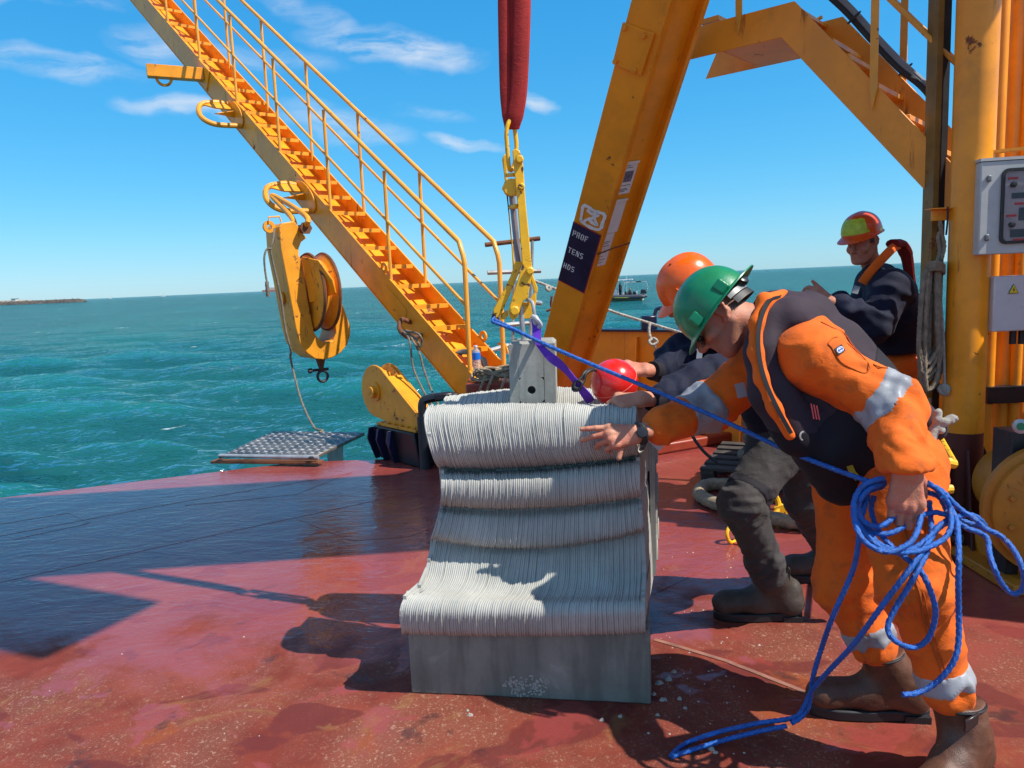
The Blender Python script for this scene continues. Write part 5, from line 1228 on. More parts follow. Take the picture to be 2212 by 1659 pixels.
s = MB(); s.lathe([(.030, -.025), (.034, -.02), (.022, 0), (.034, .02), (.030, .025)], hp(300, 490, .005), (0, 1, 0), 20); s.build('roller', M['hook_yellow'], hk)
s = MB(); s.tube([hp(300, 520, .02), hp(330, 820, .02), hp(352, 1025, .012)], .013, 10); s.build('inner_bar', paint('grey_lilac_bar', (.20,.17,.19), .45, .2, .3, scale=9), hk)
for (x, y, r_) in ((358,285,.016),(372,480,.013),(432,1088,.016),(322,1375,.020),(248,495,.01)):
    s = MB(); s.lathe([(r_,0),(r_,.010),(r_*.7,.014)], hp(x, y, -.036 if x > 280 else .04), (0,-1,0), 8); s.build('pin_head', M['hook_yellow'], hk)
s = MB(); s.torus(hp(180, 1432, .02), (.5,-.8,.2), .014, .0035, 14, 6); s.torus(hp(168, 1418, .02), (.9,.2,.2), .010, .003, 12, 6); s.build('rope_ring', M['rust'], hk)
# long link between sling and hook
s = MB(); lk = [hp(278, 20, -.012), hp(262, 90, -.014), hp(268, 200, -.012), hp(280, 330, -.01), hp(295, 362, .0), hp(318, 330, .012), hp(335, 200, .014), hp(325, 90, .014), hp(315, 25, .01), hp(297, 5, 0)]
s.tube(spline(lk, 6, True), .0085, 10, closed=True); solo(s, 'chain_link', 'long rusty yellow link joining the red sling to the hook', 'link', M['hook_yellow'])

# ---- steel eye, purple webbing and rope knots
s = MB(); s.tube(spline([hp(415, 1296, -.02), hp(430, 1300, -.03), hp(450, 1320, -.04), hp(460, 1370, -.05), hp(468, 1430, -.05)], 6), .0075, 10); solo(s, 'steel_eye', 'bent galvanised steel eye hanging in the hook jaw', 'eye', M['galv'])
M['purple'] = cloth('purple_webbing', (.13, .03, .42), .25, .25, 700, .7, .15)
M['grey_tape'] = plain('grey_tape', (.42, .42, .44), .45)
ps = thing('purple_sling', 'purple webbing sling tied down from the steel eye past the post', 'sling', hp(480, 1500, -.05))
path = [P(1156, 688, 2.99), P(1159, 705, 2.98), P(1160, 722, 2.97), P(1164, 742, 2.94), P(1175, 757, 2.91), P(1190, 772, 2.88), P(1206, 784, 2.86), P(1222, 799, 2.85), P(1238, 818, 2.85), P(1254, 838, 2.86), P(1268, 856, 2.88), P(1276, 868, 2.92)]
pts = spline(path, 4); wd = []
for i in range(len(pts)):
    f = i/(len(pts)-1); wd.append(Vector((math.cos(f*1.2), -.55*math.sin(f*3), .35*math.sin(f*2.2))))
s = MB(); s.strap(pts, [.034 if i < 6 else .030 + .006*math.sin(i*.35) for i in range(len(pts))], .004, wd); s.build('webbing', M['purple'], ps)
s = MB(); s.ell(P(1157, 692, 2.985), (.014, .012, .022)); s.tube(spline([P(1150, 683, 2.985), P(1160, 690, 2.97), P(1168, 702, 2.975), P(1163, 708, 2.98)], 5), .009, 8); s.build('taped_end', M['grey_tape'], ps)
s = MB(); s.strap([P(1395, 925, 2.78), P(1405, 944, 2.72), P(1418, 958, 2.70), P(1430, 968, 2.69)], .030, .006, (1, -.2, .5)); s.build('white_tag', M['paper'], ps)
s = MB(); s.strap([P(1372, 908, 2.80), P(1384, 916, 2.79), P(1397, 925, 2.78)], .022, .005, (1, 0, .5)); s.build('blue_loop', cloth('navy_webbing', (.02, .025, .16), .2, .2, 700, .7, .1), ps)
# red float with its black lanyard
fc = P(1327, 826, 2.95); 
fl = thing('float', 'round glossy red plastic float resting on the reef module', 'float', fc - ZUP*.093)
mt, t, b = new_mat('red_float_plastic'); co = t.obj(); n_ = t.noise(co, 9, 4, .6); t.put(b.inputs['Base Color'], t.mix(n_, (.62, .012, .010), (.78, .022, .014))); t.put(b.inputs['Roughness'], t.fmix(n_, .18, .34)); b.inputs['Coat Weight'].default_value = .25
M['float_red'] = mt
s = MB(); s.ell(fc, (.093, .093, .093), n=40, m_=24); s.build('shell', mt, fl, smooth=180)
s = MB(); s.torus(fc, Vector((-.42, -.35, .84)), .0932, .0012, 40, 6); s.build('mould_seam', plain('pale_red', (.8, .2, .16), .4), fl)
s = MB(); lp = spline([P(1262, 822, 2.86), P(1252, 838, 2.845), P(1240, 836, 2.845), P(1246, 822, 2.85), P(1258, 828, 2.84), P(1250, 842, 2.84), P(1238, 842, 2.85), P(1240, 828, 2.86), P(1256, 816, 2.87), P(1262, 806, 2.88), P(1272, 799, 2.90), P(1284, 798, 2.93)], 6)
s.rope(lp, .0065, strands=4); s.rope(spline([P(1262, 822, 2.86), P(1266, 808, 2.87), P(1276, 800, 2.89), P(1288, 800, 2.93)], 6), .006, strands=4)
solo(s, 'black_lanyard', 'black cord knotted between the purple sling and the red float', 'cord', M['rubber'])

# ---- blue rope: straight run from the hook to the hand, coil, tail on deck
def Z7(x, y, dep): return P(1809 + x*.2279, 945 + y*.2279, dep)
br_ = MB(); RB = .0083
br_.rope(spline([P(1066, 690, 3.04), P(1085, 699, 3.02), P(1200, 754, 2.88), P(1400, 838, 2.62), P(1560, 908, 2.42), P(1700, 973, 2.25), P(1800, 1013, 2.13), P(1868, 1037, 2.06), P(1912, 1050, 2.02)], 10), RB)
br_.rope(spline([P(1068, 686, 3.05), P(1063, 694, 3.03), P(1072, 698, 3.02), P(1100, 709, 3.0), P(1132, 722, 2.97)], 6), RB*.95)
HY = 2.035
coil1 = [(650,420),(640,520),(600,620),(540,740),(430,830),(330,840),(240,780),(195,680),(230,560),(330,470),(450,440)]
coil2 = [(740,420),(775,520),(800,620),(780,800),(720,960),(620,1040),(480,1085),(330,1040),(220,940),(160,780),(160,600),(230,470),(340,410),(450,385)]
coil3 = [(860,430),(950,500),(1030,590),(1070,700),(1075,840),(1030,940),(930,1010),(760,1075),(580,1090),(440,1060),(330,980),(220,850),(175,700),(200,560),(300,440),(450,410)]
coil4 = [(860,520),(960,560),(1010,640),(1050,760),(960,840),(860,950),(720,1050),(560,1070),(400,1010),(300,900),(215,760),(205,640),(280,520),(440,460)]
coil5 = [(850,440),(980,500),(1090,610),(1190,700),(1300,770),(1400,860),(1540,930),(1650,1040),(1730,1180),(1770,1330),(1745,1450),(1660,1480),(1560,1390),(1490,1250),(1440,1100),(1420,960),(1340,900),(1230,860),(1130,800),(1040,740),(920,710),(800,740),(650,830),(520,900),(400,915),(300,880)]
tail1 = [(1000,560),(1080,680),(1130,800),(1145,960),(1150,1150),(1145,1400),(1150,1650),(1150,1900),(1120,2080),(1030,2230),(900,2350),(760,2420),(620,2440)]
tail2 = [(1120,760),(1220,730),(1330,760),(1400,850),(1300,810),(1180,760),(1090,770),(960,840),(870,980),(800,1110),(700,1230),(560,1400),(420,1600),(250,1800),(60,2000),(-200,2240),(-420,2480)]
loopy = [(350,560),(320,660),(350,800),(420,930),(520,1040),(620,1120),(740,1220),(810,1300),(880,1450),(930,1640),(900,1820),(830,1940),(720,1990),(600,1960),(500,1880),(480,1770),(560,1600),(660,1440),(750,1280),(840,1100),(890,900),(880,740),(870,600)]
sidet = [(290,540),(230,760),(210,960),(170,1200),(80,1420),(0,1560),(-90,1760),(-170,1950),(-230,2180),(-300,2440),(-400,2600)]
for pth, dd in ((coil1, -.025), (coil2, -.035), (coil3, -.012), (coil4, .012), (coil5, .0), (tail1, -.02), (loopy, .02)):
    n = len(pth); br_.rope(spline([Z7(x, y, HY + dd + .008*math.sin(i*1.3) - .13*min(1, max(0, (y-700)/500))) for i, (x, y) in enumerate(pth)], 7), RB)
# the two tails reach the deck and lie there as a narrow loop
def onto(px, py, z=.009): p = G(px, py, 0); p.z = z; return p
br_.rope(spline([Z7(1120,760,HY-.01), Z7(1220,730,HY), Z7(1330,760,HY), Z7(1400,850,HY+.01), Z7(1300,830,HY+.02), Z7(1180,790,HY+.02), Z7(1090,790,HY+.01), Z7(960,860,HY+.02), Z7(870,980,HY-.06), Z7(700,1230,HY-.12), Z7(420,1600,HY-.10), P(1846, 1390, 2.0), P(1790, 1450, 2.10), P(1752, 1495, 2.19), P(1738, 1525, 2.21), P(1715, 1550, 2.22), P(1640, 1562, 2.24), P(1550, 1582, 2.26), onto(1480, 1612), onto(1449, 1640), onto(1475, 1632), P(1560, 1600, 2.24), P(1640, 1580, 2.22), P(1700, 1568, 2.20)], 7), RB)
br_.rope(spline([Z7(290,540,HY+.03), Z7(230,760,HY+.0), Z7(205,960,HY-.02), Z7(150,1250,HY-.0), P(1800, 1330, 2.06), P(1775, 1400, 2.15), P(1757, 1460, 2.18), P(1752, 1500, 2.20), P(1745, 1530, 2.21), P(1730, 1550, 2.21), P(1710, 1562, 2.20)], 7), RB)
solo(br_, 'blue_rope', 'bright blue polypropylene rope from the hook to a coil in a hand', 'rope', M['blue_rope'])

# ---- coiled rope on the pallet, hawser loop, deck eyes
pal = thing('pallet', 'dark weathered wooden pallet under the coiled hawser', 'pallet', G(1560, 1045))
M['wood_dark'] = paint('wet_dark_wood', (.055, .042, .034), .75, .4, 0, scale=14, bump=.6, fine=90)
pa = Vector((1.30, 5.22, 0)); px_ = Vector((.90, -.43, 0)).normalized(); py_ = Vector((.43, .90, 0)).normalized()
for i in range(6):
    s = MB(); s.obox(pa + px_*.55 + py_*(.03+.16*i) + ZUP*.131, px_*.55, py_*.048, ZUP*.010); s.build('deck_board', M['wood_dark'], pal, bevel=.002)
for j in range(3):
    s = MB(); s.obox(pa + px_*(.05+.5*j) + py_*.43 + ZUP*.110, px_*.045, py_*.46, ZUP*.0105); s.build('stringer_board', M['wood_dark'], pal)
    for i in range(3):
        s = MB(); s.obox(pa + px_*(.05+.5*j) + py_*(.05+.38*i) + ZUP*.050, px_*.047, py_*.055, ZUP*.0485); s.build('block', M['wood_dark'], pal, bevel=.003)
cr_ = MB(); cc = pa + px_*.62 + py_*.38
rr = random.Random(8)
for lay in range(4):
    for ring_ in range(3):
        rad = .37 - .075*ring_ - .02*lay; z = .19 + lay*.078 + rr.uniform(-.008,.008); ph = rr.uniform(0, 6.28)
        pts = [cc + Vector((math.cos(a_)*rad*(1+.05*math.sin(3*a_+ph)), math.sin(a_)*rad*(.95+.05*math.sin(2*a_+ph)), z + .018*math.sin(2*a_+ph))) for a_ in np.linspace(0, 6.28, 40)[:-1]]
        cr_.rope(pts, .045, pitch=.30, closed=True, step=.03, n=12, depth=.26)
cr_.rope(spline([cc+Vector((-.30,-.2,.42)), cc+Vector((-.1,-.32,.50)), cc+Vector((.15,-.2,.53)), cc+Vector((.2,.1,.50)), cc+Vector((-.05,.2,.52)), cc+Vector((-.33,.0,.50)), cc+Vector((-.42,-.2,.46))], 8), .045, pitch=.30, step=.03, n=12, depth=.26)
solo(cr_, 'coiled_hawser', 'heap of thick grey-brown hawser coiled on the wooden pallet', 'rope', M['grey_rope'])
s = MB(); s.tube(spline([P(1485, 905, 5.05), P(1495, 940, 4.98), P(1520, 975, 4.93), P(1550, 1000, 4.9)], 6), .011, 8); solo(s, 'black_strap', 'thin black line across the coiled hawser', 'line', M['rubber'])
s = MB(); hz_ = .045
hp_ = [(1770,1148),(1700,1142),(1640,1128),(1580,1112),(1535,1098),(1510,1080),(1525,1062),(1570,1060),(1640,1068)]
s.rope(spline([onto(x, y, hz_) for x, y in hp_], 8), .045, pitch=.26, step=.03, n=14, depth=.16)
solo(s, 'hawser_loop', 'thick tan hawser lying in a loop on the deck behind the grey trousers', 'rope', M['tan_rope'])
s = MB(); s.rope(spline([onto(2040, 1170, .04), onto(2110, 1185, .04), onto(2212, 1180, .04), onto(2330, 1150, .04)], 6), .04, pitch=.26, step=.03, n=12); solo(s, 'hawser_end', 'dark hawser length lying by the foot of the winch', 'rope', M['grey_rope'])
def deck_eye(px, py, sc, label, tilt=0):
    c = G(px, py); t_ = thing('deck_eye', label, 'deck eye', c, 'yellow lashing eyes on the deck')
    s = MB(); s.torus(c + ZUP*.075*sc + Vector((-.03*sc,0,0)), Vector((.35+tilt, -.9, .25)), .07*sc, .017*sc, 22, 8); s.build('ring', M['hook_yellow'], t_)
    s = MB(); s.prism([c + Vector((.02,0,0))*sc, c + Vector((.15,-.01,0))*sc, c + Vector((.12,-.01,.03))*sc, c + Vector((.05,0,.075))*sc, c + Vector((.0,0,.05))*sc], (0, .03*sc, 0)); s.build('lug', M['hook_yellow'], t_, bevel=.004)
    s = MB(); s.lathe([(.09*sc, .001), (.09*sc, .008)], c + Vector((.05*sc, 0, 0)), ZUP, 18); s.build('pad', M['red_paint'], t_)
deck_eye(1672, 1115, 1.0, 'yellow deck lashing eye between the grey trouser legs')
deck_eye(1588, 1172, .62, 'small yellow deck lashing eye in front of the grey trouser shin', .4)
hkx = P(2046, 1030, 2.9); s = MB(); s.tube(spline([hkx+Vector((.03,0,.05)), hkx+Vector((-.01,0,.055)), hkx+Vector((-.04,0,.01)), hkx+Vector((-.03,0,-.045)), hkx+Vector((.02,0,-.05))], 6), [.018+.006*math.sin(i/24*3.14) for i in range(25)], 10)
s.tube([hkx+Vector((.03,0,.05)), hkx+Vector((.25,.5,.05))], .012, 8); solo(s, 'yellow_hook', 'bright yellow open hook behind the orange trousers', 'hook', M['hook_yellow'])

# hanging rope hank on the channel
M['hank_rope'] = paint('hank_rope_fibre', (.27, .215, .155), .9, .3, 0, scale=30, bump=.6, fine=420, dirt=.35, spec=.1)
hkk = MB(); rr = random.Random(12)
for i in range(14):
    x0 = 2004 + rr.uniform(-10, 12); x1 = 2016 + rr.uniform(-4, 10); yb = 830 + rr.uniform(-60, 50); wdt = rr.uniform(10, 24); dd = rr.uniform(-.05, .02)
    tp_x = 2022 + rr.uniform(-4, 6)
    pts = [P(tp_x-8, 572, 4.0+dd), P(x0, 600, 3.98+dd), P(x0-wdt*.45, 700, 3.97+dd), P(x0-wdt*.5, yb-40, 3.97+dd), P(x0+wdt*.1, yb, 3.97+dd), P(x1+wdt*.4, yb-40, 3.98+dd), P(x1+wdt*.35, 700, 3.98+dd), P(x1+6, 600, 3.99+dd), P(tp_x+2, 566, 4.0+dd)]
    hkk.rope(spline(pts, 7), .0122, step=.012, n=9)
for k in range(4): hkk.rope(spline([P(2004, 572+5*k, 3.95), P(2022, 566+5*k, 3.90), P(2040, 574+5*k, 3.95), P(2022, 580+5*k, 4.0)], 5, True), .0095, closed=True, step=.011, n=7)
hkk.rope(spline([P(2024, 566, 3.97), P(2030, 540, 3.97), P(2026, 512, 3.97), P(2034, 495, 3.96), P(2030, 478, 3.95)], 6), .011, step=.011, n=7)
hkk.rope(spline([P(2034, 560, 3.96), P(2040, 530, 3.96), P(2034, 505, 3.96), P(2030, 482, 3.95)], 6), .011, step=.011, n=7)
hkk.rope(spline([P(2008, 860, 3.96), P(2006, 885, 3.96), P(2012, 905, 3.96)], 6), .0095, step=.011, n=7)
solo(hkk, 'rope_hank', 'long hank of tan rope hanging beside the round yellow post', 'rope', M['hank_rope'])
s = MB(); bq = P(2040, 842, 3.94); s.ell(bq, (.030, .030, .034)); 
for k in range(5): s.torus(bq, Vector((math.cos(k*1.2), math.sin(k*1.2)*.5, .4*math.sin(k*2))), .029, .007, 18, 6)
s.rope([bq + ZUP*.03, bq + ZUP*.25 + Vector((.0,.02,0)), bq + ZUP*.5 + Vector((-.02,.03,0))], .008, n=7); solo(s, 'monkey_fist', 'knotted rope ball hanging by the rope hank', 'knot', M['pale_rope'])

# rope pile, cables and bottle at the foot of the stair
pl = MB(); rr = random.Random(21); c0 = P(1075, 812, 6.0)
for k in range(9):
    pts = []; a0_ = rr.uniform(0, 6.28)
    for j in range(9): a_ = a0_ + j*.8; r_ = rr.uniform(.10, .20); pts.append(c0 + Vector((math.cos(a_)*r_*1.15, math.sin(a_)*r_*.6, rr.uniform(-.03, .07))))
    pl.rope(spline(pts, 5), .012, step=.014, n=7)
for px in (1040, 1056, 1085): pl.rope(spline([P(px+8, 812, 5.85), P(px+2, 828, 5.80), P(px-4, 846, 5.80), P(px-2, 858, 5.80)], 5), .012, step=.014, n=7)
solo(pl, 'rope_pile', 'tangled pile of tan rope at the foot of the stair boom', 'rope', M['tan_rope'])
cbp = MB()
for k in range(5): cbp.tube(spline([P(985+k*3, 762+k, 6.25), P(1000, 756+k*2, 6.3), P(1022, 758+2*k, 6.35), P(1040+2*k, 775, 6.3), P(1048+k, 800, 6.2), P(1058, 815+k, 6.1)], 6), .008, 6)
solo(cbp, 'black_cables', 'loose black cables on the lowest boom steps', 'cables', M['rubber'])
bt = thing('water_bottle', 'clear plastic water bottle with a blue label at the foot of the stairs', 'bottle', P(1030, 808, 6.05))
bb = P(1032, 808, 6.05); bt_top = P(1027, 748, 6.05); axb = (bt_top-bb)
mt, t, b = new_mat('pet_plastic'); b.inputs['Base Color'].default_value = (.80, .84, .86, 1); b.inputs['Roughness'].default_value = .12; b.inputs['Transmission Weight'].default_value = .75; b.inputs['IOR'].default_value = 1.2
Lb = axb.length; pr_ = [(.0, 0), (.030, 0), (.034, .01*Lb/.22)]
for k in range(8): pr_ += [(.034, Lb*(.07+.055*k)), (.0315, Lb*(.095+.055*k))]
pr_ += [(.034, Lb*.54), (.034, Lb*.78), (.030, Lb*.84), (.013, Lb*.94), (.013, Lb*.965)]
s = MB(); s.lathe(pr_, bb, axb, 20); s.build('body', mt, bt, smooth=40)
s = MB(); s.lathe([(.0346, Lb*.53), (.0346, Lb*.77)], bb, axb, 20); s.build('label', plain('blue_label', (.01, .16, .62), .4), bt)
s = MB(); s.lathe([(.015, Lb*.965), (.015, Lb*1.03), (.0, Lb*1.03)], bb, axb, 16); s.build('cap', plain('white_cap', (.7, .7, .72), .4), bt)

# concrete crumbs on the deck
rr = random.Random(31); small = MB()
spots = [(1444,1468,.022),(1456,1452,.014),(1424,1476,.018),(1432,1512,.016),(1412,1500,.012),(1468,1510,.013),(1536,1618,.017),(1545,1626,.011),(1480,1530,.010),(1015,1545,.012),(1640,1394,.008),(1395,1494,.014),(1420,1545,.010),(1300,1556,.012),(1340,1548,.01),(1010,1535,.008)]
def chip(p, r_, rr):
    s = MB(); n = 7; vs = [p + Vector((math.cos(a_)*r_*rr.uniform(.6,1.1), math.sin(a_)*r_*rr.uniform(.5,.9), 0)) for a_ in np.linspace(0, 6.28, n+1)[:-1]]
    tp2 = [v.lerp(p, .45) + ZUP*r_*rr.uniform(.3,.7) for v in vs]; s.add(vs+tp2, [tuple(range(n-1,-1,-1)), tuple(range(n, 2*n))] + [(i, (i+1) % n, (i+1) % n + n, i+n) for i in range(n)]); return s
for i, (px, py, r_) in enumerate(spots):
    if i < 7: solo(chip(G(px, py), r_, rr), 'concrete_chip', 'pale concrete chip lying on the deck near the front right corner of the reef module', 'debris', M['stones'], 'concrete chips near the module corner', smooth=None)
    else: small.add(chip(G(px, py), r_, rr).v, chip(G(px, py), r_, rr).f)
for k in range(90):
    px, py = (rr.uniform(1400, 1620), rr.uniform(1170, 1640)) if k < 78 else (rr.uniform(100, 860), rr.uniform(1180, 1600)); c_ = chip(G(px, py), rr.uniform(.002, .006), rr); small.add(c_.v, c_.f)
stuff(tag(small.build('concrete_crumbs', M['stones'], None, smooth=None), 'scattered small concrete crumbs on the red deck', 'crumbs'))
# ================================================================ PEOPLE
def skin_mat(name, col, red):
    mt, t, b = new_mat(name); co = t.obj(); n1 = t.noise(co, 14, 5, .6, .4); n2 = t.noise(co, 160, 4, .65); n3 = t.noise(co, 42, 5, .7)
    c_ = t.mix(t.ramp(n1, .35, .7), col, red); c_ = t.mix(t.math('MULTIPLY', t.ramp(n3, .5, .8), .25), c_, tuple(c*.6 for c in col))
    t.put(b.inputs['Base Color'], c_); b.inputs['Roughness'].default_value = .52; b.inputs['Subsurface Weight'].default_value = .12; b.inputs['Subsurface Radius'].default_value = (.012, .004, .002); b.inputs['Subsurface Scale'].default_value = .6
    t.put(b.inputs['Normal'], t.bump(t.math('ADD', n2, t.math('MULTIPLY', n3, 1.2)), .5, .004)); return mt
M['skinA'] = skin_mat('skin_ruddy', (.50, .215, .13), (.54, .165, .10)); M['skinB'] = skin_mat('skin_tan', (.52, .23, .14), (.52, .17, .10)); M['skinC'] = skin_mat('skin_weathered', (.42, .19, .12), (.44, .15, .09))
M['orange_cloth'] = cloth('orange_workwear', (.76, .128, .008), .12, .22, 900, .8, .30, (.24, .075, .022))
M['orange_dirty'] = cloth('orange_workwear_dirty', (.74, .130, .010), .14, .50, 900, .82, .30, (.22, .075, .025))
M['plum'] = cloth('plum_lifejacket', (.036, .024, .034), .2, .25, 900, .8, .15)
M['plum_dark'] = cloth('black_lifejacket_cloth', (.013, .011, .016), .2, .2, 900, .8, .12)
M['navy'] = cloth('navy_jacket', (.009, .012, .032), .25, .2, 900, .8, .32)
M['grey_trouser'] = cloth('charcoal_trousers', (.052, .046, .046), .25, .4, 900, .85, .40, (.075, .063, .056))
M['reflect'] = cloth('silver_reflective_tape', (.30, .31, .335), .15, .45, 1200, .42, .12)
M['boot_brown'] = paint('brown_boot_leather', (.105, .042, .022), .5, .3, 0, scale=14, bump=.35, fine=220, dirt=.4)
M['boot_dark'] = paint('worn_dark_boot_leather', (.055, .042, .033), .6, .3, 0, scale=14, bump=.4, fine=220, dirt=.4)
M['helmet_green'] = paint('green_helmet_plastic', (.006, .20, .082), .30, .12, 0, scale=10, bump=.12, dirt=.42)
M['helmet_orange'] = paint('orange_helmet_plastic', (.82, .115, .006), .25, .10, 0, scale=9, bump=.10, dirt=.42)
M['helmet_red'] = paint('red_orange_helmet_plastic', (.68, .075, .006), .28, .10, 0, scale=9, bump=.10, dirt=.42)
M['lime'] = paint('lime_sticker', (.42, .55, .03), .45, .2, 0, scale=30, bump=.1, dirt=.4)
M['pale_lime'] = paint('pale_lime_sticker', (.70, .72, .14), .45, .1, 0, scale=30, bump=.1, dirt=.15)
M['hair_grey'] = paint('grey_hair', (.10, .09, .085), .8, .35, 0, scale=60, bump=.9, fine=500, spec=.2)
M['stubble'] = paint('cropped_hair', (.26, .14, .10), .8, .3, 0, scale=60, bump=.9, fine=600, spec=.2)
M['beard'] = skin_mat('stubbled_skin', (.36, .165, .11), (.40, .14, .09))
M['lens'] = plain('dark_lens', (.008, .008, .01), .08)

def frame3(fwd, up):
    f = V3(fwd).normalized(); u = V3(up); u = (u - f*u.dot(f)).normalized(); r = f.cross(u)
    return np.array([[r[i], f[i], u[i]] for i in range(3)])      # columns: right, forward, up
def loc(c, Mx, p): return np.array(c) + Mx @ np.array(p, float)
def head_mesh(c, Mx, neck_to, h=.0034, ears=(-1, 1), sc=1.0, nose=1.0):
    c = np.array(c, float); L = lambda *p: loc(c, Mx, np.array(p)*sc); nb = np.array(neck_to, float)
    pts = np.stack([c-.19, c+.19, nb-.08, nb+.08]); S = SDF(pts.min(0), pts.max(0), h)
    E = lambda p, r, k=.02, sub=False: S.ell(L(*p), np.array(r)*sc, Mx, k, sub)
    E((0, -.012, .042), (.077, .099, .088)); E((0, .030, -.022), (.062, .070, .088), .03); E((0, .052, -.072), (.045, .044, .045), .025); E((0, .078, -.098), (.024, .020, .019), .018)
    for s_ in (-1, 1):
        S.cap(L(s_*.058, -.005, -.045), L(s_*.028, .066, -.096), .020*sc, .018*sc, .022)            # jaw line
        E((s_*.044, .068, -.022), (.024, .022, .022), .02)                                            # cheek
        E((s_*.031, .104, .010), (.017, .013, .012), .010, True); E((s_*.031, .089, .010), (.0125, .0125, .0125), .003)
        S.cap(L(s_*.012, .096, .031), L(s_*.046, .082, .030), .010*sc, .009*sc, .010)                # brow
        E((s_*.012, .106, -.030), (.009, .011, .009), .007)                                          # nostril wing
        S.cap(L(s_*.020, .096, -.040), L(s_*.030, .082, -.066), .006*sc, .005*sc, .010)              # cheek fold
    S.cap(L(0, .098, .022), L(0, .122*nose, -.022), .0085*sc, .0125*sc, .008); E((0, .117*nose, -.030), (.011, .011, .009), .006)
    S.cap(L(-.020, .094, -.054), L(.020, .094, -.054), .0065*sc, .0065*sc, .006); S.cap(L(-.017, .092, -.066), L(.017, .092, -.066), .0075*sc, .0075*sc, .006)
    S.cap(L(-.022, .103, -.0600), L(.022, .103, -.0600), .0024*sc, .0024*sc, .002, True)
    for s_ in ears:
        e0 = [(.072,.004,-.034),(.080,-.006,-.030),(.086,-.022,-.012),(.088,-.030,.008),(.086,-.024,.026),(.081,-.008,.032),(.075,.004,.022),(.073,.005,.004)]
        E((s_*.077, -.012, .002), (.008, .020, .030), .006)
        for i in range(len(e0)-1): S.cap(L(s_*e0[i][0], *e0[i][1:]), L(s_*e0[i+1][0], *e0[i+1][1:]), .0052*sc, .0052*sc, .004)
        E((s_*.088, -.008, .004), (.007, .010, .017), .004, True); E((s_*.074, .004, -.030), (.007, .008, .010), .006)
    S.cap(L(0, -.022, -.045), nb, .056*sc, .060*sc, .03)
    for s_ in (-1, 1): S.cap(L(s_*.052, -.028, -.02), nb + Mx @ np.array((s_*.02, .03, 0)), .016*sc, .014*sc, .025)   # neck muscle
    return S.mesh(1)
def hand_mesh(W, d, n, curls, thumb, side=1, sc=1.0, fore=None, h=.0028, spread=1.0):
    """side=+1: thumb along n x d ; curls: per finger (mcp, pip, dip) degrees towards the palm; thumb: direction in (d, n, s) and bend"""
    W = V3(W); d = V3(d).normalized(); n = V3(n); n = (n - d*n.dot(d)).normalized(); s = n.cross(d)*side
    pts = []; prims = []
    kn = [(.088, .031), (.093, .010), (.088, -.011), (.078, -.030)]; ln = [(.044,.026,.021), (.049,.030,.022), (.045,.028,.021), (.035,.021,.019)]; rad = [.0098, .0100, .0095, .0085]
    for (kd, ks), l3, r_, cu in zip(kn, ln, rad, curls):
        k0 = W + (d*kd + s*ks + n*(.004 - abs(ks)*.08))*sc; prims.append((k0 + n*.0035*sc - d*.004*sc, k0 + n*.0030*sc + d*.004*sc, .0108*sc, .0104*sc, .004)); prims.append((W + (d*.012 + s*ks*.55)*sc, k0, .0155*sc, .0125*sc, .014))
        a = 0; p = k0; dd = (d + s*ks*1.4*spread).normalized()
        for j in range(3):
            a += R(cu[j]); q = p + (dd*math.cos(a) - n*math.sin(a))*l3[j]*sc; prims.append((p, q, r_*(1.06-.10*j)*sc, r_*(.98-.12*j)*sc, .0035 if j else .006)); p = q
    t0 = W + (d*.022 + s*.026 - n*.006)*sc; td = (d*thumb[0][0] + n*thumb[0][1] + s*thumb[0][2]).normalized(); t1 = t0 + td*.046*sc
    ax_ = td.cross(d).normalized() if td.cross(d).length > 1e-3 else n
    td2 = (td*math.cos(R(thumb[1])) + ax_.cross(td)*math.sin(R(thumb[1]))).normalized(); t2 = t1 + td2*.034*sc; t3 = t2 + td2*.026*sc
    prims += [(W + (d*.012 + s*.012)*sc, t1, .019*sc, .0135*sc, .014), (t1, t2, .0118*sc, .0112*sc, .004), (t2, t3, .0112*sc, .0088*sc, .003)]
    if fore is not None: prims.append((W + d*.01*sc + s*.008*sc, V3(fore), .022*sc, .028, .012)); prims.append((W + d*.01*sc - s*.008*sc, V3(fore), .022*sc, .028, .012))
    A_ = np.array([tuple(p[i]) for p in prims for i in (0, 1)]); S = SDF(A_.min(0)-.05, A_.max(0)+.05, h)
    for (a_, b_, ra, rb, k) in prims: S.cap(a_, b_, ra, rb, k)
    return S.mesh(1)
def joined(parts):
    Vs, Fs, n = [], [], 0
    for V, Fq in parts: Vs.append(V); Fs.append(Fq+n); n += len(V)
    return np.concatenate(Vs), np.concatenate(Fs)
def limb_sdf(chains, h, k=.03, pad=.25):
    A_ = np.array([tuple(p) for ch, _ in chains for p in ch]); mx = max(max(r) for _, r in chains); S = SDF(A_.min(0)-mx-.05, A_.max(0)+mx+.05, h)
    for ch, r in chains: S.chain([tuple(p) for p in ch], r, k)
    return S
def axis_t(V, a, b):
    a, b = np.array(a), np.array(b); ba = b-a; t = ((V-a)@ba)/(ba@ba); dist = np.linalg.norm(V-a-np.clip(t, 0, 1)[:,None]*ba, axis=1); return t, dist
def split_build(V, Fq, parts, root, main_name, main_mat):
    """parts: [(name, mat, face mask)] cut out of the garment as pieces of their own"""
    fc_ = None; rest = np.ones(len(Fq), bool); mo = None; todo = []
    for nm, mt_, mk_ in parts:
        mk_ = mk_ & rest; rest &= ~mk_; todo.append((nm, mt_, mk_))
    v, f = submesh(V, Fq, rest); mo = npmesh(main_name, v, f, main_mat, root)
    for nm, mt_, mk_ in todo:
        if mk_.sum() > 3:
            v, f = submesh(V, Fq, mk_); N = normals(v, f); npmesh(nm, v+N*.0012, f, mt_, mo)
    return mo
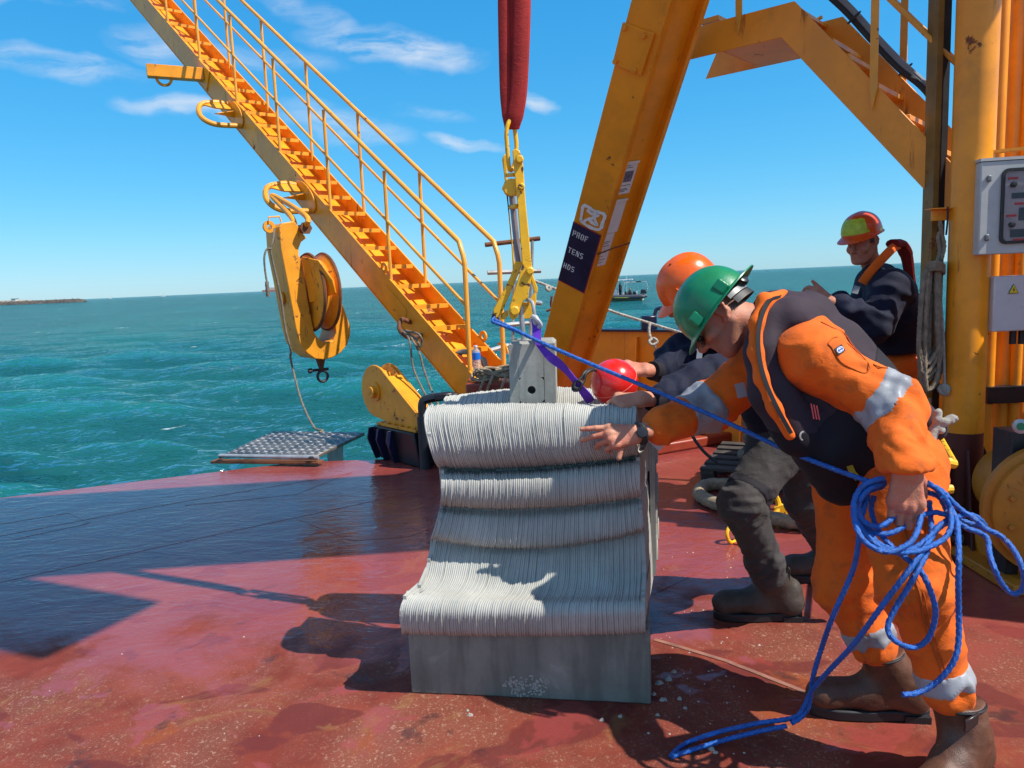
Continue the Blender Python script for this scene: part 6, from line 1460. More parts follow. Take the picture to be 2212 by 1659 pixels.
def helmet(root, c, Mx, mat, rx=.110, ry=.132, hz=.128, brim=None, nm='helmet', ridge=0.0, flare=.0):
    """shell: dome over an elliptical rim with a brim whose width depends on direction"""
    brim = brim or (lambda th: .03); n = 64; m_ = 18; V = []; Fs = []
    def push(p): V.append(tuple(loc(c, Mx, p)))
    rows = []
    for i in range(m_+1):
        ph = math.pi/2*i/m_; row = []
        for k in range(n):
            th = 2*math.pi*k/n; sx, cy = math.cos(th), math.sin(th); rr_ = math.sin(ph)**.92
            zz_ = hz*math.cos(ph)**.86 + ridge*math.exp(-(sx*rr_*rx/.018)**2)*(.35+.65*math.cos(ph)) ; row.append((sx*rr_*rx, cy*rr_*ry, zz_))
        rows.append(row)
    for dz_, fr in ((-.003, .25), (-.006-flare*.5, .7), (-.009-flare, 1.0)):
        row = []
        for k in range(n):
            th = 2*math.pi*k/n; bw_ = brim(th)*fr; row.append((math.cos(th)*(rx+bw_), math.sin(th)*(ry+bw_), dz_ - max(0, math.sin(th))*.012*fr))
        rows.append(row)
    inner = [[(x*.965, y*.968, z-.005) for x, y, z in row] for row in rows[::-1]]
    inner[0] = [(x, y, z-.004) for x, y, z in rows[-1]]
    rows += inner
    for row in rows:
        for p in row: push(p)
    for i in range(len(rows)-1):
        for k in range(n): Fs.append((i*n+k, (i+1)*n+k, (i+1)*n+(k+1) % n, i*n+(k+1) % n))
    o = npmesh(nm, np.array(V), np.array(Fs), mat, root, smooth=50); return o, np.array(V), np.array(Fs)
def boot(root, ankle, toe_dir, shaft_top, mat, sole_mat, L=.30, w=.05, rs=(.062, .052), z0=0.0, top_r=None):
    """work boot: rounded foot, sole with heel, tall shaft"""
    a = V3(ankle); td = V3(toe_dir); td.z = 0; td.normalize(); sd = Vector((-td.y, td.x, 0)); g = Vector((a.x, a.y, z0)); heel = g - td*.065; toe = g + td*(L-.085)
    S = limb_sdf([([heel + ZUP*.075, heel + ZUP*.13], [.050, .050]), ([heel + ZUP*.072, g + td*.07 + ZUP*.080, toe + ZUP*.070 - td*.03], [.050, .052, .050]), ([g + td*.05 + ZUP*.115, g + ZUP*.17], [.046, .054]), ([g - td*.015 + ZUP*.13, V3(shaft_top)], [rs[1], rs[0]])], .006, .035)
    S.ell(tuple(toe - td*.035 + ZUP*.068), (.062, .052, .044), np.array([[td[i], sd[i], ZUP[i]] for i in range(3)]), .02)
    S.plane_cut((0, 0, z0+.030), (0, 0, -1)); stp = V3(shaft_top); S.plane_cut(tuple(stp), tuple((stp - a).normalized()))
    V, Fq = S.mesh(2); V = wrinkle(V, Fq, .0018, 22, 5); b = npmesh('boot', V, Fq, mat, root)
    s = MB(); pts = []
    for k in range(28):
        th = 2*math.pi*k/28; x = math.cos(th); y = math.sin(th); wid = .050 if x > 0 else .042; wd_ = wid*(1+.12*math.exp(-((x-.45)/.3)**2)); lx_ = (L/2+.004)*(1 if x > 0 else 1.0)
        lx_ = (L+.05)/2+.003; pts.append(g + td*((L-.18)/2 + math.copysign(abs(x)**.75, x)*lx_) + sd*math.copysign(abs(y)**.7, y)*wd_*1.06 + ZUP*z0)
    s.prism([p + ZUP*.001 for p in pts], (0, 0, .036)); so_ = s.build('sole', sole_mat, b, bevel=.005, seg=2)
    s = MB(); s.obox(g - td*.070 + ZUP*(z0+.012), td*.040, sd*.046, ZUP*.0112); s.build('heel_block', sole_mat, so_)
    s = MB(); s.strap(spline([stp - td*(rs[0]-.004) + ZUP*.002, stp - td*(rs[0]+.010) + ZUP*.022, stp - td*(rs[0]+.008) - ZUP*.03], 4), .022, .003, sd); s.build('pull_strap', mat, b)
    s = MB(); s.torus(stp - (stp-a).normalized()*.006, (stp-a), rs[0]+.0005, .0045, 28, 6); s.build('collar', sole_mat, b)
    return b

# ---------------------------------------------------------------- man in green helmet
pa_ = thing('person', 'man in orange coverall, plum lifejacket and green helmet bending forward with a blue rope', 'person', Vector((1.25, 2.2, 0)))
fw, upv = (-.61, .06, -.79), (-.74, .33, .60); HM = frame3(fw, upv); hc_ = np.array(P(1554, 681, 2.52)); nb_ = P(1650, 700, 2.49)
headA = head_mesh(hc_, HM, nb_, nose=1.02)
shN, elN, wrN = P(1748, 768, 2.245), P(1928, 872, 2.17), P(1956, 1000, 1.99); shF, elF, wrF = P(1665, 770, 2.62), P(1528, 882, 2.68), P(1392, 936, 2.545)
# near hand: hangs, fingers curled round the coil
hN = hand_mesh(wrN + Vector((0, -.008, -.012)), (0.02, .08, -1), (-.06, -1, -.08), [(4, 70, 60), (6, 82, 60), (4, 84, 60), (0, 22, 14)], ((.6, -.7, .55), 20), side=1, sc=1.18, fore=elN.lerp(wrN, .6), spread=.45)
# far hand: pressed on the module, index pointing left, thumb low
hF = hand_mesh(P(1378, 938, 2.55), (-1, .02, -.06), (-.04, -.85, .5), [(-4, 6, 4), (14, 22, 12), (34, 42, 20), (46, 50, 20)], ((.55, -.12, -.82), -12), side=-1, sc=1.06, fore=elF.lerp(P(1425, 922, 2.59), .75))
pel, mid_, che = P(1893, 985, 2.35), P(1808, 858, 2.40), P(1722, 752, 2.43)
hipN, kneN, ankN = P(1930, 1020, 2.27), P(1975, 1262, 2.08), P(2066, 1590, 2.03); hipF, kneF, ankF = P(1850, 1030, 2.47), P(1830, 1262, 2.42), P(1915, 1480, 2.36)
Sb = limb_sdf([([nb_, che, mid_, pel], [.07, .12, .12, .12]), ([shN, elN, wrN], [.04, .03, .024]), ([shF, elF, wrF], [.04, .03, .024]), ([che, shN], [.06, .05]), ([che, shF], [.06, .05]), ([hipN, kneN, ankN], [.07, .04, .028]), ([hipF, kneF, ankF], [.07, .04, .028]), ([pel, hipN], [.1, .09]), ([pel, hipF], [.1, .09])], .014)
bodyV, bodyF = joined([headA, hN, hF, Sb.mesh(1)])
fcn = bodyV[bodyF].mean(1); lc = (fcn - hc_) @ HM
hair = (lc[:,2] > -.035) & (lc[:,2] < .06) & (lc[:,1] < -.018) & (np.abs(lc[:,0]) < .0835) & (np.linalg.norm(lc, axis=1) < .16) & ~((np.abs(lc[:,0]) > .070) & (lc[:,1] > -.038))
beard = (lc[:,2] < -.040 + .25*np.maximum(0, lc[:,1]-.06)) & (lc[:,2] > -.125) & (lc[:,1] > -.012) & (np.abs(lc[:,0]) < .09) & (lc[:,1] < .125) & ~((np.abs(lc[:,0]) < .024) & (lc[:,2] > -.074) & (lc[:,1] > .085))
split_build(bodyV, bodyF, [('cropped_hair', M['stubble'], hair), ('beard_stubble', M['beard'], beard)], pa_, 'body', M['skinA'])
cd0 = (wrN - elN).normalized()*.04
# coverall
off = Vector((0, .085, 0))
S = limb_sdf([([che - off, mid_ - off, pel - off], [.115, .115, .125]), ([che + off, mid_ + off, pel + off], [.115, .115, .125]), ([che - off + Vector((.0,0,-.02)), shN, elN, wrN + cd0], [.075, .082, .069, .060]), ([che + off, shF, elF, P(1425, 922, 2.59)], [.10, .095, .074, .058]),
    ([pel - off*.4, hipN, kneN, P(2052, 1500, 2.035)], [.135, .132, .094, .060]), ([pel + off*.4, hipF, kneF, P(1892, 1398, 2.365)], [.135, .128, .094, .064]), ([pel, P(1935, 985, 2.34)], [.13, .13])], .0068, .045)
cd_ = (wrN - elN).normalized(); cv_ = Vector((.02, -.12, -1)).normalized(); sx_ = cv_.cross(Vector((0, 1, 0))).normalized(); S.box(tuple(wrN + cv_*.070), (.12, .10, .055), np.array([[sx_[i], cv_.cross(sx_)[i], cv_[i]] for i in range(3)]), .004, .002, True)
V, Fq = S.mesh(2)
wg = np.ones(len(V))
for (a_, b_) in ((elN, elN), (kneN, kneN), (kneF, kneF), (elF, elF), (wrN, wrN), (shN, shN)): wg += 1.6*np.exp(-(np.linalg.norm(V-np.array(a_), axis=1)/.11)**2)
FA = [(shN, elN, .0085, 19, 2, [(1, .25, 1.0), (0, .2, .5)]), (elN, wrN, .009, 22, 5, [(0, .35, 1.0), (1, .3, .6)]), (shF, elF, .009, 19, 7, [(1, .3, .8), (0, .2, .4)]), (elF, P(1425, 922, 2.59), .008, 18, 9, [(1, .3, .9)]), (hipN, kneN, .008, 15, 11, [(0, .25, .7), (1, .2, .7)]), (kneN, P(2052, 1500, 2.035), .009, 19, 13, [(0, .25, .8), (1, .3, .9)]), (hipF, kneF, .009, 15, 15, [(0, .25, .7), (1, .2, .8)]), (kneF, P(1892, 1398, 2.365), .010, 19, 17, [(0, .3, .8), (1, .35, 1.0)])]
V = limb_folds(V, Fq, FA); V = wrinkle(V, Fq, .004, 9, 1, (1, 1, 1.5), wg)
cvl = npmesh('coverall', V, Fq, M['orange_dirty'], pa_)
def band(S, a, b, t0, t1, rmax, mat, parent, amp, seed, st, f, wfn, nm='reflective_band', folds=None):
    """tape sewn round a limb: the garment's own surface, slightly proud, between two planes across the limb"""
    a, b = np.array(a), np.array(b); d = b-a; L_ = np.linalg.norm(d); d /= L_
    q = (S.ax[0][:,None,None]-a[0])*d[0]+(S.ax[1][None,:,None]-a[1])*d[1]+(S.ax[2][None,None,:]-a[2])*d[2]
    px_ = S.ax[0][:,None,None]-a[0]-q*d[0]; py_ = S.ax[1][None,:,None]-a[1]-q*d[1]; pz_ = S.ax[2][None,None,:]-a[2]-q*d[2]
    T_ = SDF.__new__(SDF); T_.lo, T_.h, T_.n, T_.ax = S.lo, S.h, S.n, S.ax
    T_.D = np.maximum(np.maximum(S.D-.0035, np.maximum(t0*L_-q, q-t1*L_)), np.sqrt(px_**2+py_**2+pz_**2)-rmax).astype(np.float32)
    V, Fq = T_.mesh(0); V = lap(V, Fq, .3); V = limb_folds(V, Fq, folds) if folds else V; V = wrinkle(V, Fq, amp, f, seed, st, wfn(V) if wfn else None); return npmesh(nm, V, Fq, mat, parent, smooth=50)
def wfA(V):
    wg = np.ones(len(V))
    for a_ in (elN, kneN, kneF, elF, wrN, shN): wg += 1.6*np.exp(-(np.linalg.norm(V-np.array(a_), axis=1)/.11)**2)
    return wg
band(S, shN, elN, .74, .97, .118, M['reflect'], cvl, .004, 1, (1, 1, 1.5), 9, wfA, folds=FA); band(S, elF, P(1425, 922, 2.59), -.02, .48, .10, M['reflect'], cvl, .004, 1, (1, 1, 1.5), 9, wfA, folds=FA)
band(S, kneN, P(2052, 1500, 2.035), .76, .93, .10, M['reflect'], cvl, .004, 1, (1, 1, 1.5), 9, wfA, folds=FA); band(S, kneF, P(1892, 1398, 2.365), .68, .92, .10, M['reflect'], cvl, .004, 1, (1, 1, 1.5), 9, wfA, folds=FA)
# cuffs, seams, pocket patch
s = MB(); s.torus(wrN + Vector((.002, .012, -.010)), (0, .12, 1), .061, .0045, 28, 6); s.torus(wrN + Vector((.0, .022, .028)), (0, .12, 1), .0665, .0022, 28, 6); s.build('cuff', M['orange_cloth'], cvl)
NA = normals(V, Fq)
def stitch(path, nm='side_seam', w_=.004, mat=None):
    s = MB(); pts = [surfpt(V, NA, x, y, off=.0015)[0] for x, y in path]; pts = spline(pts, 3); s.tube(pts, w_, 6); return s.build(nm, mat or seamM, cvl)
seamM = cloth('seam_brown', (.46, .095, .012), .2, .3)
stitch([(1938, 1090), (1945, 1130), (1955, 1180), (1968, 1230), (1980, 1280), (1990, 1330), (2003, 1380), (2020, 1430), (2032, 1460)]); stitch([(1946, 1090), (1953, 1130), (1963, 1180), (1976, 1230), (1988, 1280), (1998, 1330), (2011, 1380), (2028, 1430), (2040, 1460)], w_=.002)
stitch([(1776, 690), (1800, 702), (1830, 718), (1862, 738), (1895, 764), (1920, 790)], 'sleeve_seam', .002); stitch([(1800, 745), (1790, 735), (1812, 724), (1840, 742), (1880, 780), (1872, 800), (1840, 790), (1815, 775), (1800, 745)], 'pocket_stitching', .0016)
# sleeve badge: dark patch with a pale emblem
bq = P(1812, 756, 2.245); tb = (elN - shN).normalized(); nbm = Vector((.05, -.93, .35)).normalized()
tt_, dd_ = axis_t(V, shN, elN); idx = np.argmin(np.linalg.norm((V - np.array(EYE))/np.linalg.norm(V-np.array(EYE), axis=1)[:,None] - np.array(rayd(1812, 756).normalized()), axis=1) + (V[:,1] > 2.25)*.5)
pb = Vector(V[idx]); nb2 = Vector(normals(V, Fq)[idx]); ub = tb - nb2*tb.dot(nb2); ub.normalize(); vb = nb2.cross(ub); ub2 = (ub*.35 + (vb if vb.z > 0 else -vb)*.94).normalized(); vb2 = nb2.cross(ub2)
s = MB(); s.obox(pb + nb2*.004, ub2*.019, vb2*.011, nb2*.0012); bd_ = s.build('sleeve_badge', plain('badge_black', (.012, .012, .016), .6), cvl, bevel=.001)
s = MB(); s.prism([pb + nb2*.0052 + ub2*.015*math.cos(a_) + vb2*.0085*math.sin(a_) for a_ in np.linspace(0, 6.28, 21)[:-1]], nb2*.0008); s.build('emblem', plain('badge_white', (.6, .62, .68), .6), bd_, smooth=None)
s = MB(); s.torus(pb + nb2*.0062, nb2, .0075, .0008, 16, 5); s.strap([pb + nb2*.0064 - ub2*.012, pb + nb2*.0064 + ub2*.012], .004, .0008, vb2); s.build('emblem_ring', plain('badge_blue', (.02, .06, .35), .6), bd_, smooth=None)
# lifejacket
V1 = P(1668, 672, 2.46)
S = limb_sdf([([che - off*.75 + Vector((-.03,0,-.015)), mid_ - off*1.02, P(1868, 950, 2.29)], [.128, .140, .140]), ([che + off*.95, mid_ + off*1.0, P(1868, 950, 2.42)], [.135, .140, .140]),
    ([P(1705, 692, 2.34), P(1745, 690, 2.42), P(1725, 700, 2.56)], [.066, .078, .066]), ([P(1735, 715, 2.40), P(1800, 760, 2.38), P(1868, 830, 2.34)], [.092, .098, .098]), ([P(1735, 715, 2.48), P(1800, 760, 2.46), P(1868, 830, 2.42)], [.092, .10, .10]), ([P(1658, 690, 2.34), P(1650, 760, 2.30), P(1668, 850, 2.26), P(1725, 940, 2.24)], [.048, .055, .062, .066]), ([P(1690, 662, 2.42), P(1668, 668, 2.48), P(1660, 700, 2.58)], [.052, .052, .05]),
    ([P(1790, 960, 2.28), P(1820, 1030, 2.30)], [.115, .085]), ([P(1800, 960, 2.40), P(1830, 1030, 2.42)], [.115, .085])], .0075, .03)
for (a_, r_) in ((shN, .098), (shN.lerp(elN, .5), .092), (shF, .105)): S.ell(tuple(a_), (r_, r_, r_), None, .012, True)
V, Fq = S.mesh(2); V = wrinkle(V, Fq, .004, 8, 9); fcn = V[Fq].mean(1)
low = ((fcn - np.array(P(1765, 885, 2.3))) @ np.array((.70, 0, -.72)) > 0.0) | (fcn[:,2] < 1.02)
vest = split_build(V, Fq, [('lower_panel', M['plum_dark'], low)], pa_, 'lifejacket', M['plum'])
def ribbon(name, pts, wd, th, mat, parent, wdir):
    s = MB(); pp = spline([V3(p) for p in pts], 6); s.strap(pp, wd, th, wdir); return s.build(name, mat, parent)
Vo, Fo = limb_sdf([([P(1690, 640, 2.40), P(1652, 650, 2.325), P(1634, 700, 2.285), P(1632, 760, 2.25), P(1646, 820, 2.215), P(1672, 880, 2.185), P(1706, 940, 2.165)], [.020, .021, .020, .020, .019, .018, .015])], .006, .02).mesh(1); npmesh('orange_edge', wrinkle(Vo, Fo, .002, 16, 3), Fo, M['orange_cloth'], vest)
s = MB(); zp = spline([P(1684, 640, 2.358), P(1660, 651, 2.292), P(1641, 700, 2.256), P(1639, 760, 2.221), P(1652, 820, 2.187), P(1678, 880, 2.158), P(1709, 936, 2.142)], 6); s.strap(zp, .012, .008, (1, -.25, .1)); s.build('zip', M['rubber'], vest)
s = MB(); s.strap([P(1648, 800, 2.212), P(1655, 826, 2.205)], .020, .003, (1, -.25, .2)); s.build('reflective_tab', M['reflect'], vest)
s = MB(); s.strap([P(1597, 828, 2.40), P(1604, 858, 2.40)], .030, .004, (1, -.2, 0)); s.build('reflective_tab', M['reflect'], vest)
s = MB(); [s.strap([P(1752+k*6, 872+k*2, 2.155), P(1758+k*6, 905+k*1, 2.153)], .0035, .001, (1, 0, .1)) for k in range(3)]; s.build('red_stitching', plain('red_thread', (.25, .02, .03), .7), vest, smooth=None)
s = MB(); s.strap([P(1832, 1000, 2.175), P(1842, 1022, 2.17), P(1853, 1034, 2.165)], .018, .004, (1, 0, .4)); s.build('yellow_strap', cloth('yellow_webbing', (.45, .33, .03), .3, .4), vest, smooth=None)
s = MB(); s.torus(P(1735, 942, 2.16), (.4, -.9, .1), .012, .0028, 16, 6, -1.2, 1.8); s.build('buckle_ring', M['galv'], vest)
# belt gloves
gl = P(2020, 920, 2.235); S = limb_sdf([([gl + Vector((-.016, 0, -.045)), gl], [.022, .012]), ([gl, gl + Vector((.002, -.006, .022)), gl + Vector((.004, -.004, .040))], [.009, .014, .011]), ([gl, gl + Vector((.022, -.004, .010)), gl + Vector((.046, -.002, .020))], [.009, .015, .013]), ([gl, gl + Vector((.014, -.010, -.012))], [.009, .011])], .0026, .004)
S.ell(tuple(gl + Vector((.004, -.006, .036))), (.012, .008, .018), None, .004); S.ell(tuple(gl + Vector((.044, -.004, .020))), (.020, .009, .013), None, .004)
V, Fq = S.mesh(1); npmesh('work_gloves', wrinkle(V, Fq, .002, 40, 2), Fq, cloth('white_glove', (.36, .34, .30), .25, .6), pa_)
V, Fq = limb_sdf([([P(1985, 900, 2.32), P(2015, 925, 2.28)], [.05, .042])], .006).mesh(1); npmesh('belt_pouch', V, Fq, M['plum'], pa_)
# helmet
off_h = loc(hc_, HM, (0, -.014, .022))
hel, hv, hf = helmet(pa_, off_h, HM, M['helmet_green'], .112, .134, .135, brim=lambda th: .030 + .012*max(0, math.sin(th)) + .014*max(0, -math.sin(th)), ridge=.004)
for yy in (-.055, .07):
    S = SDF(off_h-.2, off_h+.2, .004); S.box(loc(off_h, HM, (-.112*math.sqrt(max(.05, 1-(yy/.134)**2)) - .002, yy, .020)), (.007, .020, .022), HM, .005); V, Fq = S.mesh(1); npmesh('side_slot', V, Fq, M['helmet_green'], hel)
s = MB()
for a0_, a1_, zz_, rr_, hh_, mt_, nm in ((206, 330, -.016, .094, .022, 'rubber', 'nape_band'), (204, 330, .008, .098, .018, 'galv', 'suspension_band')):
    s = MB(); pts = [V3(loc(hc_, HM, (-math.cos(R(a_))*-.088 if False else math.sin(R(a_-180))*.0, 0, 0))) for a_ in (0,)]; arc = [V3(loc(hc_, HM, (math.cos(R(a_))*.088, -.012 + math.sin(R(a_))*.112, zz_ - .016*math.sin(R(a_))**2*1.0))) for a_ in np.linspace(a0_, a1_, 22)]
    s.strap(arc, hh_, .004, V3(HM[:,2])); s.build(nm, M[mt_] if mt_ != 'galv' else plain('grey_plastic_band', (.20, .20, .21), .4), hel)
s = MB(); s.lathe([(.021, -.006), (.023, 0), (.023, .010), (.017, .014), (.009, .015)], loc(hc_, HM, (-.030, -.128, .010)), V3(HM @ np.array((-.45, -.88, .1))), 16); s.build('ratchet_knob', M['plastic_black'], hel)
# sunglasses
sg = MB()
for s_ in (-1, 1): sg.ell(loc(hc_, HM, (s_*.036, .101, .000)), (.032, .012, .020), Matrix([list(r) for r in HM]))
sg.tube(spline([loc(hc_, HM, (-.060, .092, .014)), loc(hc_, HM, (-.078, .05, .018)), loc(hc_, HM, (-.083, .005, .022)), loc(hc_, HM, (-.084, -.02, .012))], 6), .0032, 6); sg.tube(spline([loc(hc_, HM, (.060, .092, .014)), loc(hc_, HM, (.078, .05, .018)), loc(hc_, HM, (.083, .005, .022))], 6), .0032, 6); sg.tube([loc(hc_, HM, (-.012, .110, .012)), loc(hc_, HM, (.012, .110, .012))], .003, 6)
sg.build('sunglasses', M['lens'], pa_)
# watch
wd_ = (P(1430, 922, 2.58) - P(1378, 938, 2.55)).normalized(); wc_ = P(1384, 936, 2.552)
wt_ = MB(); wt_.torus(wc_, wd_, .0335, .010, 24, 8); wb = wt_.build('watch', M['rubber'], pa_)
s = MB(); s.lathe([(.019, 0), (.021, .004), (.019, .011), (.014, .012)], wc_ + Vector((-.0, -.030, .010)), (-.05, -.94, .32), 8); s.build('watch_case', M['plastic_black'], wb)
# boots
boot(pa_, Vector((ankN.x+.015, ankN.y-.01, 0)), (-.80, -.60, 0), P(2068, 1512, 2.04), M['boot_brown'], M['rubber'], .31, rs=(.070, .060)); 
s = MB(); s.obox(P(2098, 1560, 1.955), Vector((.026, .012, .004)), Vector((0, .005, 0)), Vector((0, -.002, .018))); s.build('boot_tab', M['plastic_black'], pa_, bevel=.002)
gF = G(1925, 1545); boot(pa_, gF, (-.985, .17, 0), P(1900, 1405, 2.375), M['boot_brown'], M['rubber'], .33, rs=(.072, .062))

# ---------------------------------------------------------------- man in orange helmet
pb_ = thing('person', 'crouching man in navy jacket, grey trousers and orange helmet gripping the module', 'person', Vector((1.15, 3.2, 0)))
fwB, upB = (-.80, .05, -.58), (-.56, -.12, .80); HB = frame3(fwB, upB); hcB = np.array(P(1494, 632, 3.22)); nbB = P(1560, 705, 3.24)
headB = head_mesh(hcB, HB, nbB)
sNb, eNb, wNb = P(1612, 792, 3.02), P(1500, 846, 2.90), P(1402, 866, 2.735); sFb, eFb, wFb = P(1560, 745, 3.40), P(1470, 775, 3.30), P(1404, 802, 3.15)
hBN = hand_mesh(P(1392, 862, 2.725), (-.93, .10, -.10), (-.2, -.48, .86), [(38, 42, 18), (58, 42, 16), (64, 40, 16), (66, 38, 14)], ((.75, -.35, -.35), 10), side=-1, sc=1.05, fore=P(1432, 860, 2.80))
hBF = hand_mesh(P(1400, 800, 3.14), (-.95, .02, .12), (-.15, -.55, .82), [(30, 60, 30), (40, 66, 30), (46, 68, 30), (52, 70, 30)], ((.55, -.65, -.4), 10), side=-1, sc=1.0, fore=P(1440, 803, 3.22))
chB, miB, peB = P(1618, 765, 3.22), P(1672, 860, 3.22), P(1702, 945, 3.20)
hN2, kN2, aN2 = P(1680, 968, 3.10), P(1600, 1088, 2.95), P(1662, 1262, 3.07); hF2, kF2, aF2 = P(1722, 968, 3.30), P(1742, 1085, 3.35), P(1800, 1205, 3.55)
Sb = limb_sdf([([nbB, chB, miB, peB], [.06, .11, .11, .11]), ([chB, sNb, eNb, wNb], [.06, .04, .03, .024]), ([chB, sFb, eFb, wFb], [.06, .04, .03, .024]), ([peB, hN2, kN2, aN2], [.09, .07, .04, .028]), ([peB, hF2, kF2, aF2], [.09, .07, .04, .028])], .014)
npmesh('body', *joined([headB, hBN, hBF, Sb.mesh(1)]), M['skinB'], pb_)
off = Vector((.02, .085, 0))
S = limb_sdf([([chB - off, miB - off, peB - off*.8], [.13, .14, .135]), ([chB + off, miB + off, peB + off*.8], [.13, .14, .135]), ([chB - off, sNb, eNb, P(1432, 860, 2.80)], [.10, .098, .082, .052]), ([chB + off, sFb, eFb, P(1428, 803, 3.2)], [.10, .095, .080, .052]), ([P(1570, 715, 3.18), P(1575, 712, 3.3)], [.075, .075])], .0075, .04)
V, Fq = S.mesh(2); wg = 1 + 1.8*np.exp(-(np.linalg.norm(V-np.array(eNb), axis=1)/.13)**2) + 1.5*np.exp(-(np.linalg.norm(V-np.array(eFb), axis=1)/.13)**2)
V = limb_folds(V, Fq, [(sNb, eNb, .014, 12, 21, [(1, .4, 1.0), (.4, .3, .6)]), (eNb, P(1432, 860, 2.80), .013, 15, 23, [(0, .4, .9), (.7, .3, .8)]), (sFb, eFb, .012, 13, 25, [(1, .4, 1)]), (eFb, P(1428, 803, 3.2), .012, 15, 27, [(.5, .5, .9)])])
jk = npmesh('jacket', wrinkle(V, Fq, .0062, 7, 4, (1, 1, 1.3), wg), Fq, M['navy'], pb_)
for a_, b_ in ((P(1432, 860, 2.80), P(1405, 865, 2.748)), (P(1428, 803, 3.2), P(1408, 801, 3.155))):
    s = MB(); s.lathe([(.046, 0), (.047, .010), (.043, (V3(b_)-V3(a_)).length*.5), (.040, (V3(b_)-V3(a_)).length)], V3(a_), V3(b_)-V3(a_), 20); s.build('cuff', M['plum_dark'], jk)
s = MB(); s.strap([P(1505, 742, 3.06), P(1512, 758, 3.05), P(1510, 775, 3.04)], .022, .004, (1, -.3, .2)); s.build('reflective_tab', M['reflect'], jk); s = MB(); s.strap([P(1520, 735, 3.07), P(1530, 752, 3.05)], .02, .006, (1, -.3, .2)); s.build('orange_strap', M['orange_cloth'], jk)
S = limb_sdf([([peB, hN2, kN2, P(1654, 1215, 3.05)], [.122, .110, .080, .066]), ([peB, hF2, kF2, P(1782, 1172, 3.48)], [.12, .108, .080, .068]), ([P(1690, 935, 3.15), P(1712, 940, 3.28)], [.13, .13]), ([P(1652, 1205, 3.05), P(1660, 1240, 3.065)], [.068, .070])], .0072, .04)
V, Fq = S.mesh(2); wg = 1 + 1.9*np.exp(-(np.linalg.norm(V-np.array(kN2), axis=1)/.12)**2) + 1.6*np.exp(-(np.linalg.norm(V-np.array(P(1656, 1215, 3.05)), axis=1)/.10)**2) + 1.2*np.exp(-(np.linalg.norm(V-np.array(hN2), axis=1)/.12)**2)
wfB = lambda V: 1 + 1.9*np.exp(-(np.linalg.norm(V-np.array(kN2), axis=1)/.12)**2) + 1.6*np.exp(-(np.linalg.norm(V-np.array(P(1656, 1215, 3.05)), axis=1)/.10)**2) + 1.2*np.exp(-(np.linalg.norm(V-np.array(hN2), axis=1)/.12)**2)
FB = [(hN2, kN2, .006, 20, 31, [(0, .3, .8), (1, .25, 1.0)]), (kN2, P(1654, 1215, 3.05), .007, 26, 33, [(0, .3, 1.0), (.9, .3, 1.0)]), (hF2, kF2, .007, 20, 35, [(1, .4, 1)]), (kF2, P(1782, 1172, 3.48), .007, 24, 37, [(.5, .5, .9)])]
V = limb_folds(V, Fq, FB); V = wrinkle(V, Fq, .0022, 12, 6, (1, 1, 1.9), wg); trB = npmesh('trousers', V, Fq, M['grey_trouser'], pb_); band(S, hN2, kN2, .72, .86, .14, M['plum_dark'], trB, .0022, 6, (1, 1, 1.9), 12, wfB, 'knee_strap', FB)
s = MB(); s.strap([P(1688, 985, 3.0), P(1700, 1000, 2.99), P(1716, 1004, 2.985)], .035, .003, (.3, -.2, 1)); s.build('pocket_flap', M['grey_trouser'], pb_)
g2 = G(1672, 1335); boot(pb_, g2, (-.95, .12, 0), P(1666, 1238, 3.075), M['boot_dark'], M['rubber'], .32, rs=(.064, .060))
g3 = G(1800, 1255); boot(pb_, g3, (-.95, .25, 0), P(1806, 1190, 3.56), M['boot_dark'], M['rubber'], .30, rs=(.06, .056))
offB = loc(hcB, HB, (0, -.008, .026))
helB, hv, hf = helmet(pb_, offB, HB, M['helmet_orange'], .110, .132, .138, brim=lambda th: .008 + .040*max(0, math.sin(th))**3, ridge=.006)
s = MB(); arc = [V3(loc(hcB, HB, (math.cos(R(a_))*.093, -.008 + math.sin(R(a_))*.118, .008))) for a_ in np.linspace(20, 250, 24)]; s.strap(arc, .024, .006, V3(HB[:,2])); s.build('sweat_band', M['plum_dark'], helB)
for k in range(3):
    for sd_ in (-.030,):
        a_ = R(48+12*k); s = MB(); q = loc(offB, HB, (sd_, math.cos(a_)*.120 - .02, math.sin(a_)*.136)); s.obox(q, V3(HB @ np.array((.004, 0, 0))), V3(HB @ np.array((0, .007, -.004)))*1.0, V3(HB @ np.array((0, .003, .005)))); s.build('vent', M['plum_dark'], helB)
s = MB(); s.tube(spline([loc(offB, HB, (-.098, .062, .055)), loc(offB, HB, (-.104, .050, .030)), loc(offB, HB, (-.105, .025, .022)), loc(offB, HB, (-.108, .0, .028))], 5), .0035, 6); s.build('moulded_rib', M['helmet_orange'], helB)

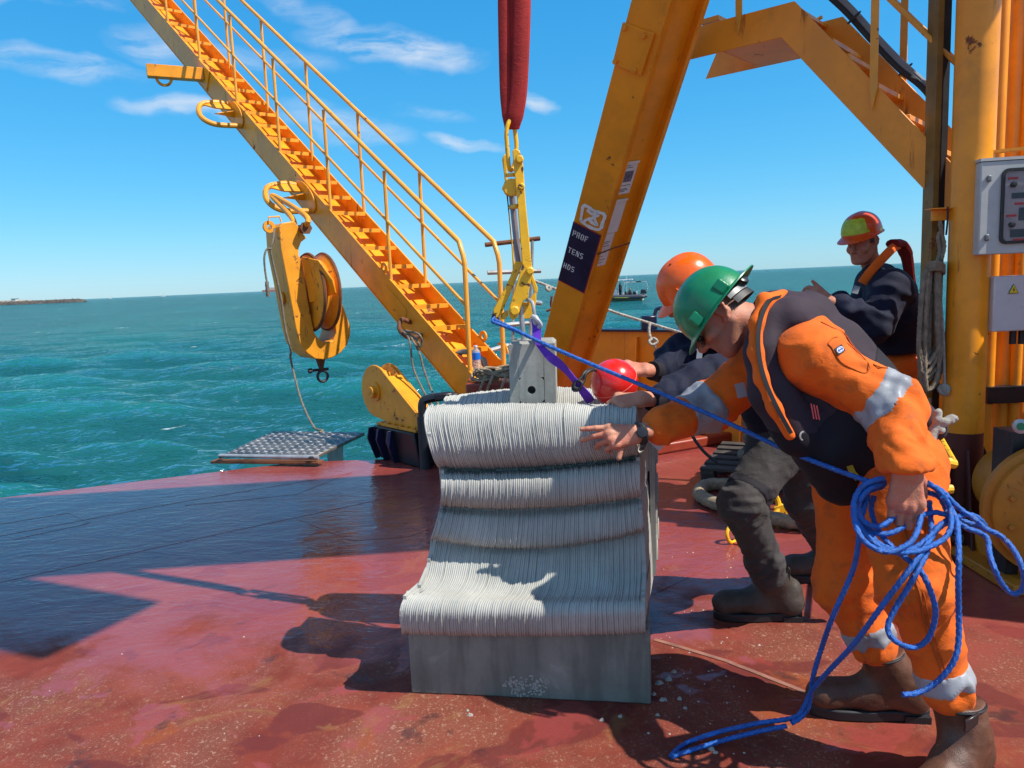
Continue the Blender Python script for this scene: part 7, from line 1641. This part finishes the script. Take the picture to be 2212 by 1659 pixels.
# ---------------------------------------------------------------- man standing in the background
pc_ = thing('person', 'man in navy jacket and orange-lime helmet standing by the bulwark', 'person', Vector((P(1930, 760, 4.75).x, 4.75, 0)))
YC = 4.75; fwC, upC = (-.78, -.58, -.24), (-.20, -.10, .97); HC = frame3(fwC, upC); hcC = np.array(P(1863, 525, YC)); nbC = P(1888, 582, YC+.03)
headC = head_mesh(hcC, HC, nbC, h=.0042, nose=1.03, sc=1.0)
sNc, eNc, wNc = P(1925, 622, YC-.22), P(1885, 705, YC-.30), P(1795, 652, YC-.36); sFc, eFc, wFc = P(1888, 612, YC+.20), P(1850, 690, YC+.10), P(1790, 645, YC-.10)
hCN = hand_mesh(P(1790, 648, YC-.36), (-.75, -.15, .45), (.2, -.75, .55), [(35, 50, 25), (50, 70, 30), (60, 80, 30), (65, 80, 30)], ((.9, .1, .4), 10), side=-1, sc=1.05, fore=P(1815, 662, YC-.34), h=.0035)
chC, miC, peC = P(1915, 640, YC), P(1922, 700, YC), P(1930, 775, YC); 
hNc, kNc, aNc = P(1940, 800, YC-.10), P(1935, 920, YC-.12), Vector((P(1945, 1000, YC-.1).x, YC-.08, .08)); hFc, kFc, aFc = P(1925, 800, YC+.10), P(1915, 920, YC+.10), Vector((P(1920, 1000, YC+.1).x, YC+.12, .08))
Sb = limb_sdf([([nbC, chC, miC, peC], [.06, .11, .11, .11]), ([chC, sNc, eNc, wNc], [.06, .04, .03, .024]), ([chC, sFc, eFc, wFc], [.06, .04, .03, .024]), ([peC, hNc, kNc, aNc], [.09, .07, .04, .028]), ([peC, hFc, kFc, aFc], [.09, .07, .04, .028])], .016)
bodyV, bodyF = joined([headC, hCN, Sb.mesh(1)]); lc = (bodyV[bodyF].mean(1) - hcC) @ HC
hair = (lc[:,2] > -.03) & (lc[:,2] < .08) & (lc[:,1] < .035) & (np.abs(lc[:,0]) < .083) & (np.linalg.norm(lc, axis=1) < .16) & ~((np.abs(lc[:,0]) > .072) & (lc[:,1] > -.034) & (lc[:,2] < .034) & (lc[:,1] < .006)) & ~((lc[:,2] < .0) & (lc[:,1] > .004))
split_build(bodyV, bodyF, [('grey_hair', M['hair_grey'], hair)], pc_, 'body', M['skinC'])
offc = Vector((.03, .11, 0))
S = limb_sdf([([chC - offc, miC - offc, P(1930, 742, YC-.1)], [.15, .165, .155]), ([chC + offc, miC + offc, P(1930, 742, YC+.1)], [.15, .165, .155]), ([chC - offc, sNc, eNc, P(1815, 660, YC-.34)], [.12, .105, .095, .062]), ([chC + offc, sFc, eFc, P(1815, 650, YC-.05)], [.12, .10, .09, .06]), ([P(1886, 600, YC-.05), P(1908, 598, YC+.05)], [.080, .080])], .010, .045)
S.plane_cut(tuple(P(1930, 757, YC)), (0, 0, -1)); V, Fq = S.mesh(2); wg = 1 + 1.5*np.exp(-(np.linalg.norm(V-np.array(eNc), axis=1)/.15)**2); V = limb_folds(V, Fq, [(sNc, eNc, .016, 11, 41, [(1, .4, 1.0), (0, .3, .6)]), (eNc, P(1815, 660, YC-.34), .015, 13, 43, [(0, .4, 1.0), (.8, .3, .8)])]); V = wrinkle(V, Fq, .006, 6, 8, (1, 1, 1.4), wg)
fcn = V[Fq].mean(1); prj = (fcn - np.array(EYE)); zz_ = prj @ np.array(F0); ux = 1106 + FPX*(prj @ np.array(RIGHT))/zz_; vy = 829.5 - FPX*(prj @ np.array(UP))/zz_
patch = (fcn[:,2] > P(0, 667, 1).z*0 + P(1930, 668, YC).z) & (fcn[:,2] < P(1930, 612, YC).z) & (fcn[:,0] > P(1938, 640, YC).x)
jc = split_build(V, Fq, [('grey_back_panel', cloth('blue_grey_panel', (.05, .065, .10), .2, .2), patch)], pc_, 'jacket', M['navy'])
s = MB(); s.lathe([(.155, 0), (.160, .02), (.158, .05)], P(1930, 757, YC) - ZUP*.01, ZUP, 28); s.build('waistband', cloth('dark_rib', (.03, .03, .035), .2, .2), jc)
# lifejacket yoke round the neck and down the back
s = MB(); s.tube(spline([P(1862, 612, YC-.18), P(1878, 590, YC-.19), P(1905, 560, YC-.17), P(1930, 535, YC-.10), P(1942, 530, YC+.0)], 6), .027, 10, flat=.5, up=Vector((.3, -.6, .75))); s.build('lifejacket_yoke', M['orange_cloth'], jc)
s = MB(); s.tube(spline([P(1928, 526, YC-.08), P(1945, 528, YC-.03), P(1958, 552, YC+.02), P(1966, 600, YC+.05), P(1974, 630, YC+.05), P(1980, 648, YC+.02)], 6), [.045]*12 + [.04-.0012*k for k in range(19)], 10, flat=.6); s.build('lifejacket_back', cloth('dark_red_lifejacket', (.20, .014, .014), .25, .2), jc)
s = MB(); s.tube(spline([P(1979, 648, YC-.02), P(1984, 665, YC-.03), P(1982, 690, YC-.03), P(1980, 700, YC-.03)], 5), .010, 8); s.build('toggle_strap', M['rubber'], jc)
s = MB(); s.strap([P(1852, 618, YC-.20), P(1846, 634, YC-.21)], .035, .004, (1, -.4, .3)); s.build('reflective_tab', M['reflect'], jc)
def back_word(word, px, py, sz):
    s = MB(); x = 0
    for ch_ in word:
        for (x0, y0, x1, y1) in ({'A': [(0,0,.25,.9),(.75,0,1,.9),(.2,.85,.8,1),(.25,.35,.75,.5)], **GLY}[ch_]):
            s.prism([P(px + (x+xx)*sz, py - yy*sz*1.5 + (x+xx)*sz*.5, YC-.105 + (x+xx)*.02) for xx, yy in ((x0,y0),(x1,y0),(x1,y1),(x0,y1))], (-.002, -.004, 0))
        x += 1.25
    s.build('back_lettering', M['white_paint'], jc, smooth=None)
S = limb_sdf([([peC, hNc, kNc, aNc + ZUP*.02], [.14, .125, .095, .085]), ([peC, hFc, kFc, aFc + ZUP*.02], [.14, .125, .095, .085]), ([P(1928, 748, YC), peC], [.14, .145])], .011, .04); V, Fq = S.mesh(2); npmesh('trousers', wrinkle(V, Fq, .007, 6, 3), Fq, M['orange_dirty'], pc_)
boot(pc_, Vector((aNc.x, aNc.y, 0)), (-.9, -.4, 0), Vector((aNc.x, aNc.y, .24)), M['boot_dark'], M['rubber'], .30); boot(pc_, Vector((aFc.x, aFc.y, 0)), (-.9, -.2, 0), Vector((aFc.x, aFc.y, .24)), M['boot_dark'], M['rubber'], .30)
offC = loc(hcC, HC, (0, -.010, .060))
helC, hv, hf = helmet(pc_, offC, HC, M['helmet_red'], .112, .134, .130, brim=lambda th: .010 + .052*max(0, math.sin(th))**3, ridge=.003)
lcv = (hv[hf].mean(1) - offC) @ HC; rad_ = np.linalg.norm(lcv/np.array((.112, .134, .130)), axis=1)
front = (lcv[:,1] > .078 - .25*np.maximum(0, lcv[:,2]-.05)) & (lcv[:,2] > .020) & (lcv[:,2] < .105) & (rad_ > .95) & (np.abs(lcv[:,0]) < .10); rear_ = (lcv[:,1] < .0) & (lcv[:,2] < .022) & (lcv[:,2] > -.004) & (rad_ > .97)
for nm, mk_, mt_ in (('lime_sticker', front, 'lime'), ('rear_sticker', rear_, 'pale_lime')):
    v, f = submesh(hv, hf, mk_); N = normals(v, f); npmesh(nm, v + N*.0012, f, M[mt_], helC, smooth=60)

# ---------------------------------------------------------------- rigid inflatable boat
bt0 = G(1346, 650, SEA_Z); fwd_ = Vector((-.95, .30, 0)).normalized(); sid = Vector((-fwd_.y, fwd_.x, 0))
rib = thing('inflatable_boat', 'dark grey rigid inflatable dive boat with a white console on the sea', 'boat', bt0)
def rb(x, y, z): return bt0 + fwd_*x + sid*y + ZUP*z
M['rib_tube'] = paint('grey_hypalon', (.055, .058, .072), .5, .2, 0, scale=2, bump=.1); M['rib_hull'] = paint('cream_gelcoat', (.42, .44, .33), .4, .1, 0, scale=2, bump=.05)
tubes = spline([rb(-2.3, 1.0, .45), rb(-.5, 1.05, .45), rb(1.2, 1.0, .52), rb(2.4, .65, .72), rb(3.0, 0, .88), rb(2.4, -.65, .72), rb(1.2, -1.0, .52), rb(-.5, -1.05, .45), rb(-2.3, -1.0, .45)], 8)
s = MB(); s.tube([tubes[0]-fwd_*.35] + tubes + [tubes[-1]-fwd_*.35], [.10] + [.27]*len(tubes) + [.10], 14); s.build('buoyancy_tube', M['rib_tube'], rib)
for k_, cc_ in ((.27, 'lime_band'), (.22, 'black_band')):
    M.setdefault('lime_band', plain('lime_band', (.42, .46, .03), .5)); M.setdefault('black_band', M['rubber'])
s = MB(); cen = rb(0, 0, .4); pts = [p + ((p-cen)*Vector((1,1,0))).normalized()*.275 - ZUP*.06 for p in tubes]; s.tube(pts, .035, 6); s.build('rubbing_strake', M['lime_band'], rib)
s = MB(); pts = [p + ((p-cen)*Vector((1,1,0))).normalized()*.262 - ZUP*.12 for p in tubes]; s.tube(pts, .03, 6); s.build('lower_strake', M['rubber'], rib)
s = MB(); s.add([rb(-2.3,.9,.3), rb(1.2,.9,.35), rb(2.8,0,.7), rb(1.2,-.9,.35), rb(-2.3,-.9,.3), rb(-2.3,0,-.35), rb(1.4,0,-.2)], [(0,1,6,5), (1,2,6), (2,3,6), (3,4,5,6), (0,5,4)]); s.build('hull', M['rib_hull'], rib)
s = MB(); s.obox(rb(-.2, 0, .35), fwd_*2.2, sid*.8, ZUP*.03); s.build('floor', M['rib_tube'], rib)
s = MB(); s.hexa([rb(.55,-.45,.4), rb(1.35,-.4,.4), rb(1.35,.4,.4), rb(.55,.45,.4), rb(.6,-.42,1.35), rb(1.1,-.35,1.35), rb(1.1,.35,1.35), rb(.6,.42,1.35)]); s.build('console', M['white_paint'], rib, bevel=.03)
s = MB(); s.obox(rb(.62, -.44, .95), fwd_*.25, sid*.01, ZUP*.3); s.build('console_panel', M['grey_box'], rib)
for y_ in (-.42, .42):
    for x_ in (.45, 1.15):
        s = MB(); s.tube([rb(x_, y_, .4), rb(x_, y_, 2.35)], .035, 8); s.build('t_top_post', M['white_paint'], rib)
s = MB(); s.tube([rb(-1.1, -.5, 2.42), rb(1.7, -.5, 2.38)], .04, 8); s.tube([rb(-1.1, .5, 2.42), rb(1.7, .5, 2.38)], .04, 8); s.tube([rb(-1.1, -.5, 2.42), rb(-1.1, .5, 2.42)], .04, 8); s.build('t_top_frame', M['white_paint'], rib)
s = MB(); s.obox(rb(.35, 0, 2.30), fwd_*.5, sid*.5, ZUP*.02); s.build('canopy', M['grey_box'], rib)
s = MB(); s.tube(spline([rb(-2.35,-.8,.6), rb(-2.45,-.8,1.1), rb(-2.75,-.75,1.4), rb(-2.55,-.72,2.05), rb(-2.4,-.6,2.1), rb(-1.6,-.4,2.1), rb(-.6,0.2,2.1), rb(-.3,.6,2.0), rb(-.1,.75,1.0), rb(0,.8,.6)], 5), .045, 8); s.build('roll_bar', M['galv'], rib)
s = MB(); s.obox(rb(-1.4, -.35, 2.14), fwd_*.65, sid*.05, ZUP*.05); s.build('light_bar', M['black'], rib)
s = MB(); s.tube([rb(-.45, .1, .5), rb(-.45, .1, 2.8)], .02, 6); s.build('flag_pole', M['white_paint'], rib)
s = MB(); s.prism([rb(-.45,.1,2.8), rb(-.62,.12,2.6), rb(-.60,.14,2.2), rb(-.45,.1,2.1)], sid*.01); fl_ = s.build('flag', plain('flag_white', (.75,.76,.8), .7), rib, smooth=None)
s = MB(); s.prism([rb(-.55,.088,2.75), rb(-.72,.10,2.5), rb(-.68,.12,2.15), rb(-.54,.10,2.2), rb(-.60,.10,2.48)], sid*-.008); s.build('flag_blue', plain('flag_blue', (.03,.10,.55), .7), fl_, smooth=None)
s = MB(); s.hexa([rb(-2.75,-.25,.75), rb(-2.0,-.25,.75), rb(-2.0,.25,.75), rb(-2.75,.25,.75), rb(-2.65,-.2,1.2), rb(-2.1,-.2,1.25), rb(-2.1,.2,1.25), rb(-2.65,.2,1.2)]); om = s.build('outboard', M['black'], rib, bevel=.06, seg=2)
s = MB(); s.obox(rb(-2.4,-.26,1.02), fwd_*.28, sid*.012, ZUP*.08); s.build('cowl_panel', M['white_paint'], om); s = MB(); s.obox(rb(-2.4,-.255,.82), fwd_*.3, sid*.012, ZUP*.04); s.build('red_stripe', M['redlabel'], om)
s = MB(); s.strap([rb(-2.15,-1.268,.50), rb(-1.55,-1.285,.50)], .14, .01, ZUP); s.strap([rb(.9,-1.27,.60), rb(1.35,-1.20,.64)], .08, .01, ZUP); s.build('name_patch', M['white_paint'], rib)
rr = random.Random(9)
for k in range(9):
    q = rb(-1.55 + .19*k, rr.uniform(-.5, .3), .38); s = MB(); s.lathe([(.09,0),(.10,.05),(.10,.55),(.05,.65),(.03,.7)], q, ZUP, 10); solo(s, 'dive_cylinder', 'black dive cylinder standing in the inflatable boat', 'cylinder', M['rubber'] if k % 4 else M['galv'], 'dive cylinders in the boat')
for k, (x_, lab) in enumerate(((.30, 'tiny person in dark clothes standing at the inflatable boat console'), (-.75, 'tiny diver in black sitting among cylinders in the boat'))):
    q = rb(x_, .05 if k == 0 else -.3, .38); S = limb_sdf([([q + ZUP*.05, q + ZUP*.75], [.14, .15]), ([q + ZUP*.75, q + ZUP*1.3], [.17, .20]), ([q + ZUP*1.3, q + ZUP*1.52], [.10, .08]), ([q + ZUP*1.25 + sid*.2, q + ZUP*1.0 + sid*.26, q + ZUP*.95 + fwd_*.3 + sid*.1], [.08, .065, .05]), ([q + ZUP*1.25 - sid*.2, q + ZUP*1.0 - sid*.26, q + ZUP*.95 + fwd_*.3 - sid*.1], [.08, .065, .05])] if k == 0 else [([q + ZUP*.1, q + ZUP*.6], [.2, .2]), ([q + ZUP*.6, q + ZUP*.85], [.1, .08]), ([q + ZUP*.5 - sid*.2, q + ZUP*.3 - sid*.2 + fwd_*.3], [.08, .06]), ([q + ZUP*.5 + sid*.2, q + ZUP*.3 + sid*.2 + fwd_*.3], [.08, .06])], .03, .06)
    S.ell(tuple(q + ZUP*(1.66 if k == 0 else .98)), (.10, .10, .13)); V, Fq = S.mesh(1); t_ = thing('person', lab, 'person', q); o = npmesh('body', V, Fq, M['skinC'], t_)
    fcn = V[Fq].mean(1); t_.children[0]; mk_ = fcn[:,2] < q.z + (1.52 if k == 0 else .86); bpy.data.objects.remove(o); split_build(V, Fq, [('wetsuit', M['plum_dark'], mk_)], t_, 'body', M['skinC'])
